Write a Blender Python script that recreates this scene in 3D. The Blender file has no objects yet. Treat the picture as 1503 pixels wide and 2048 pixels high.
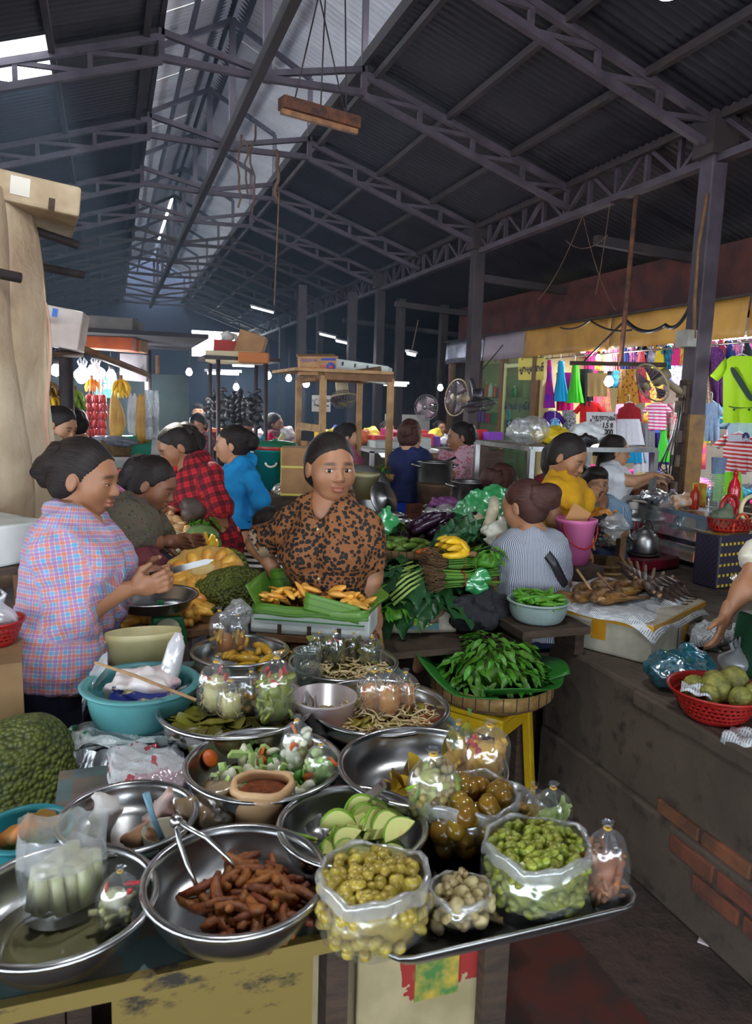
import bpy,math,random
import numpy as np
from mathutils import Vector,Matrix,Quaternion
random.seed(7);rng=np.random.default_rng(7)
SC=bpy.context.scene;COL=SC.collection
# ------------------------------------------------------------------ camera (building axes: Y runs down the hall, X to the right)
F=1500.;YAW=math.radians(19.6);PIT=math.radians(8.3);ROL=.03;CAM=np.array([0,0,1.62])
fw=np.array([math.sin(YAW)*math.cos(PIT),math.cos(YAW)*math.cos(PIT),-math.sin(PIT)])
r0=np.array([math.cos(YAW),-math.sin(YAW),0]);u0=np.cross(r0,fw)
rt=r0*math.cos(ROL)+u0*math.sin(ROL);up=u0*math.cos(ROL)-r0*math.sin(ROL)
cd=bpy.data.cameras.new('camera');cam=bpy.data.objects.new('camera',cd);COL.objects.link(cam)
cd.sensor_fit='HORIZONTAL';cd.sensor_width=36;cd.lens=36*F/1503;cd.clip_start=.05;cd.clip_end=200
m=Matrix.Identity(4)
for i in range(3):m[i][0],m[i][1],m[i][2],m[i][3]=rt[i],up[i],-fw[i],CAM[i]
cam.matrix_world=m;SC.camera=cam
cd.dof.use_dof=True;cd.dof.focus_distance=3.2;cd.dof.aperture_fstop=11
def ray(x,y):return fw+rt*(x-751.5)/F+up*(1024-y)/F
def PZ(x,y,z):d=ray(x,y);return CAM+d*((z-CAM[2])/d[2])
def PD(x,y,d):return CAM+ray(x,y)*d
def PX(x,y,X):d=ray(x,y);return CAM+d*(X/d[0])
def PY(x,y,Y):d=ray(x,y);return CAM+d*(Y/d[1])
# ------------------------------------------------------------------ world, exposure
SC.view_settings.view_transform='Standard';SC.view_settings.look='None';SC.view_settings.gamma=1
SC.view_settings.use_curve_mapping=False;SC.view_settings.exposure=0.22
W=bpy.data.worlds.new('world');SC.world=W;W.use_nodes=True
bg=W.node_tree.nodes['Background'];bg.inputs[0].default_value=(.80,.90,1.0,1);bg.inputs[1].default_value=8.5
sd=bpy.data.lights.new('sun','SUN');sd.energy=14;sd.angle=.009;sd.color=(1,.95,.86)
sun=bpy.data.objects.new('sun',sd);COL.objects.link(sun)
SUNV=Vector((.29,-1.0,-.95)).normalized()
sun.rotation_euler=SUNV.to_track_quat('-Z','Y').to_euler()
cy=SC.cycles;cy.use_denoising=True;cy.max_bounces=6;cy.diffuse_bounces=3;cy.glossy_bounces=3
cy.transmission_bounces=2;cy.transparent_max_bounces=14;cy.volume_bounces=0;cy.caustics_reflective=False;cy.caustics_refractive=False
cy.sample_clamp_indirect=6;cy.use_adaptive_sampling=True;cy.adaptive_threshold=.03
# ------------------------------------------------------------------ helpers
def lin(c):return tuple(((v/255)/12.92 if v/255<=.04045 else((v/255+.055)/1.055)**2.4)for v in c)
MATS={}
class NT:
 def __init__(s,name):
  s.m=bpy.data.materials.new(name);s.m.use_nodes=True;s.t=s.m.node_tree;s.n=s.t.nodes;s.b=s.n['Principled BSDF'];s.out=s.n['Material Output']
 def N(s,t,**k):
  n=s.n.new('ShaderNode'+t)
  for a,v in k.items():setattr(n,a,v)
  return n
 def L(s,a,b):s.t.links.new(a,b)
 def co(s,kind='Object'):
  if kind=='pat':
   return s.N('Attribute',attribute_name='pat').outputs['Vector']
  return s.N('TexCoord').outputs[kind]
 def math(s,op,a,b=None,c=None):
  n=s.N('Math',operation=op)
  for i,v in enumerate((a,b,c)):
   if v is None:continue
   if isinstance(v,(int,float)):n.inputs[i].default_value=v
   else:s.L(v,n.inputs[i])
  return n.outputs[0]
 def mix(s,f,a,b):
  n=s.N('Mix',data_type='RGBA')
  for i,v in((0,f),(6,a),(7,b)):
   if isinstance(v,(int,float)):n.inputs[i].default_value=v
   elif isinstance(v,tuple):n.inputs[i].default_value=(*v,1)
   else:s.L(v,n.inputs[i])
  return n.outputs[2]
 def noise(s,v,sc,det=3,rough=.55):
  n=s.N('TexNoise');n.inputs['Scale'].default_value=sc;n.inputs['Detail'].default_value=det;n.inputs['Roughness'].default_value=rough
  s.L(v,n.inputs['Vector']);return n.outputs[0]
 def ramp(s,f,stops):
  n=s.N('ValToRGB');e=n.color_ramp.elements
  while len(e)<len(stops):e.new(.5)
  for q,(p,c)in zip(e,stops):q.position=p;q.color=(*c,1)if isinstance(c,tuple)else(c,c,c,1)
  s.L(f,n.inputs[0]);return n.outputs[0]
 def scl(s,v,sx,sy,sz):
  n=s.N('VectorMath',operation='MULTIPLY');s.L(v,n.inputs[0]);n.inputs[1].default_value=(sx,sy,sz);return n.outputs[0]
 def sep(s,v):n=s.N('SeparateXYZ');s.L(v,n.inputs[0]);return n.outputs
 def bump(s,h,st,d=.01):
  n=s.N('Bump');n.inputs['Strength'].default_value=st;n.inputs['Distance'].default_value=d;s.L(h,n.inputs['Height']);s.L(n.outputs[0],s.b.inputs['Normal'])
 def col(s,c):
  if isinstance(c,tuple):s.b.inputs['Base Color'].default_value=(*c,1)
  else:s.L(c,s.b.inputs['Base Color'])
 def set(s,r=.6,met=0,**k):
  s.b.inputs['Roughness'].default_value=r;s.b.inputs['Metallic'].default_value=met
  for a,v in k.items():s.b.inputs[a.replace('_',' ')].default_value=v
  return s
def M(name,c,c2=None,sc=8,r=.6,met=0,bump=0,bs=60,rnd=0,coord='Object',stretch=None,thr=(.35,.65),sub=0,coat=0,em=0,det=3,w=0):
 """plain procedural material: colour c broken up by noise towards c2, fine relief, per-object variation"""
 if name in MATS:return MATS[name]
 t=NT(name);c=lin(c);v=t.co(coord)
 if stretch:v=t.scl(v,*stretch)
 if c2:o=t.ramp(t.noise(v,sc,det),[(thr[0],c),(thr[1],lin(c2))])
 else:o=c
 if rnd:
  h=t.N('HueSaturation');ri=t.N('ObjectInfo').outputs['Random']
  t.L(t.math('MULTIPLY_ADD',ri,2*rnd,1-rnd),h.inputs['Value']);t.L(t.math('MULTIPLY_ADD',ri,rnd*.12,.5-rnd*.06),h.inputs['Hue'])
  if isinstance(o,tuple):h.inputs['Color'].default_value=(*o,1)
  else:t.L(o,h.inputs['Color'])
  o=h.outputs[0]
 t.col(o);t.set(r,met)
 if bump:t.bump(t.noise(v,bs,4),bump)
 if sub:t.b.inputs['Subsurface Weight'].default_value=sub;t.b.inputs['Subsurface Radius'].default_value=(.01,.004,.002);t.b.inputs['Subsurface Scale'].default_value=.5
 if coat:t.b.inputs['Coat Weight'].default_value=coat
 if em:
  t.b.inputs['Emission Color'].default_value=(*c,1);t.b.inputs['Emission Strength'].default_value=em
 MATS[name]=t.m;return t.m
def film(name,c=(235,240,245),fac=.22,rough=.12,milky=.35,bs=20,bst=.4):
 """thin clear plastic: mostly transparent, with wrinkled gloss and a little milkiness"""
 if name in MATS:return MATS[name]
 t=NT(name);t.n.remove(t.b)
 tr=t.N('BsdfTransparent');gl=t.N('BsdfGlossy');df=t.N('BsdfDiffuse');a=t.N('MixShader');b=t.N('MixShader')
 tr.inputs[0].default_value=(*[.6+.4*x for x in lin(c)],1);gl.inputs[0].default_value=(1,1,1,1);gl.inputs['Roughness'].default_value=rough;df.inputs[0].default_value=(*lin(c),1)
 bm=t.N('Bump');bm.inputs['Strength'].default_value=bst;bm.inputs['Distance'].default_value=.02
 t.L(t.noise(t.co(),bs,2),bm.inputs['Height'])
 for s in(gl,df):t.L(bm.outputs[0],s.inputs['Normal'])
 a.inputs[0].default_value=milky;t.L(gl.outputs[0],a.inputs[1]);t.L(df.outputs[0],a.inputs[2])
 b.inputs[0].default_value=fac;t.L(tr.outputs[0],b.inputs[1]);t.L(a.outputs[0],b.inputs[2]);t.L(b.outputs[0],t.out.inputs[0])
 MATS[name]=t.m;return t.m
class MB:
 """mesh builder: several primitives joined into one mesh"""
 def __init__(s):s.v=[];s.f=[];s.sm=[];s.mi=[];s.cur=0;s.n=0
 def add(s,vs,fs,smooth=True):
  b=s.n;s.v.append(np.asarray(vs,float).reshape(-1,3));s.n+=len(s.v[-1])
  for f in fs:s.f.append(tuple(b+i for i in f));s.sm.append(smooth);s.mi.append(s.cur)
  return s
 def box(s,c,size,R=None,taper=1.):
  x,y,z=[q/2 for q in size];p=np.array([[-x,-y,-z],[x,-y,-z],[x,y,-z],[-x,y,-z],[-x*taper,-y*taper,z],[x*taper,-y*taper,z],[x*taper,y*taper,z],[-x*taper,y*taper,z]])
  if R is not None:p=p@np.array(R).T
  return s.add(p+np.array(c),[(3,2,1,0),(4,5,6,7),(0,1,5,4),(1,2,6,5),(2,3,7,6),(3,0,4,7)],False)
 def bar(s,a,b,w,h=None,upv=(0,0,1)):
  a,b=np.array(a,float),np.array(b,float);d=b-a;L=np.linalg.norm(d);y=d/L;u=np.array(upv,float)
  if abs(u@y)>.98:u=np.array([1.,0,0])
  x=np.cross(y,u);x/=np.linalg.norm(x);z=np.cross(x,y)
  return s.box((a+b)/2,(w,L,h or w),np.stack([x,y,z],1))
 def tube(s,pts,r,n=8,caps=True):
  pts=np.array(pts,float);k=len(pts);r=np.broadcast_to(np.array(r,float),(k,));T=np.gradient(pts,axis=0);T/=np.linalg.norm(T,axis=1)[:,None]+1e-9
  u=np.array([0,0,1.])if abs(T[0][2])<.9 else np.array([1.,0,0]);vs=[]
  for i in range(k):
   u=u-T[i]*(u@T[i]);u/=np.linalg.norm(u)+1e-9;w=np.cross(T[i],u)
   for j in range(n):a=2*math.pi*j/n;vs.append(pts[i]+r[i]*(math.cos(a)*u+math.sin(a)*w))
  fs=[(i*n+j,i*n+(j+1)%n,(i+1)*n+(j+1)%n,(i+1)*n+j)for i in range(k-1)for j in range(n)]
  if caps:fs+=[tuple(range(n))[::-1],tuple(range((k-1)*n,k*n))]
  return s.add(vs,fs)
 def lathe(s,prof,n=32,c=(0,0,0),sx=1,sy=1):
  k=len(prof);vs=[(c[0]+r*sx*math.cos(2*math.pi*j/n),c[1]+r*sy*math.sin(2*math.pi*j/n),c[2]+z)for r,z in prof for j in range(n)]
  return s.add(vs,[(i*n+j,i*n+(j+1)%n,(i+1)*n+(j+1)%n,(i+1)*n+j)for i in range(k-1)for j in range(n)])
 def ell(s,c,r,R=None,nu=12,nv=8):
  vs=[];
  for i in range(nv+1):
   t=math.pi*i/nv
   for j in range(nu):a=2*math.pi*j/nu;vs.append((r[0]*math.sin(t)*math.cos(a),r[1]*math.sin(t)*math.sin(a),-r[2]*math.cos(t)))
  vs=np.array(vs)
  if R is not None:vs=vs@np.array(R).T
  return s.add(vs+np.array(c),[(i*nu+j,i*nu+(j+1)%nu,(i+1)*nu+(j+1)%nu,(i+1)*nu+j)for i in range(nv)for j in range(nu)])
 def prism(s,poly,a,b,fn=None):
  """polygon (2d) extruded from a to b along the third axis; fn maps (u,v,w)->xyz"""
  n=len(poly);fn=fn or(lambda u,v,w:(u,w,v))
  vs=[fn(u,v,a)for u,v in poly]+[fn(u,v,b)for u,v in poly]
  return s.add(vs,[tuple(range(n)),tuple(range(2*n-1,n-1,-1))]+[(i+n,(i+1)%n+n,(i+1)%n,i)for i in range(n)],False)
 def grid(s,fn,nu,nv,cu=False):
  vs=[fn(i/nu,j/nv)for i in range(nu+1)for j in range(nv+1)];k=nv+1
  return s.add(vs,[(i*k+j,(i+1)*k+j,(i+1)*k+j+1,i*k+j+1)for i in range(nu)for j in range(nv)])
 def V(s):return np.concatenate(s.v)if s.v else np.zeros((0,3))
 def mesh(s,name='mesh'):
  me=bpy.data.meshes.new(name);me.from_pydata(s.V().tolist(),[],s.f);me.polygons.foreach_set('use_smooth',s.sm)
  if any(s.mi):me.polygons.foreach_set('material_index',s.mi)
  me.update();return me
 def build(s,name,mat,parent=None,loc=None,solid=0,bevel=0,sub=0,rot=None):
  return obj(name,s.mesh(name),mat,parent,loc,solid,bevel,sub,rot)
def obj(name,me,mat,parent=None,loc=None,solid=0,bevel=0,sub=0,rot=None):
 o=bpy.data.objects.new(name,me);COL.objects.link(o)
 if not len(me.materials):
  for q in(mat if isinstance(mat,(list,tuple))else[mat]):me.materials.append(q)
 if parent is not None:o.parent=parent
 if loc is not None:o.location=tuple(loc)
 if rot is not None:o.rotation_euler=rot
 if solid:q=o.modifiers.new('solid','SOLIDIFY');q.thickness=solid;q.offset=0
 if bevel:q=o.modifiers.new('bevel','BEVEL');q.width=bevel;q.segments=2;q.limit_method='ANGLE'
 if sub:q=o.modifiers.new('sub','SUBSURF');q.levels=sub;q.render_levels=sub
 return o
def tag(o,label,cat,group=None):
 o['label']=label;o['category']=cat
 if group:o['group']=group
 return o
def thing(name,label,cat,loc=(0,0,0),rz=0,group=None,rot=None):
 o=bpy.data.objects.new(name,None);COL.objects.link(o);o.location=tuple(loc);o.rotation_euler=rot or(0,0,rz);o.empty_display_size=.05
 return tag(o,label,cat,group)
def struct(o):o['kind']='structure';return o
def dup(o,loc=None,rz=None,label=None,group=None,parent=None,rot=None,scale=None):
 c=o.copy();COL.objects.link(c);c.parent=parent
 if loc is not None:c.location=tuple(loc)
 if rz is not None:c.rotation_euler=(0,0,rz)
 if rot is not None:c.rotation_euler=rot
 if scale is not None:c.scale=scale if isinstance(scale,(tuple,list))else(scale,)*3
 if label:c['label']=label
 if group:c['group']=group
 for ch in o.children:dup(ch,parent=c)
 return c
def scatter(name,me,mat,spots,label,cat,group,bevel=0,sub=0):
 """one object per spot, sharing mesh data; me may be a list of alike meshes; spot = (loc, rot euler, scale)"""
 ms=me if isinstance(me,list)else[me];mt=mat if isinstance(mat,list)else[mat];out=[]
 for i,(l,r,s)in enumerate(spots):
  q=ms[i%len(ms)]
  o=obj(name,q,mt[i%len(ms)]if len(mt)==len(ms)else mt[0],None,l,0,bevel,sub,r);o.scale=s if isinstance(s,(tuple,list))else(s,)*3
  tag(o,label,cat,group);out.append(o)
 return out
def rr(a,b):return random.uniform(a,b)
def rot3():return(rr(0,6.3),rr(0,6.3),rr(0,6.3))
def Rz(a):c,s=math.cos(a),math.sin(a);return np.array([[c,-s,0],[s,c,0],[0,0,1]])
def Rx(a):c,s=math.cos(a),math.sin(a);return np.array([[1,0,0],[0,c,-s],[0,s,c]])
def Ry(a):c,s=math.cos(a),math.sin(a);return np.array([[c,0,s],[0,1,0],[-s,0,c]])
def nrm(v):v=np.array(v,float);return v/(np.linalg.norm(v)+1e-9)
def wob(p,f=20.,a=.004,ph=0.):
 """cheap smooth displacement field for crumpled or organic shapes"""
 p=np.asarray(p);x,y,z=p[...,0]*f,p[...,1]*f,p[...,2]*f
 return a*(np.sin(x+1.7*np.sin(y*.9+ph)+ph)+np.sin(y*1.1+1.3*np.sin(z*1.2-ph))+np.sin(z*1.3+1.5*np.sin(x*.8+2*ph)))
def text(s,size,mat,parent,loc,rot,name='lettering',ext=.001,bold=0,align='CENTER',sx=1):
 c=bpy.data.curves.new(name,'FONT');c.body=s;c.size=size;c.extrude=ext;c.offset=bold;c.align_x=align;c.align_y='CENTER'
 o0=bpy.data.objects.new(name,c);COL.objects.link(o0);dg=bpy.context.evaluated_depsgraph_get();me=bpy.data.meshes.new_from_object(o0 .evaluated_get(dg))
 bpy.data.objects.remove(o0);bpy.data.curves.remove(c);me.materials.clear();o=obj(name,me,mat,parent,loc,rot=rot);o.scale=(sx,1,1);return o
# ------------------------------------------------------------------ smooth solid modelling: blended primitives -> surface net
def snet(Fd,o,h):
 s=Fd<0;a=np.zeros(tuple(n-1 for n in Fd.shape),np.int8)
 for dx in(0,1):
  for dy in(0,1):
   for dz in(0,1):a+=s[dx:dx+a.shape[0],dy:dy+a.shape[1],dz:dz+a.shape[2]]
 I=np.argwhere((a>0)&(a<8));idx=-np.ones(a.shape,int);idx[tuple(I.T)]=np.arange(len(I))
 acc=np.zeros((len(I),3));cnt=np.zeros(len(I));cs=np.array([(x,y,z)for x in(0,1)for y in(0,1)for z in(0,1)])
 val={tuple(c):Fd[tuple((I+c).T)]for c in cs}
 for c in cs:
  for ax in range(3):
   if c[ax]:continue
   e=c.copy();e[ax]=1;p,q=val[tuple(c)],val[tuple(e)];k=(p<0)!=(q<0);t=p[k]/(p[k]-q[k]);w=np.tile(c.astype(float),(k.sum(),1));w[:,ax]=t;acc[k]+=w;cnt[k]+=1
 V=(I+acc/cnt[:,None])*h+o;Q=[]
 for ax in range(3):
  b,c=(ax+1)%3,(ax+2)%3;sl=[slice(None)]*3;sr=[slice(None)]*3;sl[ax]=slice(0,-1);sr[ax]=slice(1,None)
  d=s[tuple(sl)]!=s[tuple(sr)];d=d.copy()
  for x in(b,c):
   for e in(0,-1):k=[slice(None)]*3;k[x]=e;d[tuple(k)]=False
  G=np.argwhere(d);eb=np.zeros(3,int);eb[b]=1;ec=np.zeros(3,int);ec[c]=1
  q=np.stack([idx[tuple(g.T)]for g in(G,G-eb,G-eb-ec,G-ec)],1);fl=s[tuple(G.T)];q[~fl]=q[~fl][:,::-1];Q.append(q)
 return V,np.concatenate(Q)
def sdf(prims,h,k=.03,noise=None,cuts=()):
 """prims: ('c',a,b,ra,rb[,clipend]) round cone | ('e',c,r,R) ellipsoid | ('-',c,r,R) carved ellipsoid ; optional dict last: k
    cuts: (point, normal) half spaces removed.  returns verts, quads"""
 lo=np.full(3,1e9);hi=-lo
 for p in prims:
  if p[0]=='c':a=np.minimum(p[1],p[2])-max(p[3],p[4]);b=np.maximum(p[1],p[2])+max(p[3],p[4])
  elif p[0]=='e':R=max(p[2]);a=np.array(p[1])-R;b=np.array(p[1])+R
  else:continue
  lo=np.minimum(lo,a);hi=np.maximum(hi,b)
 lo-=3*h;hi+=3*h;n=np.ceil((hi-lo)/h).astype(int)+1
 G=[lo[i]+h*np.arange(n[i])for i in range(3)];Fd=np.full(tuple(n),1.)
 for p in prims:
  kk=p[-1]if isinstance(p[-1],float)and p[0]!='c' and len(p)>4 else k
  if p[0]=='c':a=np.minimum(p[1],p[2])-max(p[3],p[4]);b=np.maximum(p[1],p[2])+max(p[3],p[4])
  else:R=max(p[2]);a=np.array(p[1])-R;b=np.array(p[1])+R
  mg=kk+3*h;i0=np.maximum(((a-mg-lo)/h).astype(int),0);i1=np.minimum(((b+mg-lo)/h).astype(int)+2,n)
  sl=tuple(slice(i0[i],i1[i])for i in range(3))
  X=np.stack(np.meshgrid(*[G[i][sl[i]]for i in range(3)],indexing='ij'),-1)
  if X.size==0:continue
  if p[0]=='c':
   A=np.array(p[1],float);B=np.array(p[2],float);ab=B-A;L=ab@ab+1e-12;t=np.clip((X-A)@ab/L,0,1)
   d=np.linalg.norm(X-A-t[...,None]*ab,axis=-1)-(p[3]+(p[4]-p[3])*t)
   if len(p)>5 and p[5]:d=np.maximum(d,(X-B)@(ab/math.sqrt(L)))
  else:
   q=X-np.array(p[1]);
   if len(p)>3 and p[3]is not None:q=q@np.array(p[3])
   r=np.array(p[2],float);l=np.linalg.norm(q/r,axis=-1);d=(l-1)*l/(np.linalg.norm(q/r**2,axis=-1)+1e-9);d=np.where(l<1e-6,-r.min(),d)
  f=Fd[sl]
  if p[0]=='-':g=np.clip(.5+.5*(-d-f)/kk,0,1);Fd[sl]=f*(1-g)-d*g+kk*g*(1-g);Fd[sl]=np.maximum(Fd[sl],f*0+np.maximum(f,-d)-1e-9)if 0 else Fd[sl]
  else:g=np.clip(.5+.5*(f-d)/kk,0,1);Fd[sl]=f*(1-g)+d*g-kk*g*(1-g)
 if noise is not None or cuts:
  X=np.stack(np.meshgrid(*G,indexing='ij'),-1)
  if noise is not None:Fd=Fd+noise(X)
  for c,nv in cuts:Fd=np.maximum(Fd,(X-np.array(c))@nrm(nv)+wob(X,85,.0012))
 Fd[0]=Fd[-1]=1;Fd[:,0]=Fd[:,-1]=1;Fd[:,:,0]=Fd[:,:,-1]=1
 return snet(Fd,lo,h)
def smesh(name,V,Q,pat=None):
 me=bpy.data.meshes.new(name);nv,nf=len(V),len(Q);me.vertices.add(nv);me.vertices.foreach_set('co',V.astype(np.float32).ravel());me.loops.add(nf*4);me.loops.foreach_set('vertex_index',Q.astype(np.int32).ravel())
 me.polygons.add(nf);me.polygons.foreach_set('loop_start',np.arange(0,nf*4,4,dtype=np.int32));me.polygons.foreach_set('use_smooth',np.ones(nf,bool));me.update(calc_edges=True);me.validate()
 if pat is not None:a=me.attributes.new('pat','FLOAT_VECTOR','POINT');a.data.foreach_set('vector',pat.astype(np.float32).ravel())
 return me
def blob(name,prims,h,mat,parent=None,loc=None,k=.03,noise=None,cuts=(),rot=None):
 V,Q=sdf(prims,h,k,noise,cuts);return obj(name,smesh(name,V,Q),mat,parent,loc,rot=rot)
# ================================================================== structure
HX0,HX1,HY0,HY1=-9.,9.5,-3.5,27.
def m_concrete(name,c1,c2,c3,sc=2.5,r=.75,bump=.4,wet=True):
 t=NT(name);v=t.co();n1=t.noise(v,sc,5);n2=t.noise(v,sc*7,4)
 o=t.mix(t.ramp(n1,[(.4,0.),(.62,1.)]),lin(c1),lin(c2));o=t.mix(t.ramp(n2,[(.55,0.),(.7,1.)]),o,lin(c3));t.col(o)
 t.set(r);t.bump(n2,bump,.02)
 if wet:t.L(t.ramp(n1,[(.35,r*.55),(.6,r)]),t.b.inputs['Roughness'])
 return t.m
mFloor=m_concrete('worn floor concrete',(62,54,50),(84,66,58),(50,44,42))
mPlat=m_concrete('stained platform concrete',(80,68,58),(98,84,72),(58,48,42),1.8,.85,.6,False)
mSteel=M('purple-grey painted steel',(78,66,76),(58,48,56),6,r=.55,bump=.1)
mSteelD=M('dark mottled steel',(44,38,42),(58,46,44),5,r=.7,bump=.15)
mRust=M('rusty steel',(120,72,46),(70,46,40),14,r=.8,bump=.3)
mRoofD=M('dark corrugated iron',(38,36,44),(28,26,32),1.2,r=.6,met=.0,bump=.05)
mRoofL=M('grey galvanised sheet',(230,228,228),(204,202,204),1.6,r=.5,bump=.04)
struct(MB().box(((HX0+HX1)/2,(HY0+HY1)/2,-.1),(HX1-HX0+8,HY1-HY0+10,.2)).build('floor',mFloor))
# worn red paint patches on the floor near the stall leg
# ---- roof
XL,XR,ZE=.47,2.25,4.67;XC=(XL+XR)/2;ZRI=5.85;GX=4.5;GZT,GZB=3.9,3.57
SL=(ZE-GZT)/(GX-XR)
ceil=struct(thing('ceiling','x','x'));del ceil['label'],ceil['category']
def sheet_mesh(wid,ln,waves,amp=.011):
 n=waves*4;b=MB();b.grid(lambda u,v:(v*ln,u*wid,amp*math.sin(u*waves*2*math.pi)),n,1);return b.mesh('corrugated_sheet')
def roof_slope(x0,z0,x1,z1,ya,yb,w,mat,skip=()):
 ln=math.hypot(x1-x0,z1-z0);me=sheet_mesh(w+.03,ln+.02,int(w/.076));me.materials.append(mat);n=int(round((yb-ya)/w));a=math.atan2(z1-z0,x1-x0)
 for i in range(n):
  if i in skip:continue
  o=obj('corrugated_sheet',me,mat,ceil,(x0,ya+i*w,z0+(.004 if i%2 else 0)));o.rotation_euler=(0,-a,0)
RY0=-9.4
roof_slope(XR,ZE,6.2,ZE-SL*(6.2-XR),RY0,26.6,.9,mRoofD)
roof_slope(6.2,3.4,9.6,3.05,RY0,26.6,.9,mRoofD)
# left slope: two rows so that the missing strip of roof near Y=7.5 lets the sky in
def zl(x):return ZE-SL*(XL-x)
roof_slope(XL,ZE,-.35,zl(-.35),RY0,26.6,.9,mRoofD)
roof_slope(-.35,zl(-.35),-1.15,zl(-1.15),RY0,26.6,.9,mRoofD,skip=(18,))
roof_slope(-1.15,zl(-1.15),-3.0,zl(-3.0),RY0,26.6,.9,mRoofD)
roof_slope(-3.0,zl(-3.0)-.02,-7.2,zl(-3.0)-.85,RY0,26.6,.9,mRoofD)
# raised ridge ("monitor") roof of lighter sheets over the open slot, open along its left and right sides
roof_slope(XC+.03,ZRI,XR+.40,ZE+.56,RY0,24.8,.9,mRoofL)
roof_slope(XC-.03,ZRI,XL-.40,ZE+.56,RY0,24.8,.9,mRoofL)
b=MB();b.grid(lambda u,v:(XC+(v-.5)*.36,RY0+u*27,ZRI+.05-abs(v-.5)*.3),1,2);b.build('ridge_cap',mRoofD,ceil,solid=.004)
# edge trims of the slot
for x,nm in((XL,'slot_edge'),(XR,'slot_edge')):MB().box((x,12.2,ZE+.03),(.04,29,.11)).build(nm,mSteelD,ceil)
# purlins along the hall
for sgn,x0,z0 in((1,XR,ZE),(-1,XL,ZE)):
 for k in(.12,.85,1.55,2.2):MB().box((x0+sgn*k,12.2,z0-SL*k-.05),(.05,29,.06)).build('purlin',mSteelD,ceil)
for x,z in((XC+.45,ZRI-.33),(XC-.45,ZRI-.33),(XC+1.15,ZRI-.78),(XC-1.15,ZRI-.78)):MB().box((x,12.2,z),(.05,29,.05)).build('purlin',mSteel,ceil)
TY=[1.,3.,5.,7.,9.,11.,12.85,14.8,16.8,18.8,20.8,22.8,24.6]
def truss(y,i):
 m1=mSteel if y<14 else mSteelD;x0,x1=GX,XC-(GX-XC)  # trusses deep in the hall take the darker steel
 t=thing('roof_truss',['steel roof truss overhead behind the photographer','steel roof truss above the front display table','steel roof truss meeting the column beside the clothes','steel roof truss just past the hanging batten lamp','steel roof truss meeting the column beside the cooking pots','steel roof truss one bay past the pot column','steel roof truss meeting the column behind the food counter'][i]if i<7 else 'distant dark roof truss near the far wall','truss',(0,y,0),group='distant roof trusses' if i>6 else None)
 zb=4.42
 def st(nm,a,b,w=.055):MB().bar((a[0],0,a[1]),(b[0],0,b[1]),w,w,(0,1,0)).build(nm,m1,t)
 for s in(1,-1):
  e=XC+s*(GX-XC);q=XC+s*(XR-XC)
  top=lambda k:(e+(q-e)*k,GZT-.04+(ZE-.1-GZT)*k);bot=lambda k:(e+(q-e)*k,GZB+.09+(zb-.15-GZB)*k)
  st('top_chord',(e,GZT-.06),(q,ZE-.09));st('bottom_chord',(e,GZT-.25),(q,zb-.02))
  for k in(.25,.5,.75,1.):st('web',top(k),(bot(k)[0],GZT-.25+(zb-.02-GZT+.25)*k),.04)
  for k in(0,.25,.5,.75):st('diagonal',top(k),(bot(k+.25)[0],GZT-.25+(zb-.02-GZT+.25)*(k+.25)),.035)
  st('slot_post',(q,zb),(q,ZE+.6),.05);st('slot_rafter',(q,ZE+.6),(XC,ZRI-.12),.05);st('slot_tie',(q,ZE-.05),(XC,zb+.02),.05);st('lower_brace',(q,zb),(XC,zb-.02),.055)
  pass
 st('king_post',(XC,zb-.05),(XC,ZRI-.1),.07)
 return t
for i,y in enumerate(TY):truss(y,i)
tag(MB().box((1.24,11.3,4.34),(.075,27,.11)).build('tie_beam',mSteelD),'long dark steel tie beam running down the hall under the ridge','beam')
# ---- columns and lattice girder on the right
CY=[5.,9.03,12.75,16.75,20.75]
for i,y in enumerate(CY):
 t=thing('steel_column',['square steel column beside the hanging children\'s clothes','square steel column beside the cooking pots','square steel column behind the glass food counter','far square steel column under the lattice girder','far square steel column under the lattice girder'][i],'column',(GX,y,0),group='columns under the lattice girder' if i>2 else None)
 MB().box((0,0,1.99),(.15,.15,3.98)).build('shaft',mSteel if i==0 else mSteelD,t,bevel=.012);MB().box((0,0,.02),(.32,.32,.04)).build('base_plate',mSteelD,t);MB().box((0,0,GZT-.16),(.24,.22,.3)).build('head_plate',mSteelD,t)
 if i==0:MB().box((0,0,.85),(.156,.156,1.5)).build('painted_lower_shaft',M('worn ochre paint',(150,112,62),(110,84,58),8,r=.6),t)
t=thing('lattice_girder','long lattice girder of zigzag steel webs carried by the columns','girder',(GX,0,0))
for z,nm in((GZT,'top_chord'),(GZB,'bottom_chord')):MB().box((0,13,z),(.09,23,.06)).build(nm,mSteel,t)
y=1.6;k=0
while y<24:
 MB().bar((0,y,GZB),(0,y,GZT),.04,.04).build('post',mSteel,t)
 a,c=((GZB,GZT)if k%2 else(GZT,GZB));MB().bar((0,y,a),(0,y+.42,c),.035,.035).build('diagonal',mSteel,t);y+=.42;k+=1
# lower dark roof of the aisle beyond the girder, and its timbers
for y in(4.,6.5,9.,12.,15.):MB().bar((GX,y,3.25),(9.4,y,2.98),.07,.09).build('aisle_rafter',mSteelD,ceil)
# ---- walls
mDark=M('dark stained boards',(58,52,58),(44,40,46),2,r=.9)
mNavy=M('blue-grey far wall',(44,50,72),(34,40,58),1,r=.95)
wb=struct(thing('wall_back','x','x'));del wb['label'],wb['category']
WBY=26.
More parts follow.
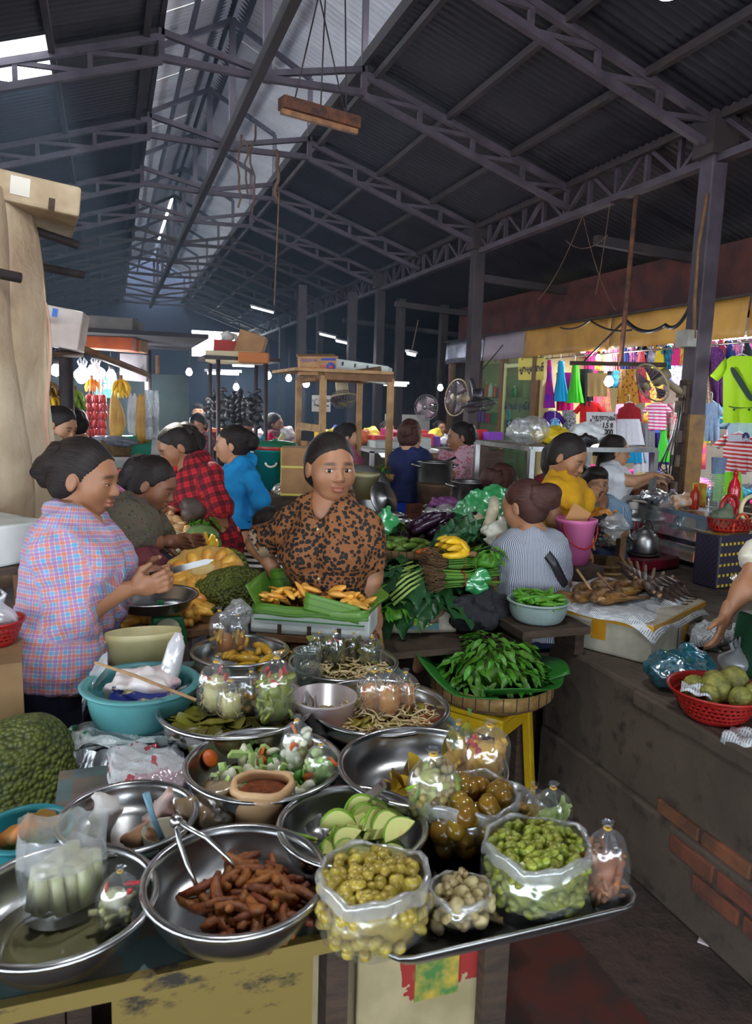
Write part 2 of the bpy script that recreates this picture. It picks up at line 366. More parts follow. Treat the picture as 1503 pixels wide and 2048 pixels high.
# opening of the far wall, high on the left
oa=PY(383,660,WBY);ob=PY(500,735,WBY);ox0,ox1,oz1,oz0=oa[0],ob[0]+.25,oa[2],PY(383,712,WBY)[2]
for x0,x1,z0,z1 in((HX0-3,ox0,0,6.5),(ox1,HX1+3,0,6.5),(ox0,ox1,0,oz0),(ox0,ox1,oz1,6.5)):MB().box(((x0+x1)/2,WBY,(z0+z1)/2),(x1-x0,.12,z1-z0)).build('wall_panel',mNavy,wb)
wr=struct(MB().box((9.6,9,1.6),(.12,36,3.2)).build('wall_right',mDark))
struct(MB().box((-7.3,15.5,1.7),(.12,21,3.4)).build('wall_left',mDark));struct(MB().box((.5,-9.3,2.9),(16,.12,1.8)).build('wall_front',mDark))
# thin smoky haze that fills the hall
hz=NT('smoky haze');hz.n.remove(hz.b);vs_=hz.N('VolumeScatter');vs_.inputs['Color'].default_value=(.5,.7,1,1);vs_.inputs['Density'].default_value=.015;vs_.inputs['Anisotropy'].default_value=.2;hz.L(vs_.outputs[0],hz.out.inputs['Volume'])
hb=None if 0 else MB().box((-1.8,15.2,2.7),(9.6,21.0,5.0)).build('haze',hz.m);hb['kind']='stuff';hb['label']='thin bluish smoke haze hanging in the hall';hb['category']='haze'
# ---- raised selling platform on the right, plaster fallen off in places
PXF,PYB,PH=1.72,2.62,.66
# ================================================================== people
def m_skin(name,c):
 t=NT(name);p=t.sep(t.co('pat'));n=t.noise(t.co(),30,3)
 o=t.mix(t.math('MULTIPLY',n,.35),lin(c),tuple(x*.72 for x in lin(c)));o=t.mix(t.math('MULTIPLY',p[0],.62),o,lin((140,62,56)));o=t.mix(t.math('MULTIPLY',p[1],.85),o,lin((38,26,22)));t.col(o)
 t.set(.48);t.b.inputs['Subsurface Weight'].default_value=.08;t.b.inputs['Subsurface Radius'].default_value=(.01,.004,.002);t.b.inputs['Subsurface Scale'].default_value=.4
 t.bump(t.noise(t.co(),160,2),.05);return t.m
mSkin=[m_skin('warm tan skin',(160,110,79)),m_skin('light warm skin',(190,140,106)),m_skin('brown weathered skin',(140,92,68))]
def m_hair(name,c):
 t=NT(name);v=t.co('pat');n=t.noise(t.scl(v,46,4,8),1,3);t.col(t.ramp(n,[(.35,tuple(x*.6 for x in lin(c))),(.65,tuple(x*1.5 for x in lin(c)))]));t.set(.5,**{'Specular_IOR_Level':.3});t.bump(n,.7,.004);return t.m
mHairB=m_hair('black hair',(34,26,24));mHairR=m_hair('reddish dark hair',(66,38,32));mHairBr=m_hair('brown dyed hair',(92,58,38))
mEyeW=M('eye white',(196,190,184),r=.2);mIris=M('dark iris',(24,14,10),r=.1)
def frame(fwd,upv=(0,0,1)):
 f=nrm(fwd);x=nrm(np.cross(f,upv));return np.stack([x,f,np.cross(x,f)],1)
def hand_prims(w,d,nrmal,side,curl=.5,s=1.,spread=1.,thumb=1.,fcurl=None):
 """w wrist, d direction of the fingers, nrmal = back of the hand, side = direction to the thumb"""
 d=nrm(d);side=nrm(side-d*(np.array(side)@d));n=nrm(np.cross(side,d));n=n if n@np.array(nrmal)>0 else-n
 R=np.stack([side,d,n],1);P=[('e',w+d*.048*s,(.036*s,.052*s,.0145*s),R),('c',w-d*.03*s,w+d*.03*s,.024*s,.024*s)]
 for i,(o,L)in enumerate(((.027,.068),(.009,.077),(-.009,.071),(-.026,.056))):
  c=curl if fcurl is None else fcurl[i];p=w+d*.088*s+side*o*s;a=0.;dd=nrm(d+side*o*3*spread)
  for j,q in enumerate((.42,.33,.25)):
   a+=c*(.7 if j==0 else 1.);v=dd*math.cos(a)-n*math.sin(a);e=p+v*L*q*s;P.append(('c',p,e,(.0092-.0009*j)*s,(.0086-.0010*j)*s));p=e
 p=w+d*.025*s+side*.028*s;v=nrm(d*.75+side*.75*thumb-n*.35);e=p+v*.036*s;P.append(('c',p,e,.0125*s,.0105*s));v2=nrm(d*.95+side*.3*thumb-n*.45);P.append(('c',e,e+v2*.03*s,.0102*s,.0082*s));return P
def join(parts):
 V,Q,A,n=[],[],[],0
 for v,q,a in parts:V.append(v);Q.append(q+n);A.append(a if a is not None else np.zeros((len(v),3)));n+=len(v)
 return np.concatenate(V),np.concatenate(Q),np.concatenate(A)
def person(label,J,group=None,skin=0,hair='bun',hmat=None,top=None,bottom=None,H=.222,hres=.0055,bres=.011,build=1.,female=True,collar=False,neck=.07,hem=.12,sleeve=.5,ease=.012,seam='back',arms=True,bun=(0,-.50,.12,.17),fold=.0032,eyes=True,cuff=None,facew=1.,lids=0.):
 root=thing('person',label,'person',(J['pel'][0],J['pel'][1],0),group=group);base=np.array([J['pel'][0],J['pel'][1],0.]);base0=base
 J={k:np.array(v,float)for k,v in J.items()};g=lambda k:J[k]-base
 hc=g('head');Rh=frame(J['face'],J.get('hup',np.array([0,0,1.])));h2w=lambda p:hc+Rh@(np.array(p,float)*H)
 E=lambda c,r,k=None:('e',h2w(c),tuple(q*H for q in r),Rh,k or.02)
 C_=lambda c,r,k=.012:('-',h2w(c),tuple(q*H for q in r),Rh,k)
 fwid=facew
 hp=[E((0,-.06,.13),(.335,.41,.36)),E((0,.10,-.08),(.285*fwid,.29,.385)),E((0,.15,-.35),(.17*fwid,.165,.13))]
 for s in(1,-1):hp.append(E((s*.16*fwid,.2,-.10),(.13,.13,.15)))
 hp+=[E((0,.28,.10),(.22,.09,.08))]
 for s in(1,-1):hp.append(C_((s*.135,.43,.005),(.085,.075,.048)))
 for s in(1,-1):hp.append(E((s*.135,.318,.012),(.082,.052,.05),.008))
 hp+=[('c',h2w((0,.36,.03)),h2w((0,.43,-.11)),.026*H,.048*H)]+[E((s*.05,.385,-.125),(.042,.05,.036),.006)for s in(1,-1)]
 hp+=[E((0,.375,-.228),(.095,.045,.026),.006),E((0,.368,-.285),(.085,.05,.032),.006),C_((0,.425,-.253),(.085,.03,.009),.004)]
 for s in(1,-1):hp+=[E((s*.345,-.03,-.04),(.04,.075,.125),.01),C_((s*.39,-.01,-.03),(.025,.035,.07),.008)]
 nb=g('nb');hp.append(('c',h2w((0,-.08,-.18)),nb*.3+h2w((0,-.08,-.3))*.7,.058,.052))
 Vh,Qh=sdf(hp,hres,.012)
 q=((Vh-hc)@Rh)/H;A=np.zeros((len(Vh),3));fr=q[:,1]>.25
 A[:,0]=np.exp(-(((q[:,0]/.10)**2+((q[:,2]+.256)/.055)**2)**2))*fr
 bx=np.abs(q[:,0])-.14;A[:,1]=np.exp(-((bx/.085)**4+((q[:,2]-(.105-.9*bx*bx-.1*bx))/.025)**4))*(q[:,1]>.15)
 A[:,1]=np.maximum(A[:,1],np.exp(-(((np.abs(q[:,0])-.135)/.085)**4+((q[:,2]-(.033-lids*.03))/.010)**4))*(q[:,1]>.2)*.9)
 parts=[(Vh,Qh,A)]
 rv=nrm(g('shR')-g('shL'));pel=g('pel');upv=nrm(nb-pel);fv=nrm(np.cross(upv,rv));rv=np.cross(fv,upv);L=np.linalg.norm(nb-pel);b=build;at=lambda k,x=0,y=0:pel+upv*L*k+rv*x+fv*y
 R3=np.stack([rv,fv,upv],1)
 tr=[('c',g('shL'),nb,.042*b,.05),('c',g('shR'),nb,.042*b,.05),('c',at(.80,-.065*b),at(.80,.065*b),.088*b,.088*b),('c',at(.55,-.05*b),at(.55,.05*b),.088*b,.088*b),('c',at(.33,-.055*b),at(.33,.055*b),.092*b,.092*b),('c',at(.04,-.075*b),at(.04,.075*b),.10*b,.10*b)]
 if female:tr+=[('e',at(.70,s*.075*b,.075*b),(.068*b,.06*b,.065*b),R3,.05)for s in(1,-1)]
 up_,lo_=[],[]
 for s in 'LR':
  if 'el'+s not in J:continue
  up_.append(('c',g('sh'+s),g('el'+s),.044*b,.037*b));lo_.append(('c',g('el'+s),g('wr'+s),.037*b,.0245))
 legs=[]
 hips={'L':at(-.02,-.08*b),'R':at(-.02,.08*b)}
 for s in 'LR':
  kn=g('kn'+s)if 'kn'+s in J else hips[s]*np.array([1,1,0])+np.array([0,0,pel[2]*.53]);an=g('an'+s)if 'an'+s in J else kn*np.array([1,1,0])+np.array([0,0,.09]);J['_k'+s],J['_a'+s]=kn,an
  legs+=[('c',hips[s],kn,.088*b,.058*b),('c',kn,an,.057*b,.037)]
  fd=nrm((J['ft'+s]if 'ft'+s in J else fv*np.array([1,1,0])));fo=an+np.array([0,0,-.045])
  legs+=[('c',fo+fd*-.02,fo+fd*.10,.042,.034),('c',fo+fd*.08,fo+fd*.16,.033,.022)]
 Vb,Qb=sdf(tr+up_+lo_+legs+[('c',nb,h2w((0,-.08,-.3)),.062,.05)],bres,.045);parts.append((Vb,Qb,None))
 for s in 'LR':
  if 'hd'+s in J:
   w=g('wr'+s);hd=J['hd'+s];th=J.get('th'+s,fv);bk=J.get('bk'+s,upv);Vx,Qx=sdf(hand_prims(w,hd,bk,th,float(J.get('cu'+s,.35)),.93),.0042 if hres<.006 else.006,.008);parts.append((Vx,Qx,None))
 V,Q,A=join(parts);body=obj('body',smesh('body',V,Q,A),mSkin[skin],root)
 if eyes:
  for s in(1,-1):
   e=MB().ell(h2w((s*.135,.342,.006-.012*lids)),(.066*H,.034*H,.030*H*(1-.85*lids)),Rh,14,10).build('eye',mEyeW,root);gz=J.get('gaze',np.zeros(2))
   MB().ell(h2w((s*.135+gz[0],.366,.006+gz[1]-.012*lids)),(.030*H,.013*H,.029*H*(1-.8*lids)),Rh,10,8).build('iris',mIris,e)
 hm=hmat or mHairB;cap=[('e',h2w((0,-.082,.145)),(.352*H,.425*H,.378*H),Rh),('e',h2w((0,-.2,-.1)),(.33*H,.26*H,.30*H),Rh,.05)]
 hl=(.30,.30);n2=(.40,-.27)
 if hair=='short':hl=(.36,.22);cap[1]=('e',h2w((0,-.2,.0)),(.335*H,.27*H,.26*H),Rh,.05);cap.append(('e',h2w((.05,.22,.38)),(.26*H,.18*H,.12*H),Rh,.05))
 cutn=Rh@np.array([0,n2[0],n2[1]]);Vc,Qc=sdf(cap,.007,.03,lambda X:wob(X,60,.0011),[(h2w((0,hl[0],hl[1])),cutn),(h2w((0,-.25,-.42)),Rh@np.array([0,.3,-1.]))]);hs=[(Vc,Qc,None)]
 if 'bun' in hair:
  B=h2w(bun[:3]);r=bun[3]*H;hs.append((*sdf([('e',B,(r,r*.85,r),Rh),('e',B+Rh@np.array([.06,-.02,.05])*H,(r*.7,r*.6,r*.6),Rh),('e',B+Rh@np.array([-.07,-.01,-.05])*H,(r*.65,r*.6,r*.65),Rh),('c',h2w((0,-.34,.1)),B,.07,.05)],.006,.02,lambda X:wob(X,75,.0022)),None))
 if 'tail' in hair:
  pts=[h2w(p)for p in J['tail']]if np.ndim(J.get('tail',0))==2 and False else[x-base for x in J['tail']];rs=np.linspace(.05,.022,len(pts));rs[0]=.03
  hs.append((*sdf([('c',pts[i],pts[i+1],rs[i],rs[i+1])for i in range(len(pts)-1)],.008,.03,lambda X:wob(X*np.array([1,1,.3]),70,.003)),None))
 if 'long' in hair:hs.append((*sdf([('e',h2w((0,-.25,-.25)),(.35*H,.24*H,.55*H),Rh),('e',h2w((0,-.3,-.75)),(.30*H,.17*H,.5*H),Rh)],.009,.05,lambda X:wob(X*np.array([1,1,.2]),60,.003),[(h2w((0,-.02,0)),Rh@np.array([0,1.,0]))]),None))
 V,Q,A=join(hs);ql=(V-hc)@Rh/H;obj('hair',smesh('hair',V,Q,np.stack([np.arctan2(ql[:,0],ql[:,2]+.15),ql[:,1],np.linalg.norm(ql,axis=1)],1)),hm,root)
 axes=[(pel,nb,.15,fv if seam=='back' else-fv)]+[(g('sh'+s),g('el'+s),.05,fv)for s in 'LR' if 'el'+s in J]+[(g('el'+s),g('wr'+s),.045,fv)for s in 'LR' if 'el'+s in J]
 def pat(V,ax=axes):
  best=np.full(len(V),1e9);out=np.zeros((len(V),3))
  for i,(a,c,r,ref)in enumerate(ax):
   d=c-a;l=np.linalg.norm(d);d=d/l;t=(V-a)@d;tc=np.clip(t,0 if i else-.6,l);q=V-a-tc[:,None]*d;dist=np.linalg.norm(q,axis=1)-r;x=nrm(ref-d*(ref@d));y=np.cross(d,x);k=dist<best;best[k]=dist[k];out[k,0]=(np.arctan2(q@y,q@x)*r*1.25)[k]+i*.37;out[k,1]=t[k]+i*.13
  return out
 if top:
  gr=lambda P,e:[((p[0],p[1],p[2],p[3]+e,p[4]+e)+tuple(p[5:])if p[0]=='c' else(p[0],p[1],tuple(x+e for x in p[2]))+tuple(p[3:]))for p in P]
  tp=gr(tr,ease);hz_=pel-upv*hem
  tp+=[('c',at(.04,-.065*b),hz_-rv*.072*b-upv*.04,.10*b+ease,.106*b+ease),('c',at(.04,.065*b),hz_+rv*.072*b-upv*.04,.10*b+ease,.106*b+ease)]
  for s in 'LR':
   if 'el'+s not in J:continue
   a,e,w=g('sh'+s),g('el'+s),g('wr'+s);sl=sleeve[s]if isinstance(sleeve,dict)else sleeve
   if sl<=1:tp.append(('c',a,a+(e-a)*sl,(.046*b)+ease,(.046*b)+ease,True))
   else:tp+=[('c',a,e,(.046*b)+ease,.041*b+ease),('c',e,e+(w-e)*(sl-1),(.041*b)+ease,.040*b+ease-.012*(sl-1),True)]
  tp.append(('-',nb+fv*.085+upv*.03,(.055,.075,neck),R3,.01));tp.append(('-',nb+upv*.055,(.056,.052,.045),R3,.01))
  if collar:
   for s in(1,-1):tp+=[('c',nb+rv*s*.062-fv*.03+upv*.03,nb+rv*s*.075+fv*.03+upv*.015,.016,.016),('c',nb+rv*s*.072+fv*.03+upv*.012,nb+rv*s*.045+fv*.105-upv*.045,.017,.012)]
   tp.append(('c',nb-fv*.062+upv*.04-rv*.05,nb-fv*.062+upv*.04+rv*.05,.015,.015))
  V,Q=sdf(tp,bres*.9,.04,lambda X:wob(X*np.array([1,1,.55]),38,fold*1.15)+wob(X,95,fold*.45)-fold*1.7,[(hz_,-upv)]);obj('top',smesh('top',V,Q,pat(V)),top,root)
 if cuff:
  for s in 'LR':
   if 'el'+s not in J:continue
   a,e,w=g('sh'+s),g('el'+s),g('wr'+s);sl=sleeve[s]if isinstance(sleeve,dict)else sleeve;q0=a+(e-a)*min(sl,1)+(w-e)*max(sl-1,0);dv=nrm((e-a)if sl<=1 else(w-e));r=(.046 if sl<=1 else.041)*b+ease+.003
   V,Q=sdf([('c',q0-dv*.045,q0+dv*.006,r+.002,r+.004,True)],.006,.01,lambda X:wob(X,50,.0015),[(q0-dv*.045,-dv)]);obj('cuff',smesh('cuff',V,Q,pat(V)),cuff,root)
 if bottom:
  e=.012;wz=-.03 if hem>.03 else.16;bp=[('c',at(wz,-.06*b),at(wz,.06*b),.093*b+.004,.093*b+.004),('c',at(-.06,-.055*b),at(-.06,.055*b),.092*b,.092*b)]
  for s in 'LR':bp+=[('c',hips[s],J['_k'+s],(.076 if hem>.03 else.086)*b+e,.066*b+e),('c',J['_k'+s],J['_a'+s]+np.array([0,0,.03]),.066*b+e,.056+e)]
  V,Q=sdf(bp,bres*1.15,.04,lambda X:wob(X*np.array([1,1,.5]),24,.003)-.003);obj('trousers',smesh('trousers',V,Q,pat(V)),bottom,root)
 root['_']=0;del root['_']
 return root,dict(rv=rv,fv=fv,upv=upv,at=lambda k,x=0,y=0:at(k,x,y)+base0,nb=nb+base0,hc=hc+base0,Rh=Rh,h2w=lambda p:h2w(p)+base0,base=base0)
def loc_(root,P):return[np.array(p)-np.array([root.location[0],root.location[1],0])for p in P]
# ---- cloth patterns
def cloth(name,c,c2=None,sc=10,rnd=0,r=.85):return M(name,c,c2,sc,r=r,bump=.25,bs=220,rnd=rnd)
def lines(t,x,per,ph,wd):
 f=t.math('FRACT',t.math('ADD',t.math('DIVIDE',x,per),ph));return t.math('LESS_THAN',t.math('ABSOLUTE',t.math('SUBTRACT',f,.5)),wd)
def m_plaid_multi():
 t=NT('blue red purple checked cotton');p=t.sep(t.co('pat'));o=lin((214,212,188))
 for i,(c,ph)in enumerate((((62,150,205),.0),((205,95,85),.33),((150,96,170),.66))):
  for k in(0,1):o=t.mix(t.math('MULTIPLY',lines(t,p[k],.031,ph,.135),.62),o,lin(c))
 t.col(o);t.set(.85);t.bump(t.noise(t.co(),200,2),.2);return t.m
def m_plaid_red():
 t=NT('red and black buffalo check flannel');p=t.sep(t.co('pat'));o=lin((196,30,42))
 for k in(0,1):o=t.mix(t.math('MULTIPLY',lines(t,p[k],.055,.2,.24),.66),o,lin((30,14,24)));o=t.mix(t.math('MULTIPLY',lines(t,p[k],.055,.7,.04),.35),o,lin((40,20,30)))
 t.col(o);t.set(.9);return t.m
def m_dots(name,c,d,sc,th,c3=None,th2=.12):
 t=NT(name);v=t.co();vn=t.N('TexVoronoi');vn.inputs['Scale'].default_value=sc;vn.inputs['Randomness'].default_value=.85
 ad=t.N('VectorMath',operation='ADD');nz=t.N('TexNoise');nz.inputs['Scale'].default_value=sc*.8;t.L(v,nz.inputs[0]);q=t.scl(nz.outputs['Color'],.012,.012,.012);t.L(v,ad.inputs[0]);t.L(q,ad.inputs[1]);t.L(ad.outputs[0],vn.inputs['Vector'])
 o=t.mix(t.math('LESS_THAN',vn.outputs['Distance'],th),lin(c),lin(d))
 if c3:hs=t.N('HueSaturation');hs.inputs['Color'].default_value=(*lin(c3),1);t.L(t.math('ADD',.0,t.sep(vn.outputs['Color'])[0]),hs.inputs['Hue']);o=t.mix(t.math('LESS_THAN',vn.outputs['Distance'],th2),o,hs.outputs[0])
 t.col(o);t.set(.8);t.bump(t.noise(v,160,2),.12);return t.m
def m_stripes(name,a,c,per,ax='pat',k=1,wd=.25,r=.85):
 t=NT(name);p=t.sep(t.co(ax));t.col(t.mix(lines(t,p[k],per,0.,wd),lin(a),lin(c)));t.set(r);return t.m
mLeopard=m_dots('brown shirt cloth with black animal spots',(128,78,38),(18,12,10),62,.5)
mCuff=m_dots('pale brown cuff cloth with dark spots',(150,126,100),(46,42,46),52,.4)
mPlaid=m_plaid_multi();mPlaidR=m_plaid_red();mFloralD=m_dots('dark floral blouse cloth',(92,84,68),(60,54,46),60,.3,(190,60,60),.16)
mFloralP=m_dots('pink floral blouse cloth',(214,172,186),(206,92,110),38,.36,(150,120,180),.15)
mBlueSh=cloth('bright blue shirt cotton',(18,150,214),(14,130,196));mBlkPants=cloth('black trousers cloth',(42,38,44),(30,28,32));mNavyT=cloth('navy trouser cloth',(34,40,66),(26,32,52));mNavySh=cloth('navy blouse cloth',(30,40,88),(24,32,72));mRoyal=cloth('royal blue trousers',(18,70,190),(14,56,160));mMust=cloth('mustard tee jersey',(214,160,14),(196,140,10));mWhiteT=cloth('white tee jersey',(222,222,226));mCream=cloth('cream blouse cotton',(214,204,186),(196,184,164));mBlackT=cloth('black tee jersey',(34,32,38));mJean=cloth('dark denim',(34,50,86),(24,38,70))
mGreyS=m_stripes('grey blouse cloth with fine stripes',(70,74,88),(172,176,186),.011,'pat',0,.28);mChild=m_stripes('black and white striped jersey',(28,26,30),(214,210,206),.024,'pat',1,.25);mBoySh=m_stripes('pale blue striped shirt cloth',(118,152,184),(172,196,214),.02,'pat',0,.2);mPinkT=cloth('pink polo jersey',(206,120,150),(190,100,134));mPlaidD=m_stripes('dark red checked cloth',(70,44,56),(120,50,60),.04,'pat',1,.25)
# ---- everyone in the photograph, joints placed from the picture and their distance
def fd(r,c,u=0.):return r0*r-fw*np.array([1,1,0])*c+np.array([0,0,u])
def Jp(d,**k):
 o={}
 for n,v in k.items():o[n]=PD(v[0],v[1],d+(v[2]if len(v)>2 else 0))if isinstance(v,tuple)else(np.array(v,float)if not isinstance(v,(int,float))else v)
 return o
def P_(px,py,d):return PD(px,py,d)
dn=np.array([0,0,-1.])
pLeo,iLeo=person('woman in brown shirt with black spots, one hand on her hip',Jp(2.7,head=(661,935,-.03),nb=(655,1016),shL=(724,1056,-.03),shR=(592,1048,.03),elL=(741,1146,-.0),wrL=(749,1218,-.05),elR=(516,1088,.10),wrR=(560,1160,.09),pel=(660,1310),face=fd(.42,1,-.06),hdL=fd(-.03,.08,-1.),thL=fd(-1,.1),bkL=fd(.3,1.),hdR=fd(1,.0,-.75),thR=fd(.4,.3,1.),bkR=fd(-.6,1.,.2),cuL=.22,cuR=.3,gaze=[.014,0.]),top=mLeopard,bottom=mBlkPants,build=.98,H=.238,collar=True,sleeve={'L':.86,'R':.9},cuff=mCuff,hem=.10,hair='bun',bun=(0,-.5,-.1,.17),hres=.0046,bres=.0095,neck=.085,facew=1.08)
pPla,iPla=person('woman in blue and red checked shirt cutting jackfruit',Jp(2.25,head=(172,955),nb=(150,1046),shR=(120,1092,-.12),shL=(180,1082,.14),elR=(140,1232,-.12),wrR=(262,1176,-.02),elL=(215,1196,.17),wrL=(282,1150,.13),pel=(128,1330),face=fd(1,.06,-.20),hdR=fd(1,.1,.22),thR=fd(0,.2,1.),bkR=fd(.0,1,-.2),hdL=fd(1,.1,.06),thL=fd(0,-.2,1.),bkL=fd(0.,-1.,.1),cuR=.75,cuL=.95),top=mPlaid,bottom=mNavyT,build=1.12,H=.228,collar=True,sleeve={'L':1.15,'R':1.15},cuff=mPlaid,hem=.04,bun=(0,-.50,-.02,.20),hres=.0046,bres=.0095,lids=.8,fold=.0035)
pFlo,iFlo=person('woman in dark floral blouse sitting behind the bananas',Jp(3.15,head=(308,968),nb=(272,1014),shR=(245,1032,-.13),shL=(282,1030,.14),elR=(240,1118,-.13),wrR=(325,1085,-.04),elL=(300,1100,.15),wrL=(350,1080,.08),pel=(232,1150),knR=(318,1150,-.08),anR=(318,1240,-.08),knL=(325,1150,.16),anL=(325,1240,.16),face=fd(1,.1,-.5),hdR=fd(1,.1,.1),hdL=fd(1,0,0)),skin=2,top=mFloralD,bottom=mNavyT,build=.98,sleeve=1.75,hem=.06,bun=(0,-.47,-.15,.13),lids=.8)
pRed,iRed=person('woman in red and black checked shirt bending over the potatoes',Jp(3.85,head=(352,893),nb=(385,936),shL=(420,956,-.12),shR=(362,950,.12),elL=(440,1012,-.15),wrL=(446,1064,-.12),elR=(338,985,.1),wrR=(346,1016,-.02),pel=(425,1090),face=fd(-.85,.45,-.55),hdL=dn,hdR=fd(-.4,.3,-.8)),top=mPlaidR,bottom=mBlkPants,build=.95,collar=True,sleeve=1.3,hem=.14,bun=(0,-.46,-.12,.14),lids=.7)
pBlu,iBlu=person('woman in bright blue shirt and black trousers looking left',Jp(4.35,head=(463,889),nb=(481,932),shL=(497,952,-.12),shR=(470,950,.12),elL=(520,1002,-.17),wrL=(512,1040,.02),elR=(486,1005,.2),wrR=(496,1034,.18),pel=(478,1078),face=fd(-1,.08,-.05),hdL=fd(-.3,-.3,-.9),hdR=fd(-.3,-.3,-.9)),skin=1,top=mBlueSh,bottom=mBlkPants,build=.78,collar=True,sleeve=1.55,hem=-.06,bun=(0,-.5,.06,.19))
pGry,iGry=person('woman in grey striped blouse sitting among the vegetables, seen from behind',Jp(3.2,head=(1046,1012),nb=(1062,1078),shL=(1022,1098,.02),shR=(1104,1094,.02),elL=(984,1172,.04),wrL=(975,1136,.24),elR=(1124,1170,.1),wrR=(1060,1160,.3),pel=(1062,1240),knL=(935,1190,.22),anL=(872,1262,.1),knR=(985,1200,.36),anR=(930,1300,.36),face=fd(-.75,-.62,-.25),hdL=fd(-.4,-.6,.5),hdR=fd(-1,0,0),ftL=fd(-.5,.6,-.55)),top=mGreyS,bottom=mJean,build=.92,sleeve=.62,hem=.08,seam='front',hmat=mHairR,bun=(.05,-.52,.10,.24),neck=.03,skin=0)
pMus,iMus=person('woman with a ponytail in a mustard yellow tee',Jp(3.8,head=(1136,914),nb=(1122,962),shR=(1108,982,-.12),shL=(1150,980,.12),elR=(1108,1040,-.13),wrR=(1146,1074,-.1),elL=(1160,1035,.12),wrL=(1162,1075,.05),pel=(1130,1092),face=fd(.75,.62,-.5),hdR=fd(.6,.1,-.9),hdL=fd(.3,.1,-.9),tail=[P_(1118,890,3.85),P_(1103,905,3.9),P_(1097,930,3.9),P_(1090,955,3.9)]),top=mMust,bottom=mNavyT,build=.86,sleeve=.55,hem=.02,hair='tail',lids=.6,neck=.03)
pBoy,iBoy=person('boy in pale blue striped shirt sitting with hand at his mouth',Jp(4.9,head=(1191,968),nb=(1198,1010),shR=(1168,1024),shL=(1238,1022),elR=(1166,1052,-.2),wrR=(1180,1006,-.17),elL=(1248,1066),wrL=(1215,1090,-.2),pel=(1206,1110),knR=(1190,1120,-.4),anR=(1190,1230,-.4),knL=(1230,1120,-.4),anL=(1230,1230,-.4),face=fd(.12,1,-.06),hdR=fd(.25,.1,.9),thR=fd(1,.1),bkR=fd(-.3,1.),hdL=fd(-.8,.5,0),cuR=.7,gaze=[.01,0.]),skin=0,top=mBoySh,bottom=mJean,build=.84,female=False,collar=True,sleeve=.8,hair='short',lids=.2)
person('dark-haired man half hidden behind the boy in blue stripes',Jp(5.4,head=(1164,962),nb=(1160,1000),shR=(1135,1012),shL=(1185,1012),pel=(1160,1090),knR=(1150,1100,-.3),knL=(1175,1100,-.3),face=fd(-.5,.9,-.2)),top=mBlackT,build=.85,female=False,hair='short',lids=.4,bres=.016)
pWhi,iWhi=person('woman with long hair in white tee reaching toward the clothes',Jp(5.1,head=(1230,903),nb=(1222,934),shR=(1214,950,-.13),shL=(1238,948,.13),elR=(1264,962,-.12),wrR=(1302,950,-.05),elL=(1262,975,.16),wrL=(1292,962,.2),pel=(1222,1038),face=fd(1,.1,-.1),hdR=fd(1,0,.05),hdL=fd(1,0,0)),skin=1,top=mWhiteT,bottom=mJean,build=.84,sleeve=.5,hem=.05,hair='long',bres=.013,hres=.007,lids=.3)
person('brown-haired woman bending low by the drinks cabinet',Jp(5.7,head=(1300,985),nb=(1322,1012),shL=(1335,1025,-.1),shR=(1318,1025,.14),pel=(1345,1090),knL=(1300,1110,-.1),knR=(1300,1110,.16),face=fd(-.8,.35,-.5)),top=mPinkT,hair='bun',hmat=mHairBr,bun=(0,-.5,.1,.2),H=.27,build=.85,bres=.015,lids=.7)
person('woman with reddish hair bun in a black tee, back turned',Jp(4.2,head=(1006,966),nb=(1002,1004),shL=(975,1016),shR=(1036,1018),elL=(962,1060),wrL=(985,1080,.15),elR=(1046,1062),wrR=(1040,1080,.15),pel=(1005,1100),knL=(985,1110,.4),knR=(1030,1110,.4),face=fd(.72,-.6,-.05)),top=mBlackT,bottom=mJean,hmat=mHairR,bun=(-.05,-.46,.12,.23),build=.86,sleeve=.6,bres=.013)
pNav,iNav=person('woman in navy blouse and royal blue trousers stirring a pot, back turned',Jp(5.2,head=(820,872),nb=(822,908),shL=(796,920),shR=(846,920),elL=(790,952,.08),wrL=(800,978,.2),elR=(860,942,.06),wrR=(868,962,.22),pel=(820,1000),face=fd(.35,-1,-.25),hdR=fd(.3,-.6,-.5),hdL=fd(.3,-.6,-.5)),skin=1,top=mNavySh,bottom=mRoyal,build=.84,sleeve=.28,hem=.02,seam='front',hair='bun',hmat=mHairR,bun=(0,-.44,.1,.15),neck=.02,bres=.012)
pPnk,iPnk=person('woman in pink floral blouse beside the steel pots, facing left',Jp(5.75,head=(918,874),nb=(926,906),shL=(930,920,-.12),shR=(918,920,.12),elL=(912,948,-.14),wrL=(896,952,-.2),elR=(886,914,.1),wrR=(858,912,.08),pel=(928,985),face=fd(-1,.15,-.15),hdL=fd(-1,0,-.1),hdR=fd(-1,0,0)),top=mFloralP,bottom=mNavyT,build=.86,sleeve={'L':1.3,'R':1.1},hem=.08,bun=(0,-.45,-.1,.14),bres=.012)
person('woman in pink polo serving at the glass food counter',Jp(6.0,head=(699,874),nb=(694,902),shR=(690,916,-.13),shL=(700,914,.13),elR=(704,938,-.13),wrR=(732,936,-.12),elL=(716,935,.13),wrL=(738,934,.1),pel=(692,978),face=fd(1,.15,-.1),hdR=fd(1,0,0),hdL=fd(1,0,0)),skin=1,top=mPinkT,bottom=mNavyT,build=.82,sleeve=.5,bun=(0,-.42,-.1,.15),bres=.013)
person('woman in dark checked shirt among the far stalls',Jp(8.2,head=(549,847),nb=(546,868),shR=(541,878,-.12),shL=(552,877,.12),elR=(550,900,-.12),wrR=(572,896,-.1),pel=(545,925),face=fd(1,.1,-.1),hdR=fd(1,0,0)),top=mPlaidD,bottom=mNavyT,build=.9,sleeve=1.5,bres=.016,hres=.009,eyes=False)
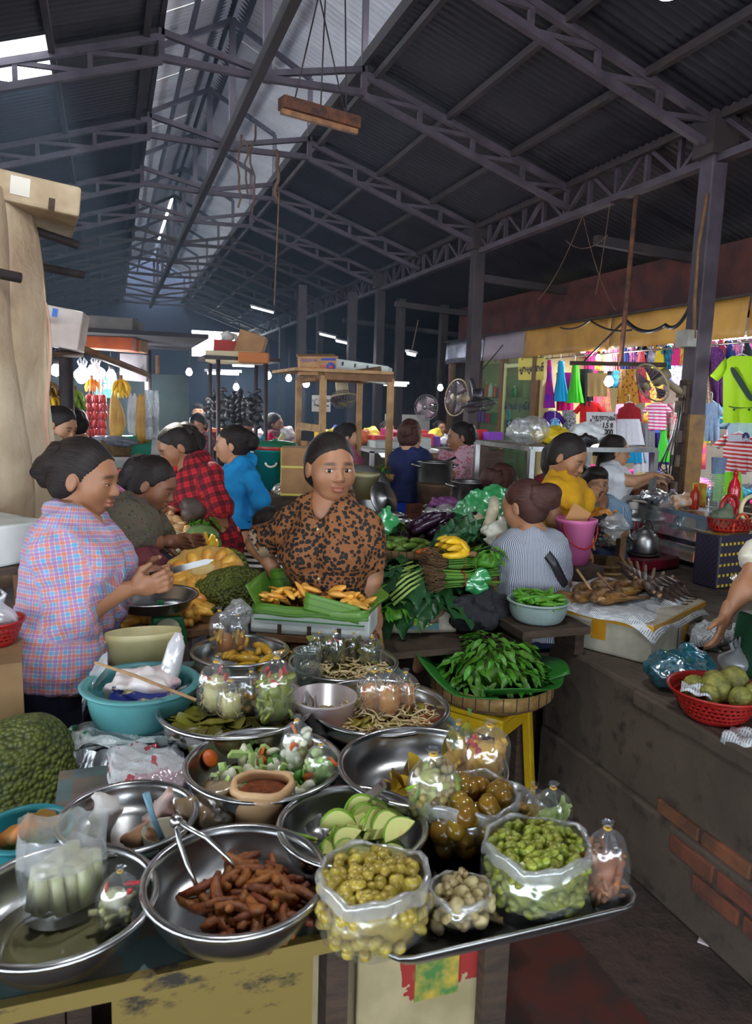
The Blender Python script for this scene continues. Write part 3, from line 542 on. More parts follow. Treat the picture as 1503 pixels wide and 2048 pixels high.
person('woman in cream blouse with white hairband looking down at the fish stall',Jp(4.7,head=(124,850),nb=(110,884),shR=(98,900,-.12),shL=(120,898,.12),elR=(100,948,-.12),wrR=(130,965,-.05),pel=(100,985),face=fd(.95,.3,-.5),hdR=fd(1,0,-.3)),skin=1,top=mCream,bottom=mNavyT,build=.84,sleeve=1.8,bres=.013,bun=(0,-.45,.05,.15),lids=.7)
person('woman in black top behind the woman with the white hairband',Jp(5.1,head=(152,852),nb=(160,886),shR=(140,905,-.1),shL=(184,900,.1),elL=(192,938,.1),wrL=(180,960),pel=(165,990),face=fd(-.3,-.9,-.4)),skin=1,top=mBlackT,bottom=mJean,build=.86,sleeve=.3,bres=.015,seam='front')
person('man in pale shirt with a bag strap among the far left stalls',Jp(7.6,head=(357,838),nb=(354,862),shR=(338,874,-.1),shL=(372,872,.1),elL=(380,895,.1),wrL=(388,910),elR=(334,900,-.1),wrR=(345,915),pel=(355,930),face=fd(.95,.3,-.1)),top=mCream,bottom=mNavyT,build=.95,female=False,hair='short',sleeve=.7,bres=.017,hres=.009,eyes=False)
person('woman in dark red checked shirt lifting her hand to her face',Jp(7.4,head=(396,850),nb=(398,872),shR=(386,884),shL=(412,884),elR=(382,896,-.1),wrR=(386,868,-.1),pel=(398,940),face=fd(-.3,.9,-.3)),top=mPlaidD,bottom=mNavyT,build=.85,sleeve=1.2,bres=.017,hres=.009,eyes=False)
person('man in white vest at the far stall with the black rack',Jp(9.5,head=(396,824),nb=(396,842),shR=(384,850),shL=(408,850),pel=(396,890),face=fd(.2,1,0)),skin=1,top=mWhiteT,build=.9,female=False,hair='short',bres=.02,hres=.009,eyes=False)
person('person bent over a bowl behind the woman in bright blue',Jp(8.,head=(492,852),nb=(497,872),shR=(484,884),shL=(510,884),pel=(500,930),face=fd(0,.9,-.9)),top=mWhiteT,build=.85,bres=.02,hres=.009,eyes=False)
person('child in black and white striped top behind the brown spotted shirt',Jp(3.3,head=(548,1060),nb=(548,1090),shL=(520,1098),shR=(576,1098),elL=(514,1128),wrL=(520,1150,.1),pel=(546,1168),knL=(520,1170,.3),knR=(570,1170,.3),face=fd(.3,-1,-.3)),top=mChild,bottom=mBlkPants,build=.72,H=.2,sleeve=.9,hem=.02,seam='front',bun=(0,-.4,-.2,.12),bres=.012)
pEdg,iEdg=person('seated seller in cream lace top reaching down beside the green scale',Jp(2.75,head=(1600,1010),nb=(1594,1080),shR=(1520,1112),shL=(1660,1105),elR=(1486,1180,-.05),wrR=(1452,1226,-.05),elL=(1680,1200),wrL=(1640,1240,-.1),pel=(1600,1290),knR=(1560,1275,-.3),anR=(1570,1310,.1),knL=(1650,1275,-.3),anL=(1640,1310,.1),face=fd(-.6,.6,-.3),hdR=fd(-.25,.1,-.95),thR=fd(-.5,.5),bkR=fd(.3,1),cuR=.3),top=mCream,bottom=mNavyT,build=.9,sleeve=.22)
# ================================================================== foreground table and its bowls
T=.80
mSteelB=M('brushed stainless steel',(205,205,203),(180,180,180),5,r=.26,met=1,bump=.02,bs=20)
mAlu=M('dull aluminium',(186,186,184),(160,160,158),12,r=.36,met=1,bump=.04)
mTin=M('galvanised tin',(150,152,150),(120,124,122),9,r=.42,met=.9,bump=.05)
mFilm=film('clear plastic bag',fac=.17,milky=.25);mFilmW=film('whitish plastic bag',(225,228,232),.5,.2,.7);mFilmR=film('thick clear bag rim',(225,225,225),.42,.18,.6);mFilmG=film('green plastic bag film',(70,190,110),.72,.25,.75);mFilmB=film('blue-green plastic bag film',(30,110,130),.75,.2,.7)
mBand=M('yellow rubber band',(205,160,60),r=.5);mPaper=M('crumpled white paper',(214,208,202),(190,180,172),9,r=.9)
def lam(px,py,z,w):p=PZ(px,py,z);return p,w*((p-CAM)@fw)/F/2
def bowl_mesh(r,h,foot=.5,flare=1.,n=48,lip=.012):
 pr=[(0,.004),(r*foot,.004)]
 for i in range(1,9):a=i/8*math.pi/2;pr.append((r*foot+(r*(1-foot)-lip*.4)*math.sin(a)**(.75/flare),.004+(h-.004)*(1-math.cos(a))))
 pr+=[(r+lip*.3,h+.001),(r+lip*.6,h-.003),(r+lip*.45,h-.008)]
 for i in range(8,0,-1):a=i/8*math.pi/2;pr.append((r*foot+.002+(r*(1-foot)-lip*.4)*math.sin(a)**(.75/flare),(h)*(1-math.cos(a))-.0015))
 pr+=[(r*foot,0),(0,0)];return MB().lathe(pr,n)
BOWL={}
def bowl(k,label,px,py,w,hr,mat=None,foot=.5,name='steel_bowl',base=None,lip=.012,cat='bowl'):
 p,r=lam(px,py,(base or T)+hr,w);o=bowl_mesh(r,hr,foot,lip=lip).build(name,mat or mSteelB,None,(p[0],p[1],base or T));tag(o,label,cat);BOWL[k]=(p,r,hr);return o
# ---- tables
mTop=NT('worn patterned oilcloth');v=mTop.co();ck=mTop.N('TexChecker');ck.inputs['Scale'].default_value=11;mTop.L(v,ck.inputs[0]);ck.inputs[1].default_value=(*lin((96,120,118)),1);ck.inputs[2].default_value=(*lin((120,110,92)),1);mTop.col(mTop.mix(mTop.ramp(mTop.noise(v,7,4),[(.4,0.),(.65,.75)]),ck.outputs[0],lin((62,56,52))));mTop.set(.4)
mYel=NT('chipped yellow paint on board');v=mYel.co();mYel.col(mYel.mix(mYel.ramp(mYel.noise(mYel.scl(v,1,1,2.2),9,6,.7),[(.56,0.),(.64,1.)]),lin((128,108,50)),lin((46,40,30))));mYel.set(.7)
mWoodD=M('dark weathered wood',(78,60,46),(54,42,34),10,r=.8,bump=.3,stretch=(1,1,6));mWoodL=M('pale raw wood',(176,136,92),(140,104,68),12,r=.75,bump=.2);mWoodM=M('brown wood',(128,90,58),(98,68,44),10,r=.75,bump=.25)
FY=PZ(330,1935,T)[1]
t=thing('display_table','low front table with oilcloth top and chipped yellow edge under the bowls','table',(0,0,0))
dL=PZ(60,1692,T)[1]-FY;MB().box((.325,FY+.33,T-.012),(.89,.66,.024)).build('tabletop',mTop.m,t);MB().box((-.505,FY+dL/2,T-.012),(.77,dL,.024)).build('tabletop_extension',mTop.m,t);MB().box((-.06,FY-.006,T-.011),(1.66,.016,.026)).build('front_edge',mYel.m,t)
for x,y in((-.84,FY+.08),(-.84,FY+dL-.04),(-.09,FY+.6),(.64,FY+.08),(.64,FY+.6)):
 if 1:MB().box((x,y,(T-.03)/2),(.05,.05,T-.03)).build('leg',mWoodD,t)
xa,xb=PY(222,1960,FY+.06)[0],PY(622,1960,FY+.06)[0];MB().box(((xa+xb)/2,FY+.06,.41),(xb-xa,.02,.7)).build('yellow_front_panel',mYel.m,t)
xc=PY(700,1960,FY+.06)[0];MB().box(((xb+xc)/2+.01,FY+.08,.41),(xc-xb-.03,.05,.74)).build('front_post',mWoodD,t)
mTorn=NT('cream carton with torn red print');v=mTorn.co();sp=mTorn.sep(v);n=mTorn.noise(v,14,4)
msk=mTorn.math('MULTIPLY',mTorn.math('GREATER_THAN',mTorn.math('ADD',sp[2],mTorn.math('MULTIPLY',mTorn.math('SUBTRACT',n,.5),.2)),.58),mTorn.math('GREATER_THAN',mTorn.math('ADD',sp[0],mTorn.math('MULTIPLY',mTorn.math('SUBTRACT',n,.5),.03)),-.04))
mTorn.col(mTorn.mix(msk,mTorn.ramp(mTorn.noise(v,6,4),[(.35,lin((186,170,130))),(.65,lin((150,136,100)))]),mTorn.ramp(mTorn.noise(v,12,1),[(.55,lin((150,40,34))),(.65,lin((176,140,70)))])));mTorn.set(.75)
xd=PY(972,1960,FY+.06)[0];cb=thing('carton','tall cream carton with torn red and green label under the table','carton',((xc+xd)/2+.01,FY+.23,0));MB().box((0,0,.385),(xd-xc-.02,.3,.76)).build('body',mTorn.m,cb,bevel=.004);MB().box((.03,-.151,.60),(.085,.003,.075)).build('green_label',M('green label print',(70,120,60),(190,160,60),30,r=.6),cb)
t=thing('display_table','back table carrying the pickle bowls and teal basin','table',(0,0,0));MB().box((.42,1.96,T-.013),(.84,.72,.024)).build('tabletop',mTop.m,t)
for x in(.03,.80):
 for y in(1.66,2.28):MB().box((x,y,(T-.03)/2),(.05,.05,T-.03)).build('leg',mWoodD,t)
ta,tb=PZ(1280,1795,T+.03),PZ(660,1895,T+.03)
t=thing('metal_tray','shallow aluminium tray sticking out over the table corner','tray',((ta[0]+.36)/2,ta[1]+.2,T+.001))
hx,hy=(ta[0]-.36)/2,.21;b=MB();pr=[(0,.0),(.93,.0),(.97,.012),(1.,.028),(1.015,.028),(1.01,.022)]
def rrect(s,z,q=.12):
 out=[]
 for cx,cy_,a0 in((1,1,0),(-1,1,90),(-1,-1,180),(1,-1,270)):
  for a in(0,30,60,90):an=math.radians(a0+a);out.append((cx*(hx*s-.04)+.04*math.cos(an),cy_*(hy*s-.04)+.04*math.sin(an),z))
 return out
vs=[];[vs.extend(rrect(s if s>0 else.25,z))for s,z in pr];n=16;b.add(vs,[(i*n+j,i*n+(j+1)%n,(i+1)*n+(j+1)%n,(i+1)*n+j)for i in range(len(pr)-1)for j in range(n)]+[tuple(range(n))]);b.build('tray_body',mAlu,t,solid=.002)
# ---- bowls
bowl('B1','steel bowl of brown seasoned strips with tongs',472,1748,356,.072);bowl('B2','wide steel bowl holding an open bag of pale stems',118,1795,372,.066,foot=.55)
bowl('B3','steel bowl with crumpled paper and spice packets',257,1627,262,.056);bowl('B4','steel bowl of green mango slices with a ladle',705,1645,290,.07)
bowl('B5','steel bowl of mixed white radish and carrot salad',528,1521,305,.076);bowl('B6','steel bowl with yellow pickles in its far end',845,1525,330,.078)
bowl('B7','steel bowl of pickled greens in brine',473,1407,303,.085);bowl('B8','steel bowl of bean sprouts in orange sauce',757,1408,275,.07)
bowl('B9','steel bowl of yellow pickled aubergine',480,1298,188,.075);bowl('B10','steel bowl of dark pickled mustard greens',685,1320,215,.06)
mTeal=M('faded teal plastic',(84,150,150),(70,130,134),6,r=.45);bowl('teal','teal plastic basin filled with packets',282,1362,216,.11,mTeal,.6,'plastic_basin',lip=.02,cat='basin')
def pile(k,n,f,zr=(.2,.8),rad=.8,off=(0,0),seedz=0):
 """n spots heaped in bowl k"""
 p,r,h=BOWL[k];out=[]
 for i in range(n):
  a=rr(0,6.28);q=math.sqrt(rr(0,1))*rad;z=T+h*(zr[0]+(zr[1]-zr[0])*(i/n)*(1-.55*q*q));q2=min(q,.55+.4*((z-T)/h));out.append(f(np.array([p[0]+(off[0]+q2*math.cos(a))*r,p[1]+(off[1]+q2*math.sin(a))*r,z])))
 return out
def liquid(k,frac,mat,label,name='brine'):
 p,r,h=BOWL[k];z=h*frac;rz_=r*(.5+.5*math.sin(math.acos(max(0,1-frac)))**.75)*.985;o=MB().lathe([(0,0),(rz_*.6,0),(rz_,0),(rz_*.9,-.012),(0,-.012)],40).build(name,mat,None,(p[0],p[1],T+z));return tag(o,label,'brine')
mBrine=M('olive brine',(96,88,34),(60,58,24),9,r=.06,bump=.1,bs=12);mSauce=M('orange chilli sauce',(196,104,50),(150,70,30),14,r=.15)
# seasoned strips
def strip_mesh(s,mt=None):
 random.seed(s);L=rr(.05,.085);c=rr(.4,1.6);pts=[];n=7
 for i in range(n):a=(i/(n-1)-.5)*c;pts.append((math.sin(a)*L/c,(math.cos(a)-1)*L/c,rr(-.002,.002)))
 return MB().tube(pts,[.006,.0085,.0095,.0095,.009,.008,.005],7).mesh('strip')
mStrip=M('spiced brown strip',(152,84,32),(110,54,22),40,r=.5,bump=.4,bs=90,rnd=.2)
scatter('seasoned_strip',[strip_mesh(i)for i in range(8)],mStrip,pile('B1',120,lambda p:(p,(rr(-.5,.5),rr(-.5,.5),rr(0,6.3)),rr(.75,1.05)),(.2,.9),.58,(.12,-.1)),'brown spiced strip in the steel bowl with tongs','food strip','spiced strips in the front steel bowl')
# tongs
p,r,h=BOWL['B1'];t=thing('tongs','steel tongs resting in the bowl of brown strips','tongs',(0,0,0));e=PZ(430,1770,T+.05);s0=PZ(352,1642,T+.14)
for dx,nm in((-.012,'arm'),(.02,'arm')):
 MB().tube([s0,s0*.66+e*.34+np.array([dx*1.3,0,.004]),s0*.33+e*.67+np.array([dx*2,0,.003]),e+np.array([dx*2.2,dx*.6,0])],[.005,.0045,.004,.004],6).build(nm,mSteelB,t)
MB().ell(s0,(.011,.011,.011)).build('bend',mSteelB,t)
# green mango slices
def crescent(s,L=.075,wd=.03,th=.009):
 n=9;top=[(-L/2+L*i/n,wd*math.sin(math.pi*i/n)**.8)for i in range(n+1)];bot=[(-L/2+L*i/n,-wd*.22*math.sin(math.pi*i/n))for i in range(n,-1,-1)][1:-1];b=MB();poly=top+bot;b.prism(poly,-th/2,th/2);b.cur=1;pts=[(x,0,y)for x,y in top];b.tube(pts,[.001]+[th*.55]*(n-1)+[.001],6);return b.mesh('slice')
mFlesh=M('pale green mango flesh with chilli flecks',(214,214,130),(206,150,92),30,r=.35,thr=(.55,.75));mGSkin=M('green mango skin',(126,168,40),(98,140,32),8,r=.35)
cm=crescent(0);cm.materials.append(mFlesh);cm.materials.append(mGSkin)
scatter('mango_slice',cm,mFlesh,pile('B4',34,lambda p:(p,(rr(-1.2,-.2),rr(-.4,.4),rr(-.6,.8)),rr(.7,.95)),(.2,1.2),.55,(.25,-.2)),'pale slice of green mango in the ladle bowl','mango slice','green mango slices')
p,r,h=BOWL['B4'];o=dup(bpy.data.objects['mango_slice'],(p[0]-r*.62,p[1]+.01,T+h*.6),rot=(-.9,.5,1.9),label='single mango slice leaning on the empty side of the ladle bowl');del o['group']
t=thing('ladle','steel ladle lying in the bowl of green mango','ladle');a,c=PZ(770,1565,T+.12),PZ(660,1662,T+.03);MB().bar(a,c,.03,.004).build('handle',mSteelB,t);MB().lathe([(0,-.012),(.02,-.009),(.034,.004),(.036,.006),(.02,-.006),(0,-.009)],20,(c[0]-.015,c[1]-.008,c[2]+.006)).build('scoop',mSteelB,t);MB().lathe([(.004,0),(.006,.001),(.004,.002)],12,tuple(a*.93+c*.07+np.array([0,0,.003]))).build('hang_hole',mSteelD,t)
# salad
mRad=M('white radish',(226,222,204),(206,208,170),20,r=.35,rnd=.08);mCar=M('carrot slice',(224,110,40),r=.4,rnd=.1);mCuc=M('cucumber piece',(150,190,90),(206,214,160),25,r=.35,rnd=.1);mLeafB=M('bright leaf piece',(80,150,50),(60,120,40),20,r=.5)
chip=MB().ell((0,0,0),(.022,.013,.007),None,8,5).mesh('piece');disc=MB().lathe([(0,.003),(.013,.003),(.015,0),(.013,-.003),(0,-.003)],10).mesh('slice');wed=MB().prism([(-.02,0),(.02,.004),(.016,.014),(-.015,.011)],-.005,.005).mesh('stick')
q=lambda p:(p,rot3(),rr(.8,1.3))
for me,mt,n,nm,lb,g in((chip,mRad,44,'radish_piece','white radish piece in the mixed salad bowl','radish pieces in the salad'),(disc,mCar,12,'carrot_slice','round orange carrot slice in the mixed salad bowl','carrot slices in the salad'),(wed,mCuc,34,'cucumber_stick','pale green cucumber stick in the mixed salad bowl','cucumber sticks in the salad'),(chip,mLeafB,10,'leaf_piece','bright green leaf piece in the mixed salad bowl','leaf pieces in the salad')):
 m2=me.copy();scatter(nm,m2,mt,pile('B5',int(n*1.5),q,(.25,.95),.8,(.05,-.12)),lb,'salad piece',g)
p,r,h=BOWL['B5'];o=tag(MB().lathe([(0,.003),(.018,.003),(.02,0),(.018,-.002),(0,-.003)],16).build('carrot_slice',mCar,None,(p[0]-r*.62,p[1]+r*.62,T+h*.62),rot=(.9,.2,.5)),'large carrot round stuck inside the salad bowl wall','salad piece')
liquid('B5',.22,M('salad dressing',(150,130,80),r=.1),'thin dressing in the salad bowl','dressing')
# pickled greens B7, sprouts B8, dark greens B10, aubergine B9, yellow pickles B6
def leafmesh(s,L=.09,w=.025,curl=.3):
 random.seed(s);c=rr(-curl,curl);k=rr(-.3,.3)
 def f(u,v):x=(u-.5)*L;wd=w*math.sin(math.pi*min(max(u,.02),.99))**.7;return(x,(v-.5)*2*wd+k*u*u*L*.3,c*x*x/L*2+.25*abs(v-.5)*wd)
 return MB().grid(f,8,2).mesh('leaf')
mPG=M('olive pickled leaf',(128,122,40),(92,92,30),16,r=.25,rnd=.2);mPD=M('dark pickled leaf',(70,76,34),(44,50,24),20,r=.25,rnd=.2)
liquid('B7',.62,mBrine,'olive brine in the pickled greens bowl');liquid('B10',.6,mBrine,'dark brine in the mustard greens bowl')
LM=[leafmesh(i)for i in range(6)]
scatter('pickled_leaf',LM,mPG,pile('B7',46,lambda p:(p,(rr(-.25,.25),rr(-.25,.25),rr(0,6.3)),rr(.7,1.2)),(.62,.72),.85),'olive pickled leaf floating in brine','pickled leaf','pickled greens in the brine bowl')
sp_=[MB().tube([(-.03+.01*i,.008*math.sin(i*.9+s),.003*math.cos(i+s))for i in range(7)],[.0022]*6+[.001],5).mesh('sprout')for s in range(5)];mSpr=M('pale bean sprout',(226,210,170),(214,180,120),30,r=.35,rnd=.12)
scatter('bean_sprout',sp_,mSpr,pile('B8',210,lambda p:(p,(rr(-.5,.5),rr(-.5,.5),rr(0,6.3)),rr(.7,1.2)),(.5,.98),.72,(.05,-.15)),'pale bean sprout in orange sauce','bean sprout','bean sprouts in the sauce bowl');liquid('B8',.5,mSauce,'orange chilli sauce under the bean sprouts','sauce')
scatter('gherkin_slice',[disc.copy()],M('olive gherkin',(150,140,46),(120,110,36),20,r=.3),pile('B8',26,lambda p:(p,(rr(-.5,.5),rr(-.5,.5),rr(0,6)),rr(1.,1.5)),(.6,.8),.75,(0,.2)),'olive gherkin slice beside the bean sprouts','gherkin slice','gherkin slices among the sprouts')
scatter('pickled_shred',[m_.copy()for m_ in sp_],M('grey-green pickled stem',(150,152,110),(90,100,50),30,r=.3),pile('B10',120,lambda p:(p,(rr(-.4,.4),rr(-.4,.4),rr(0,6.3)),rr(.8,1.4)),(.6,.85),.8),'dark pickled mustard stem in brine','pickled stem','mustard stems in the brine bowl')
aub=MB().tube([(-.05,0,0),(-.03,.006,.004),(0,.01,.006),(.03,.006,.004),(.05,0,0)],[.006,.014,.016,.013,.004],8).mesh('aubergine');mAub=M('yellow pickled aubergine',(206,162,50),(150,104,32),16,r=.25,rnd=.15)
scatter('pickled_aubergine',aub,mAub,pile('B9',22,lambda p:(p,(rr(-.3,.3),rr(-.3,.3),rr(0,6.3)),rr(.7,1.)),(.5,.95),.7,(.2,-.1)),'yellow pickled aubergine in the rear steel bowl','aubergine','pickled aubergines')
scatter('yellow_pickle',[leafmesh(i+20,.06,.016,.6)for i in range(4)],M('yellow pickled cabbage',(212,170,44),(160,130,40),20,r=.3,rnd=.2),pile('B6',90,lambda p:(p,rot3(),rr(.8,1.3)),(.15,.75),.62,(.1,-.25)),'yellow pickled cabbage strip in the steel bowl','pickle','yellow pickles in the steel bowl')
# ---- bags
def tied_bag(label,px,py,hpx,wpx,fill,zb=None,lean=(0,0),name='tied_bag',mat=None,group=None,seed=0,base=None):
 """clear bag of food twisted shut on top with a rubber band; fill = list of (name,mesh,mat,n,scale,label,cat,group,zrange)"""
 p=base if base is not None else PZ(px,py,zb if zb is not None else T+.004);d=(p-CAM)@fw;s=d/F;h=hpx*s*1.02;w=wpx*s/2;random.seed(seed+int(px))
 ph=rr(0,6);pr=[(.02,0),(.75,.0),(.93,.06),(1.,.2),(1.0,.45),(.94,.62),(.74,.77),(.4,.87),(.12,.915),(.10,.93),(.2,.965),(.26,1.)];n=26;b=MB()
 def f(u,v):
  i=u*(len(pr)-1);j=min(int(i),len(pr)-2);k=i-j;r_,z_=pr[j][0]*(1-k)+pr[j+1][0]*k,pr[j][1]*(1-k)+pr[j+1][1]*k;a=v*2*math.pi
  cr=1+(.05+.22*max(0,z_-.62))*math.sin(a*5+ph+z_*3)+.04*math.sin(a*9-ph)
  return(w*r_*cr*math.cos(a)+lean[0]*h*z_,w*r_*cr*.82*math.sin(a)+lean[1]*h*z_,h*z_)
 b.grid(f,26,n);t=thing(name,label,'bag',p,group=group);b.build('film',mat or mFilm,t);zt=h*.92;MB().tube([(lean[0]*zt+w*.13*math.cos(x),lean[1]*zt+w*.13*math.sin(x),zt)for x in np.linspace(0,6.28,9)],w*.05,5).build('rubber_band',mBand,t)
 zf_=max(q[8][1]for q in fill);MB().lathe([(0,.03*h),(w*.5,.04*h),(w*.66,.15*h),(w*.68,zf_*.5*h),(w*.6,zf_*.85*h),(0,zf_*.95*h)],18,sy=.82).build('filling',fill[0][2],t)['kind']='stuff'
 for nm,me,mt,k,sc,lb,ct,g,(z0,z1)in fill:
  sp=[]
  for i in range(k):
   a=rr(0,6.28);q_=rr(.6,.78);z=z0+(z1-z0)*(i+.5)/k;rz_=1 if z<.6 else 1-(z-.6)*2;sp.append((np.array(p)+np.array([w*q_*rz_*math.cos(a)+lean[0]*h*z,w*.82*q_*rz_*math.sin(a)+lean[1]*h*z,h*z]),rot3(),.78*sc*rr(.85,1.15)))
  scatter(nm,me.copy(),mt,sp,lb,ct,g)
 return t
def open_bag(label,px,py,wpx,hpx,fill,zb=None,name='open_bag',fillz=.9,rim=True,hq=None):
 p=PZ(px,py,zb if zb is not None else T+.004);d=(p-CAM)@fw;s=d/F;w=wpx*s/2;h=hpx*s;ph=rr(0,6);pr=[(.05,0),(.7,.0),(.9,.08),(1.0,.3),(1.,.55),(.93,.8),(.88,1.),(.9,1.05),(.97,1.04),(.99,.93),(.985,.82)];b=MB()
 def f(u,v):
  i=u*(len(pr)-1);j=min(int(i),len(pr)-2);k=i-j;r_,z_=pr[j][0]*(1-k)+pr[j+1][0]*k,pr[j][1]*(1-k)+pr[j+1][1]*k;a=v*2*math.pi;cr=1+.025*math.sin(a*3+ph)+.02*math.sin(a*11+u*9+ph);zz=z_+(.05*math.sin(a*4+ph)+.03*math.sin(a*9)if z_>.75 else 0);return(w*r_*cr*math.cos(a),w*.9*r_*cr*math.sin(a),h*zz)
 t=thing(name,label,'bag',p);b.grid(lambda u,v:f(u*.62,v),14,30).build('film',mFilm,t)
 if rim:MB().grid(lambda u,v:f(.60+u*.4,v),8,30).build('rolled_rim',mFilmR,t)
 MB().lathe([(0,.02*h),(w*.66,.03*h),(w*.78,.14*h),(w*.84,.35*h),(w*.84,.6*h),(w*.80,fillz*h-.008),(0,fillz*h-.002)],28,sy=.9).build('filling',fill[0][2],t)['kind']='stuff'
 for nm,me,mt,k,sc,lb,ct,g in fill:
  sp=[]
  for i in range(k):
   a=rr(0,6.28);surf=i<k*.5;q_=math.sqrt(rr(0,1))*.80 if surf else rr(.84,.9);z=(fillz+.12*(1-q_**2))if surf else rr(.1,.8)
   if not surf:q_*=(.8 if z<.15 else 1)
   z+=rr(-.04,.04);sp.append((np.array(p)+np.array([w*q_*math.cos(a),w*.9*q_*math.sin(a),h*z]),rot3(),sc*rr(.85,1.15)))
  scatter(nm,me,mt,sp,lb,ct,g)
 return t
ball=MB().ell((0,0,0),(.009,.009,.0095),None,10,7).mesh('berry');plum=MB().ell((0,0,0),(.0185,.0185,.021),None,14,10).mesh('plum');oliv=MB().ell((0,0,0),(.0065,.0065,.0095),None,9,6).mesh('olive')
mBer=M('pickled yellow berry',(192,170,72),(164,140,54),60,r=.28,rnd=.12);mPlum=M('olive brown plum',(150,112,34),(116,86,28),24,r=.18,rnd=.2);mOl=M('split green olive',(160,164,60),(120,130,40),60,r=.3,rnd=.2);mMush=M('pale mushroom',(196,180,132),(150,130,84),25,r=.5,rnd=.15)
open_bag('open plastic bag of round yellow pickled berries on the tray edge',742,1868,232,132,[('pickled_berry',ball,mBer,230,1.05,'round yellow pickled berry in the open bag on the tray','berry','pickled yellow berries')],T+.012)
open_bag('open plastic bag heaped with split green olives',1068,1795,222,118,[('green_olive',oliv,mOl,290,1.05,'split green olive in the heaped open bag','olive','split green olives')],T+.006,fillz=.93)
open_bag('open plastic bag of large olive-brown plums',938,1680,200,100,[('pickled_plum',plum,mPlum,62,1.,'large olive-brown pickled plum in its open bag','plum','pickled plums')],T+.006,fillz=.9)
mus=MB().ell((0,0,.006),(.013,.013,.008),None,10,6).tube([(0,0,.003),(.002,0,-.01),(0,.002,-.022)],[.005,.005,.006],6).mesh('mushroom')
open_bag('slumped plastic bag of pale pickled mushrooms between two fuller bags',918,1835,130,62,[('pickled_mushroom',mus,mMush,40,1.0,'pale pickled mushroom in the slumped bag','mushroom','pickled mushrooms')],T+.006,fillz=.85)
mMang=M('brown dried mango',(176,106,40),(130,72,28),22,r=.4,rnd=.18);mYF=M('yellow pickled fruit',(214,170,56),(196,140,60),20,r=.35,rnd=.15);mRedF=M('red chilli piece',(190,50,34),r=.3,rnd=.15);mPap=M('pale shredded papaya',(214,204,140),(196,180,110),25,r=.4,rnd=.1);mGF=M('green mango stick',(150,180,70),(196,206,130),16,r=.35,rnd=.1)
fin=MB().tube([(-.03,0,0),(-.01,.004,.002),(.012,.004,0),(.03,0,0)],[.005,.008,.008,.003],7).mesh('finger');chunk=MB().ell((0,0,0),(.014,.011,.009),None,8,6).mesh('chunk')
tied_bag('tied clear bag of brown dried mango pieces at the tray corner',1203,1800,165,100,[('dried_mango',fin,mMang,46,.7,'brown dried mango finger in a tied bag','dried fruit','dried mango in the corner bag',(.06,.66))],T+.006)
tied_bag('tied clear bag of long green mango sticks behind the olives',1098,1690,130,86,[('mango_stick',fin,mGF,26,.8,'long green mango stick in a tied bag','mango stick','mango sticks',(.06,.6))],T+.05,base=PZ(1098,1690,T+.006))
tied_bag('tied clear bag with yellow fruit beside the long mango sticks',1062,1662,100,74,[('fruit_chunk',chunk,mYF,16,1.,'small yellow fruit chunk in the bag by the mango sticks','fruit chunk','chunks beside the sticks',(.1,.55))],T+.006)
BZ6=T+.085
tied_bag('bulging clear bag of mango halves and green grapes',868,1640,150,112,[('grape',ball,M('pale green grape',(190,190,110),r=.25,rnd=.1),40,1.05,'pale green grape in the bulging bag','grape','grapes in the bulging bag',(.08,.45)),('mango_half',cm,mFlesh,10,.8,'sliced mango half in the bulging bag','mango slice','mango halves in the bulging bag',(.2,.6)),('peeled_nut',chunk,mMush,22,.9,'peeled pale nut in the bulging bag','nut','nuts in the bulging bag',(.45,.75))],T+.05,lean=(-.06,0))
tied_bag('clear bag of yellow and red pickled fruit leaning over the steel bowl',962,1562,120,100,[('pickled_fruit',chunk,mYF,46,1.05,'yellow pickled fruit chunk in the leaning bag','fruit chunk','yellow fruit in the leaning bag',(.06,.7)),('red_fruit',chunk,mRedF,9,.9,'red fruit chunk in the leaning bag','fruit chunk','red fruit in the leaning bag',(.4,.72))],T+.06,lean=(.14,.05))
tied_bag('clear bag of yellow wedges with a green leaf top',912,1535,98,66,[('fruit_wedge',fin,mYF,22,.7,'yellow fruit wedge in the leaf-topped bag','fruit wedge','yellow wedges',(.06,.55)),('herb_leaf',LM[0],mLeafB,8,.7,'green herb leaf in the wedge bag','leaf','leaves in the wedge bag',(.55,.8))],T+.08)
pf=lambda n,g,lab,z=(.05,.66):[('papaya_shred',sp_[0],mPap,n,.62,lab,'shred',g,z)]
zB7=T+.055
tied_bag('taller clear bag of shredded papaya with red chilli',432,1424,112,74,pf(60,'shreds in the taller papaya bag','pale papaya shred in the taller bag')+[('chilli',fin,mRedF,4,.6,'red chilli strip in the taller papaya bag','chilli','chillies in the papaya bag',(.6,.72))],zB7)
tied_bag('shorter clear bag of shredded papaya in the brine bowl',462,1436,84,58,pf(48,'shreds in the shorter papaya bag','pale papaya shred in the shorter bag'),zB7)
tied_bag('clear bag of dark pickled aubergines standing in the brine bowl',502,1424,90,54,[('small_aubergine',plum,mPD,20,.7,'small dark pickled aubergine in a bag','aubergine','dark aubergines in a bag',(.06,.65))],zB7)
tied_bag('wide clear bag of sliced gherkin with red chilli',552,1440,138,84,[('gherkin',disc,M('gherkin green slice',(150,156,60),(120,130,44),24,r=.25,rnd=.15),40,1.35,'gherkin slice in the wide clear bag','gherkin slice','gherkins in the wide bag',(.05,.65)),('chilli',fin,mRedF,5,.7,'red chilli strip in the gherkin bag','chilli','chillies in the gherkin bag',(.62,.74))],zB7)
zB8=T+.045
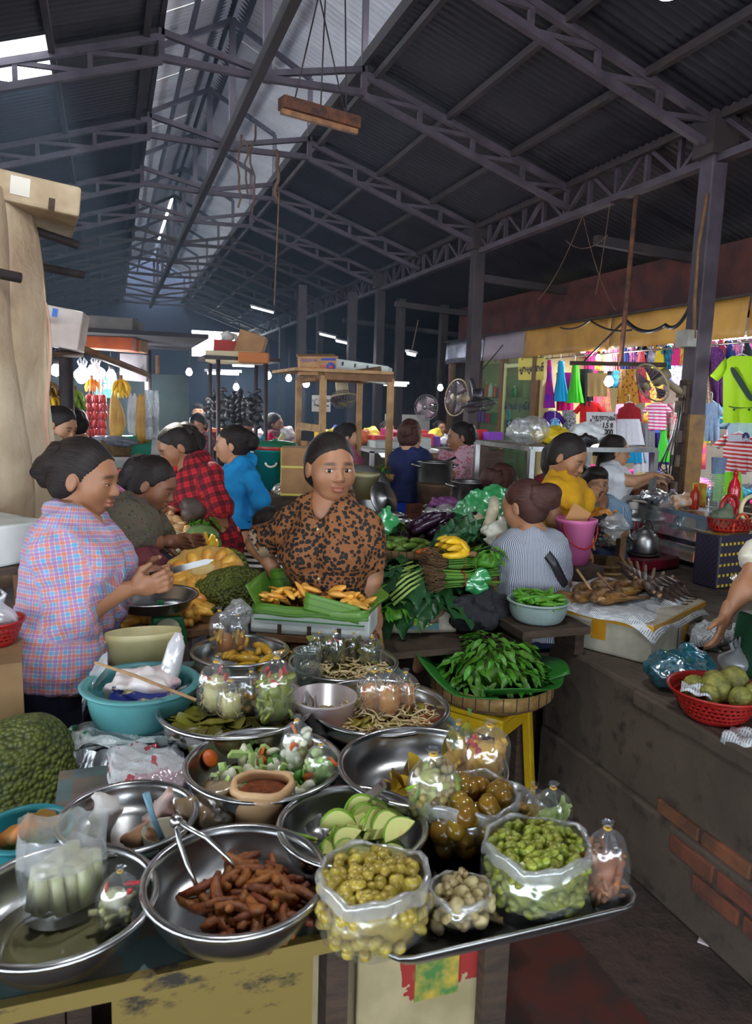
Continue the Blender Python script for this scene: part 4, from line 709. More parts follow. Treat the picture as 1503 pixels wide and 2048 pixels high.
for i,(x,y,h,w,l)in enumerate(((745,1425,92,74,'left-hand clear bag of sprouts in orange dressing, leaning on its twin'),(776,1432,100,66,'tallest clear bag of sprouts in orange dressing'),(808,1420,84,60,'short clear bag of sprouts in orange dressing next to the bowl rim'))):tied_bag(l.replace('left-hand ','squat '),x,y,h,w,[('dressed_sprout',sp_[i],M('orange dressed sprout',(222,160,92),(206,110,50),24,r=.3,rnd=.12),55,.6,'orange dressed sprout in bag standing on the sprout bowl','bean sprout','dressed sprouts in the three bags',(.05,.7))],zB8)
zB10=T+.04
for i,(x,y,h,w,l)in enumerate(((636,1325,66,46,'first clear bag of dark pickled greens next to the glass jar'),(668,1330,74,44,'clear bag of dark pickled greens with a red chilli on top'),(706,1320,58,40,'smallest clear bag of dark pickled greens'),(742,1330,62,50,'clear bag of dark pickled greens at the bowl rim near the hanging hand'))):tied_bag(l,x,y,h,w,[('pickled_green',LM[i],mPD,16,.55,'dark pickled green leaf inside a bag','pickled leaf','leaves in the four dark bags',(.05,.7)),('pickled_stalk',sp_[i],mSpr,10,.5,'pale pickled stalk inside a dark bag','pickled stem','stalks in the four dark bags',(.1,.7))]+([('chilli',fin,mRedF,2,.5,'red chilli inside the dark pickle bag','chilli','chillies in the dark bag',(.66,.74))]if i==1 else[]),zB10)
for i,(x,y,h,w,l)in enumerate(((448,1310,98,48,'clear bag with a whole brown pickled aubergine'),(478,1306,84,40,'narrow clear bag of aubergine with red chilli'))):tied_bag(l,x,y,h,w,[('whole_aubergine',aub,mMang,6,.55,'brown aubergine inside a tied bag','aubergine','aubergines in the two bags',(.2,.5))],T+.05,lean=(.05*i-.1,0))
zS=T+.045
tied_bag('clear bag of salad vegetables standing in the salad bowl',592,1545,118,68,[('salad_chunk',chunk,mRad,22,1.1,'white radish chunk in the taller salad bag','salad piece','radish in the taller salad bag',(.06,.7)),('carrot_coin',disc,mCar,6,1.1,'carrot coin in the taller salad bag','salad piece','carrot in the taller salad bag',(.3,.72)),('salad_leaf',LM[1],mLeafB,6,.6,'green leaf in the taller salad bag','leaf','leaves in the taller salad bag',(.1,.6))],zS)
tied_bag('rounder clear bag of salad lying against its taller twin',640,1570,92,66,[('salad_lump',chunk,mCuc,18,1.1,'pale cucumber chunk in the rounder salad bag','salad piece','cucumber in the rounder salad bag',(.06,.68)),('carrot_round',disc,mCar,5,1.2,'carrot round in the rounder salad bag','salad piece','carrot in the rounder salad bag',(.1,.6))],zS)
# big open bag of pale stems + small tied one in bowl B2
p,r,h=BOWL['B2']
stem=MB().tube([(0,0,-.035),(.001,.002,0),(0,0,.035)],[.010,.011,.009],8).mesh('stem');mStem=M('pale cream banana stem',(206,202,158),(170,168,110),14,r=.35,rnd=.1)
b0=PZ(128,1822,T+.012);d=(b0-CAM)@fw;w0,h0=165*d/F/2,205*d/F
t=thing('open_bag','tall crumpled plastic bag of pale stems in the wide bowl','bag',b0)
def f(u,v):
 a=v*2*math.pi;z=u;r_=(.1 if u<.01 else.95+.1*u if u<.55 else 1.0-.12*(u-.55));cr=1+.05*math.sin(a*3+1)+.09*u*math.sin(a*7+u*6)+.05*u*math.sin(a*12);return(w0*r_*cr*math.cos(a),w0*.8*r_*cr*math.sin(a),h0*(z*.9+(.06*math.sin(a*3)+.05*math.sin(a*5+1))*max(0,u-.6)*2))
MB().grid(lambda u,v:f(u*.66,v),16,36).build('film',mFilm,t);MB().grid(lambda u,v:f(.62+.38*u,v),12,36).build('crumpled_mouth',mFilmR,t)
scatter('banana_shoot',stem,mStem,[(np.array(b0)+np.array([w0*.72*math.cos(i*2.4)*math.sqrt((i+.5)/22),w0*.55*math.sin(i*2.4)*math.sqrt((i+.5)/22),.045+rr(0,.012)]),(rr(-.15,.15),rr(-.15,.15),0),rr(.9,1.2))for i in range(22)],'pale cream stem upright in the tall crumpled bag','stem','stems in the tall bag')
tied_bag('small tied bag of pale stems with red chilli beside the tall bag',228,1850,118,76,[('cut_shoot',stem,mStem,12,.55,'pale cut stem in the small tied bag','stem','stems in the small bag',(.2,.4)),('chilli',fin,mRedF,3,.6,'red chilli in the small stem bag','chilli','chillies in the stem bag',(.6,.7))],T+.02,lean=(.12,.05))
liquid('B2',.12,M('cloudy water',(120,116,84),r=.06),'cloudy water in the wide bowl','water')
# ---- spice bag, tub, jar, papers, cup
def crumple(name,label,c,size,mat,seed=0,cat='bag',group=None,h=.008,flat=1.,amp=.006):
 V,Q=sdf([('e',(0,0,size[2]*.5),(size[0]/2,size[1]/2,size[2]/2),None),('e',(size[0]*.2,size[1]*.1,size[2]*.7),(size[0]*.25,size[1]*.25,size[2]*.4),None,.03)],h,.03,lambda X:wob(X,55,amp,seed)+wob(X,130,amp*.5,seed*2.));o=obj(name,smesh(name,V,Q),mat,None,c);return tag(o,label,cat,group)
o_=PZ(524,1648,T+.004);t=thing('spice_bag','pale folded-open bag of red-brown chilli salt','bag',o_);wS=124*((o_-CAM)@fw)/F/2
def f2(u,v):a=v*6.2832;r_=(.2,.85,1.,.98,.84,.8,.93,1.06,1.02)[int(round(u*8))];z_=(0,0,.25,.6,.9,1.02,1.06,.98,.86)[int(round(u*8))];return(wS*r_*(1+.06*math.sin(a*3+.6)+.05*math.sin(a*7+u*5))*math.cos(a),wS*.9*r_*(1+.06*math.sin(a*4+1.2))*math.sin(a),.085*(z_+.05*math.sin(a*3+1)*u))
MB().grid(f2,8,30).build('rolled_bag',M('peach-tinted plastic',(216,176,130),(196,150,104),12,r=.4),t,sub=1);MB().lathe([(0,.006),(wS*.5,.004),(wS*.84,-.004)],24,(0,0,.07)).build('chilli_salt',M('red-brown chilli salt',(150,76,34),(110,52,26),90,r=.9,bump=.6,bs=300),t)
o_=PZ(647,1462,T+.004);rT=63*((o_-CAM)@fw)/F;t=thing('plastic_tub','clear round plastic tub with dark dipping sauce','tub',o_);MB().lathe([(0,0),(rT*.85,0),(rT,.085),(rT*1.04,.088),(rT*1.04,.094),(rT*.98,.094),(rT*.83,.004),(0,.004)],40).build('tub_body',film('frosted tub plastic',(220,205,205),.5,.25,.7,6,.1),t);MB().lathe([(0,.03),(rT*.88,.03),(rT*.87,.01),(0,.01)],30).build('sauce',M('dark sauce',(50,44,56),r=.08),t)
o_=PZ(612,1382,T+.004);rJ=33*((o_-CAM)@fw)/F;t=thing('glass_jar','squat clear jar of dark pickles between the bowls','jar',o_);mGl=film('clear glass',(225,235,232),.25,.03,.25,4,.05);MB().lathe([(0,0),(rJ*.9,0),(rJ,.02),(rJ,.07),(rJ*.8,.095),(rJ*.8,.12),(rJ*.85,.122),(rJ*.72,.122),(rJ*.72,.095),(rJ*.92,.07),(rJ*.92,.01),(0,.01)],30).build('jar_body',mGl,t);MB().lathe([(0,.055),(rJ*.88,.055),(rJ*.85,.012),(0,.012)],24).build('pickles',mPD,t)
p,r,h=BOWL['B3']
for i,(dx,dy,s,mt,l)in enumerate(((-.35,.3,(.06,.05,.05),mPaper,'crumpled white paper in the spice packet bowl'),(.45,.2,(.06,.05,.05),M('pinkish meat packet',(216,200,190),(200,140,130),14,r=.4),'pinkish tied packet in the spice packet bowl'),(.1,-.25,(.07,.06,.03),M('brown spice packet',(150,100,70),(190,150,110),14,r=.4),'flat brown spice packet in the paper bowl'))):crumple('crumpled_packet',l,(p[0]+dx*r,p[1]+dy*r,T+.012),s,mt,i,'packet')
o_=PZ(330,1712,T+.004);t=thing('cup','short cream cup with a blue plastic spoon','cup',o_);rC=44*((o_-CAM)@fw)/F;MB().lathe([(0,0),(rC*.8,0),(rC,.05),(rC*1.04,.052),(rC*.96,.05),(rC*.76,.005),(0,.005)],28).build('cup_body',M('cream enamel',(196,186,164),(160,150,128),12,r=.4),t);MB().tube([(0,0,.02),(-.02,.02,.07),(-.03,.03,.11)],[.006,.005,.007],6).build('spoon',M('blue-grey plastic',(110,150,168),r=.4),t)
crumple('plastic_bag','brownish crumpled bag of fried snacks beside the spice bag',PZ(432,1640,T+.002),(.14,.10,.055),film('brownish bag film',(180,150,110),.72,.25,.75),5);crumple('plastic_bag','small crumpled clear bag under the spice bag',PZ(510,1662,T+.002),(.07,.05,.03),mFilmR,8)
# ---- basin contents, plastic tub, spring scale
p,r,h=BOWL['teal'];crumple('crumpled_packet','large crumpled pink-white wrapper in the teal basin',(p[0]+.01,p[1]+.01,T+.05),(.17,.13,.08),M('pink-white wrapper',(214,204,200),(206,150,160),12,r=.35,thr=(.5,.7)),3,'packet');tag(MB().box((0,0,0),(.15,.07,.006)).build('printed_packet',M('navy packet print',(30,44,120),(214,200,120),24,r=.3,thr=(.55,.66)),None,(p[0],p[1]-.06,T+.09),rot=(.35,.06,-.15)),'flat navy printed packet in the teal basin','packet')
s0,s1=PZ(190,1325,T+.17),PZ(392,1400,T+.13);tag(MB().tube([s0,s0*.6+s1*.4+np.array([0,0,.004]),s1],[.004,.0045,.004],6).build('bamboo_stick',mWoodL),'thin bamboo stick lying across the teal basin','stick')
o_=PZ(330,1382,T+.07);tag(MB().tube([o_,o_+np.array([.015,0,.06]),o_+np.array([.03,.005,.12]),o_+np.array([.035,.01,.15])],[.022,.026,.022,.008],12).build('rolled_packet',film('striped roll film',(225,222,225),.8,.2,.75)),'upright rolled plastic packet with red print leaning on the basin','packet')
o_=PZ(288,1342,T);d=(o_-CAM)@fw;wT=146*d/F/2;t=thing('oval_tub','cream oval plastic tub with stained rim','tub',o_);mCrm=M('cream plastic',(214,206,160),(186,170,110),5,r=.45)
MB().lathe([(0,0),(.92,0),(.97,.10),(1.0,.105),(1.0,.125),(.95,.125),(.9,.01),(0,.01)],40,sx=wT,sy=wT*.45).build('tub_body',mCrm,t)
for s in(1,-1):MB().ell((s*wT*1.0,-.01,.1),(.006,.006,.006)).build('handle_pin',mCrm,t)
o_=np.array([*PZ(335,1335,T)[:2],T]);pc=PD(308,1193,2.5);t=thing('spring_scale','green spring scale with a shallow steel pan','scale',(pc[0]+.02,pc[1]+.0,T));mGreen=M('green enamel',(30,120,70),(24,96,58),8,r=.4);zp=pc[2]-T
MB().box((.02,0,zp*.30),(.13,.09,zp*.6),taper=.8).build('scale_body',mGreen,t,bevel=.01);MB().box((0,0,zp*.70),(.022,.022,zp*.4)).build('post',mGreen,t);MB().box((0,0,zp-.055),(.03,.03,.03)).build('collar',mSteelD,t)
rp=86*2.5/F;MB().lathe([(0,-.048),(rp*.45,-.046),(rp*.8,-.034),(rp*.95,0),(rp*1.02,.004),(rp*1.02,.008),(rp*.94,.004),(rp*.78,-.03),(rp*.44,-.042),(0,-.044)],40,(-.02,0,zp)).build('pan',mSteelB,t)
MB().lathe([(0,.002),(.04,.002),(.04,0)],24).build('dial',M('pale dial',(220,214,180),r=.4),t,(.02,-.046,zp*.34),rot=(math.pi/2,0,0))
# ---- foam box of jackfruit pieces, lined with banana leaf
mFoam=M('white foam',(216,220,214),(196,200,194),7,r=.8,bump=.12,bs=90);mFoamD=M('dirty white foam',(196,190,172),(150,140,120),6,r=.85,bump=.15,bs=80)
def foam_box(t,w,dp,h,mat,wall=.022,notch=3):
 b=MB();b.box((0,0,wall/2),(w,dp,wall))
 for y in(-1,1):b.box((0,y*(dp/2-wall/2),h/2),(w,wall,h))
 for x in(-1,1):b.box((x*(w/2-wall/2),0,h/2),(wall,dp-2*wall,h))
 b.build('foam_shell',mat,t,bevel=.006)
 for i in range(notch):MB().box(((i+1)/(notch+1)*w-w/2,-dp/2-.0005,.018),(.014,.004,.034)).build('slot',mWoodD,t)
def leafmat(name,a,b_,per=.011):
 tt=NT(name);p=tt.sep(tt.co());tt.col(tt.mix(lines(tt,p[1],per,0.,.12),lin(a),lin(b_)));tt.set(.38);tt.bump(tt.math('FRACT',tt.math('DIVIDE',p[1],per)),.15,.003);return tt.m
mBan=leafmat('green banana leaf',(86,130,44),(70,112,36));mBanD=leafmat('dark banana leaf',(48,120,44),(36,98,36));mBanE=M('pale banana leaf edge',(150,176,70),r=.5)
cA,cB=PZ(500,1266,.84),PZ(738,1284,.84);ang=math.atan2(cB[1]-cA[1],cB[0]-cA[0]);wB=np.linalg.norm(cB-cA);nB=np.array([-math.sin(ang),math.cos(ang),0]);cen=(cA+cB)/2+nB*.12
sb=thing('crate','low wooden crate under the foam box of jackfruit','crate',(cen[0],cen[1],0),ang);MB().box((0,0,.832),(wB*.9,.26,.02)).build('top_board',mWoodM,sb)
for x in(-1,1):
 for y in(-1,1):MB().box((x*wB*.4,y*.11,.411),(.04,.04,.822)).build('leg',mWoodM,sb)
fb=thing('foam_box','white foam box with banana leaf lining holding jackfruit pieces','box',(cen[0],cen[1],.843),ang);foam_box(fb,wB,.24,.085,mFoam)
def sheetleaf(nm,mat,fn,nu=10,nv=8,par=fb):return MB().grid(fn,nu,nv).build(nm,mat,par,solid=.002)
sheetleaf('leaf_lining',mBan,lambda u,v:((u-.5)*wB*1.0,.075+.045*v,.05+.115*v+.012*math.sin(u*5)));sheetleaf('leaf_lining',mBan,lambda u,v:((u-.5)*wB*.98,-.09-.04*v,.088+.012*math.sin(math.pi*v)-.022*v*v+.003*math.sin(u*14)))
sheetleaf('leaf_lining',mBan,lambda u,v:(wB*.36+.09*v+.02*math.sin(u*6),(u-.5)*.23,.05+.09*v));sheetleaf('leaf_lining',mBan,lambda u,v:(-wB*.40-.06*v,(u-.5)*.23,.05+.11*v));sheetleaf('leaf_flap',mBan,lambda u,v:(-.02+u*wB*.46,-.125+.03*v,.095+.05*v-.04*u))
sheetleaf('leaf_floor',mBanD,lambda u,v:((u-.5)*wB*.92,(v-.5)*.26,.05))
jk=[MB().tube([(-.034,0,0),(-.02,0,.003),(0,.002,.006),(.02,0,.004),(.036,0,0)],[.003,.011,.016*(1+.08*i),.015,.006+.002*i],10).mesh('arils')for i in range(3)];mJack=M('yellow jackfruit flesh',(234,180,78),(224,150,60),18,r=.3,rnd=.12,sub=.1)
sp=[]
for i in range(62):
 x,y=rr(-.42,.44)*wB,rr(-.08,.08);z=.078+.075*(i/62)*(1-min(1,(abs(x)/(wB*.5))**2));c,s=math.cos(ang),math.sin(ang);sp.append(((cen[0]+x*c-y*s,cen[1]+x*s+y*c,.843+z),(rr(-.7,.7),rr(-.7,.7),rr(0,6.3)),(rr(1.0,1.25),rr(.75,.95),rr(.5,.75))))
scatter('jackfruit_piece',jk,mJack,sp,'yellow jackfruit piece in the leaf-lined foam box','jackfruit piece','jackfruit pieces in the foam box')
# ---- plastic bags hanging over the table's side
def bag_sheet(label,pts,mat,name='plastic_bag',wob_=.006,th=.0015,thick=.02,group=None,nx=14):
 """thin flattened stack of bags draped along pts (centre line) with half width per point"""
 t=thing(name,label,'bag',pts[0][0],group=group);P0=np.array(pts[0][0]);n=len(pts)-1
 def mk(dz,sgn):
  def f(u,v):
   i=min(int(u*n),n-1);k=u*n-i;c=np.array(pts[i][0])*(1-k)+np.array(pts[i+1][0])*k;w=np.array(pts[i][1])*(1-k)+np.array(pts[i+1][1])*k;e=math.sin(math.pi*v)**.5;p=c+w*(2*v-1);q=p-P0;return q+np.array([0,0,dz*e+wob_*math.sin(v*9+u*13+sgn)+wob_*.6*math.sin(v*23-u*17)])
  return f
 MB().grid(mk(thick/2,0),22,nx).build('upper_sheet',mat,t);MB().grid(mk(-thick/2,2),22,nx).build('lower_sheet',mat,t);return t
def printed(name,c,ink,sc=30):
 tt=NT(name);v=tt.co();m1=tt.math('GREATER_THAN',tt.noise(tt.scl(v,sc,sc*.4,sc),1,2),.62);tt.col(tt.mix(m1,lin(c),lin(ink)));tt.set(.25);tt.bump(tt.noise(v,26,3),.7,.02);return tt.m
mPW=printed('white plastic bags with green print',(206,212,212),(50,150,100));mPR=printed('white plastic bags with red print',(208,208,210),(196,90,100),40)
zz=T+.012;A_=lambda x,y,z=zz:PZ(x,y,z)
bag_sheet('stack of white plastic bags with green print under the teal basin',[(A_(350,1462),np.array([0,.07,0])),(A_(250,1462),np.array([.0,.08,0])),(A_(170,1468),np.array([0,.07,0])),(A_(128,1482,zz-.05),np.array([.0,.05,0]))],mPW)
bag_sheet('flat bundle of white carrier bags with red print beside the salad bowl',[(A_(370,1530),np.array([0,.10,0])),(A_(300,1530),np.array([0,.10,0])),(A_(225,1530),np.array([0,.10,.0])),(A_(214,1545,zz-.03),np.array([0,.10,0]))],mPR,thick=.03)
bag_sheet('pinkish crumpled plastic bag behind the paper bowl',[(A_(375,1568),np.array([0,.03,0])),(A_(330,1572),np.array([0,.04,.01])),(A_(270,1576),np.array([0,.03,0]))],film('pinkish bag film',(222,190,200),.7,.2,.75),thick=.04)
for i,(x,y,l)in enumerate(((160,1500,'clear carrier bag hanging off the table side, nearer the green jackfruit'),(205,1500,'clear carrier bag hanging off the table side, nearer the bag bundle'))):
 c=A_(x,y,T-.01);t=thing('plastic_bag',l,'bag',c);L_=.15+.01*i
 MB().grid(lambda u,v:((v-.5)*.07*(1-.3*u)-.03*u+.004*math.sin(v*9+u*8),-.012*u+.006*math.sin(v*12+i),-L_*.75*u),12,8).build('film',mFilmW,t)
 for s in(-1,1):MB().tube([(-.02+s*.02,-.01,-L_*.5),(-.035+s*.026,-.014,-L_*.85),(-.04+s*.012,-.014,-L_*1.0),(-.035,-.014,-L_*1.02)],[.008,.006,.005,.004],6).build('handle',mFilmW,t)
o_=PZ(178,1400,T+.02);bag_sheet('clear plastic bag draped at the rim of the teal basin',[(PZ(215,1325,T+.13),np.array([.0,.03,0])),(PZ(185,1360,T+.09),np.array([0,.045,0])),(PZ(165,1400,T+.05),np.array([0,.045,0])),(PZ(165,1425,T+.012),np.array([0,.03,0]))],mFilmW,thick=.05)
# ================================================================== raised platform, vegetables, grilled fish, drinks corner
mBrick=M('worn red brick',(128,74,52),(92,60,48),12,r=.9,bump=.5,bs=50,rnd=.18)
pl=struct(thing('wall_platform','x','x'));del pl['label'],pl['category']
MB().box(((PXF+4.25)/2,(PYB-1.7)/2,PH/2),(4.25-PXF,PYB+1.7,PH)).build('platform_block',mPlat,pl,bevel=.015);MB().box(((2.42+4.25)/2,(PYB+3.72)/2,PH/2),(4.25-2.42,3.72-PYB,PH-.004)).build('platform_block',mPlat,pl);MB().box((3.75,4.1,PH/2),(1.0,.8,PH-.006)).build('platform_block',mPlat,pl)
MB().box((PXF-.012,.5,.145),(.03,4.2,.29)).build('footing',mPlat,pl,bevel=.01);MB().box((PXF-.006,.4,PH-.03),(.03,3.3,.055)).build('kerb_edge',mPlat,pl,bevel=.008)
random.seed(3);L_,Hh=.19,.058
for row in range(6):
 for i in range(9):
  y=1.35+i*(L_+.012)+(row%2)*L_*.5-.25;z=.10+row*(Hh+.011);cy_=2.02-(z-.33)**2*2;ymax={0:1.55,1:1.72,2:1.95,3:2.0,4:1.98,5:1.9}[row];ymin={0:.9,1:.9,2:.9,3:1.5,4:1.72,5:1.8}[row]
  if y+L_/2>ymax or y-L_/2<ymin:continue
  MB().box((PXF-.026 if z<.29 else PXF-.002,y,z),(.022,L_*rr(.96,1),Hh*rr(.93,1))).build('brick',mBrick,pl,bevel=.006)
tag(MB().box((0,0,.004),(.10,.05,.006)).build('food_wrapper',M('pink-white wrapper print',(206,190,190),(190,60,80),18,r=.5,thr=(.5,.6)),None,PZ(1432,1890,0),rot=(0,0,2.2)),'crumpled pink and white wrapper lying on the dark floor','wrapper')
# floor: worn red paint slabs
mRedF2=M('worn red floor paint',(92,44,36),(62,48,44),5,r=.6,thr=(.45,.6));struct(MB().box((1.05,1.15,.001),(.55,1.5,.004)).build('floor_paint',mRedF2))
# ---- fish box
p0,p1,p2=PZ(1100,1268,PH),PZ(1300,1332,PH),PZ(1418,1262,PH);a_=math.atan2(p2[1]-p1[1],p2[0]-p1[0]);wF,dF=np.linalg.norm(p2-p1)*.86,np.linalg.norm(p0-p1);nF=np.array([-math.sin(a_),math.cos(a_),0]);xF=np.array([math.cos(a_),math.sin(a_),0]);cF=p1+xF*wF/2+nF*dF/2
fx=thing('foam_box','grimy white foam box with yellow tape carrying the grilled fish','box',(cF[0],cF[1],PH),a_);MB().box((0,0,.08),(wF,dF,.16)).build('box_body',mFoamD,fx,bevel=.012);mTape=M('yellow packing tape',(206,150,30),(186,130,24),10,r=.35)
MB().box((0,0,.142),(wF+.004,dF+.004,.022)).build('tape',mTape,fx);MB().box((wF*.12,-dF/2-.001,.085),(.055,.004,.11)).build('tape',mTape,fx);MB().box((-wF/2-.001,-.02,.1),(.004,.06,.09)).build('tape',mTape,fx);MB().box((-.02,-dF/2-.001,.06),(.003,.003,.12)).build('lid_seam',mWoodD,fx)
def newsprint():
 tt=NT('newspaper print');v=tt.co();s=tt.sep(v);ln=lines(tt,s[1],.0075,0,.22);wd=tt.math('GREATER_THAN',tt.noise(tt.scl(v,90,25,25),1,2),.47);blk=tt.math('GREATER_THAN',tt.noise(v,7,1),.56);ink=tt.math('MAXIMUM',tt.math('MULTIPLY',ln,wd),tt.math('MULTIPLY',blk,.6));tt.col(tt.mix(tt.math('MULTIPLY',ink,.7),lin((204,206,208)),lin((70,74,80))));tt.set(.9);return tt.m
mNews=newsprint()
def news(label,c,w,d,ang,drop=.06,seed=0,z0=0,name='newspaper'):
 def f(u,v):
  x,y=(u-.5)*w,(v-.5)*d;e=max(0,abs(u-.5)*2-.72)/.28;e2=max(0,.30-v)/.30;return(x,y,-drop*(e*e*.35+e2*e2)+.006*math.sin(u*11+seed)+.006*math.sin(v*9+u*5+seed))
 o=MB().grid(f,18,14).build(name,mNews,None,c,solid=.001,rot=(0,0,ang));return tag(o,label,'newspaper')
top=np.array([cF[0],cF[1],PH+.172])
news('newspaper spread under the grilled fish, drooping over the box front',top+np.array([.0,-.02,.003]),wF*1.12,dF*1.02,a_,.06);news('newspaper corner hanging off the right end of the fish box',top+xF*wF*.32+nF*(-.04)+np.array([0,0,.008]),.3,.34,a_+.35,.05,2);news('newspaper sheet with green print propped at the back of the fish',top+nF*dF*.36+np.array([0,0,.018]),.42,.16,a_-.15,.01,4)
def fish_mesh(L,r,seed=0):
 random.seed(seed);pts=[(-L*.5+L*i/8,.006*math.sin(i+seed),.004*math.cos(i*1.3))for i in range(9)];b=MB().tube(pts,[r*k for k in(.35,.8,1.,1.,.92,.75,.52,.32,.22)],8);b.prism([(L*.48,-.004),(L*.62,-.024),(L*.59,0),(L*.62,.024),(L*.48,.004)],-.002,.002,lambda u,v,w:(u,w,v));b.prism([(-L*.1,r*.7),(L*.05,r*1.6),(L*.15,r*.7)],-.0015,.0015,lambda u,v,w:(u,w,v));return b.mesh('fish_body')
mCat=M('charred black fish',(46,36,32),(78,60,50),30,r=.35,bump=.4,bs=80,rnd=.1);mGold=M('golden brown smoked fish',(150,104,46),(60,42,28),20,r=.5,bump=.4,bs=90,rnd=.15)
def fish(i,label,c,L,r,rot,mat,stick=None,group=None):
 t=thing('grilled_fish',label,'fish',c,group=group,rot=rot);obj('fish_body',fish_mesh(L,r,i),mat,t)
 if stick:MB().tube([(-L*.55,0,r*.4),(L*.6+stick,0,r*.5)],.008,5).build('split_bamboo',mWoodL,t)
 return t
for i in range(7):fish(i,'black grilled catfish on a split bamboo stick over newspaper',top+xF*(.13+.02*i)+nF*(-.10+.036*i)+np.array([0,0,.03+.006*i]),.26,.025,(1.2,.0,a_+.25+.05*i),mCat,.14,'black grilled catfish on sticks')
for i in range(4):fish(i+9,'dark grilled catfish hanging over the newspaper edge',top+xF*(.08+.055*i)+nF*(-.12)+np.array([0,0,.028]),.18,.025,(.3,.5,a_-1.1+.06*i),mCat,None,'catfish lying across the sticks')
for i in range(12):fish(i+20,'golden smoked fish laid flat on the newspaper',top+xF*(-.25+.032*i+.01*(i%2))+nF*(.11-.045*(i%4))+np.array([0,0,.026+.008*(i%3)]),.24,.026,(1.3,.1,a_+.15*(i%3)-.25),mGold,.05 if i%3==0 else None,'golden smoked fish')
for i,(dx,dy,a2,tl)in enumerate(((-.20,.04,2.1,.9),(-.12,-.02,2.4,.8))):c0=top+xF*dx+nF*dy+np.array([0,0,.03]);tag(MB().tube([c0,c0+np.array([math.cos(a2)*.09,math.sin(a2)*.09,.11*tl])],.006,6).build('bamboo_stick',mWoodL if i==0 else mWoodM),['pale bamboo stick standing up out of the smoked fish','dark bamboo stick leaning out of the smoked fish'][i],'stick')
# ---- red basket of custard apples, scale, bags on the platform edge
def perforated(prof,n,rows,c=(0,0,0),step=2,sx=1,sy=1):
 b=MB();b.lathe(prof,n,c,sx,sy);keep=[(f,s,mi)for idx,(f,s,mi)in enumerate(zip(b.f,b.sm,b.mi))if not((idx//n)in rows and(idx%n)%step==(idx//n)//2%2)];b.f=[k[0]for k in keep];b.sm=[k[1]for k in keep];b.mi=[k[2]for k in keep];return b
mRedP=M('red plastic',(178,36,30),(150,28,26),6,r=.35)
def colander(label,c,r,h,n=90,mat=mRedP,name='plastic_basket'):
 t=thing(name,label,'basket',c);pr=[(0,0),(r*.55,0)];k=11
 for i in range(k+1):a=i/k;pr.append((r*(.6+.38*a**.8),.006+h*.86*a))
 pr+=[(r*1.0,h*.95),(r*1.04,h),(r*1.05,h*.98),(r*1.02,h*.9)];perforated(pr,n,{4,6,8,10},step=2).build('basket_body',mat,t,solid=.003);return t
cb_=PZ(1462,1440,PH+.02);rb=92*((cb_-CAM)@fw)/F;colander('red perforated plastic basket of custard apples on the platform edge',(cb_[0],cb_[1]+.07,PH),rb,.10)
def knobby(r,n=9,m=7,amp=.09):
 b=MB();b.ell((0,0,0),(r,r,r*.95),None,40,24);V=b.v[0];th=np.arctan2(V[:,1],V[:,0]);ph=np.arcsin(np.clip(V[:,2]/(r*.95),-1,1));row=np.round(ph/math.pi*8);s=1+amp*(np.abs(np.cos(th*5+row*math.pi/2))**.6*np.abs(np.cos(ph*8))**.5-.5);b.v[0]=V*s[:,None];return b.mesh('custard_apple')
mCA=M('green-yellow custard apple skin',(164,160,74),(96,96,44),26,r=.6,bump=.3,bs=60,rnd=.12);ka=knobby(.045)
scatter('custard_apple',ka,mCA,[((cb_[0]+dx,cb_[1]+.07+dy,PH+z),rot3(),s)for dx,dy,z,s in((-.05,-.02,.085,.8),(.0,.0,.1,1.05),(.085,.02,.105,1.05),(.03,-.07,.085,.85),(-.02,.07,.075,.9),(.07,.08,.08,.9),(.11,-.05,.08,.9))],'knobbly green custard apple in the red basket','custard apple','custard apples in the red basket')
news('folded newspaper lining the custard apple basket',(cb_[0]-.08,cb_[1]+.07,PH+.105),.10,.09,.8,.02,7)
crumple('plastic_bag','blue-green plastic bag stuffed with leaves at the platform edge',PZ(1355,1375,PH),(.26,.2,.13),mFilmB,2,amp=.004);crumple('leaf_bundle','dark green leaves inside the blue-green plastic bag',PZ(1358,1372,PH)+np.array([0,0,.012]),(.22,.17,.10),M('bagged dark leaves',(40,110,74),(24,70,60),22,r=.6,bump=.8,bs=30),6,'leaves')
def carrier(label,c,w,h,mat,seed=0,straw=None,name='carrier_bag'):
 t=thing(name,label,'bag',c);V,Q=sdf([('e',(0,0,h*.28),(w*.5,w*.38,h*.3),None),('c',(0,0,h*.4),(0,0,h*.66),w*.26,w*.12)],.007,.04,lambda X:wob(X,60,.003,seed));obj('bag_body',smesh('bag',V,Q),mat,t)
 for s in(-1,1):MB().tube([(s*w*.1,0,h*.6),(s*w*.24,0,h*.82),(s*w*.1,0,h*.98),(s*w*.03,0,h*.7)],[.01,.007,.006,.008],6).build('handle',mat,t)
 if straw:MB().tube([(0,-.03,h*.45),(.03,-.03,h*.75)],.005,6).build('straw',straw,t)
 return t
carrier('small white carrier bag with an orange straw behind the custard apples',PZ(1468,1345,PH),.13,.14,mFilmW,1,M('orange straw',(230,120,30),r=.4));crumple('newspaper','crumpled newspaper and wrappers beside the fish box',PZ(1420,1295,PH),(.20,.15,.09),mNews,9,'newspaper',amp=.012);news('torn newspaper hanging off the platform edge',PZ(1488,1470,PH+.01),.12,.10,.5,.05,5);crumple('wrapper','tiny green wrapper on the crumpled newspaper',PZ(1428,1255,PH+.06),(.04,.03,.03),M('bright green wrapper',(110,190,60),r=.4),3,'wrapper')
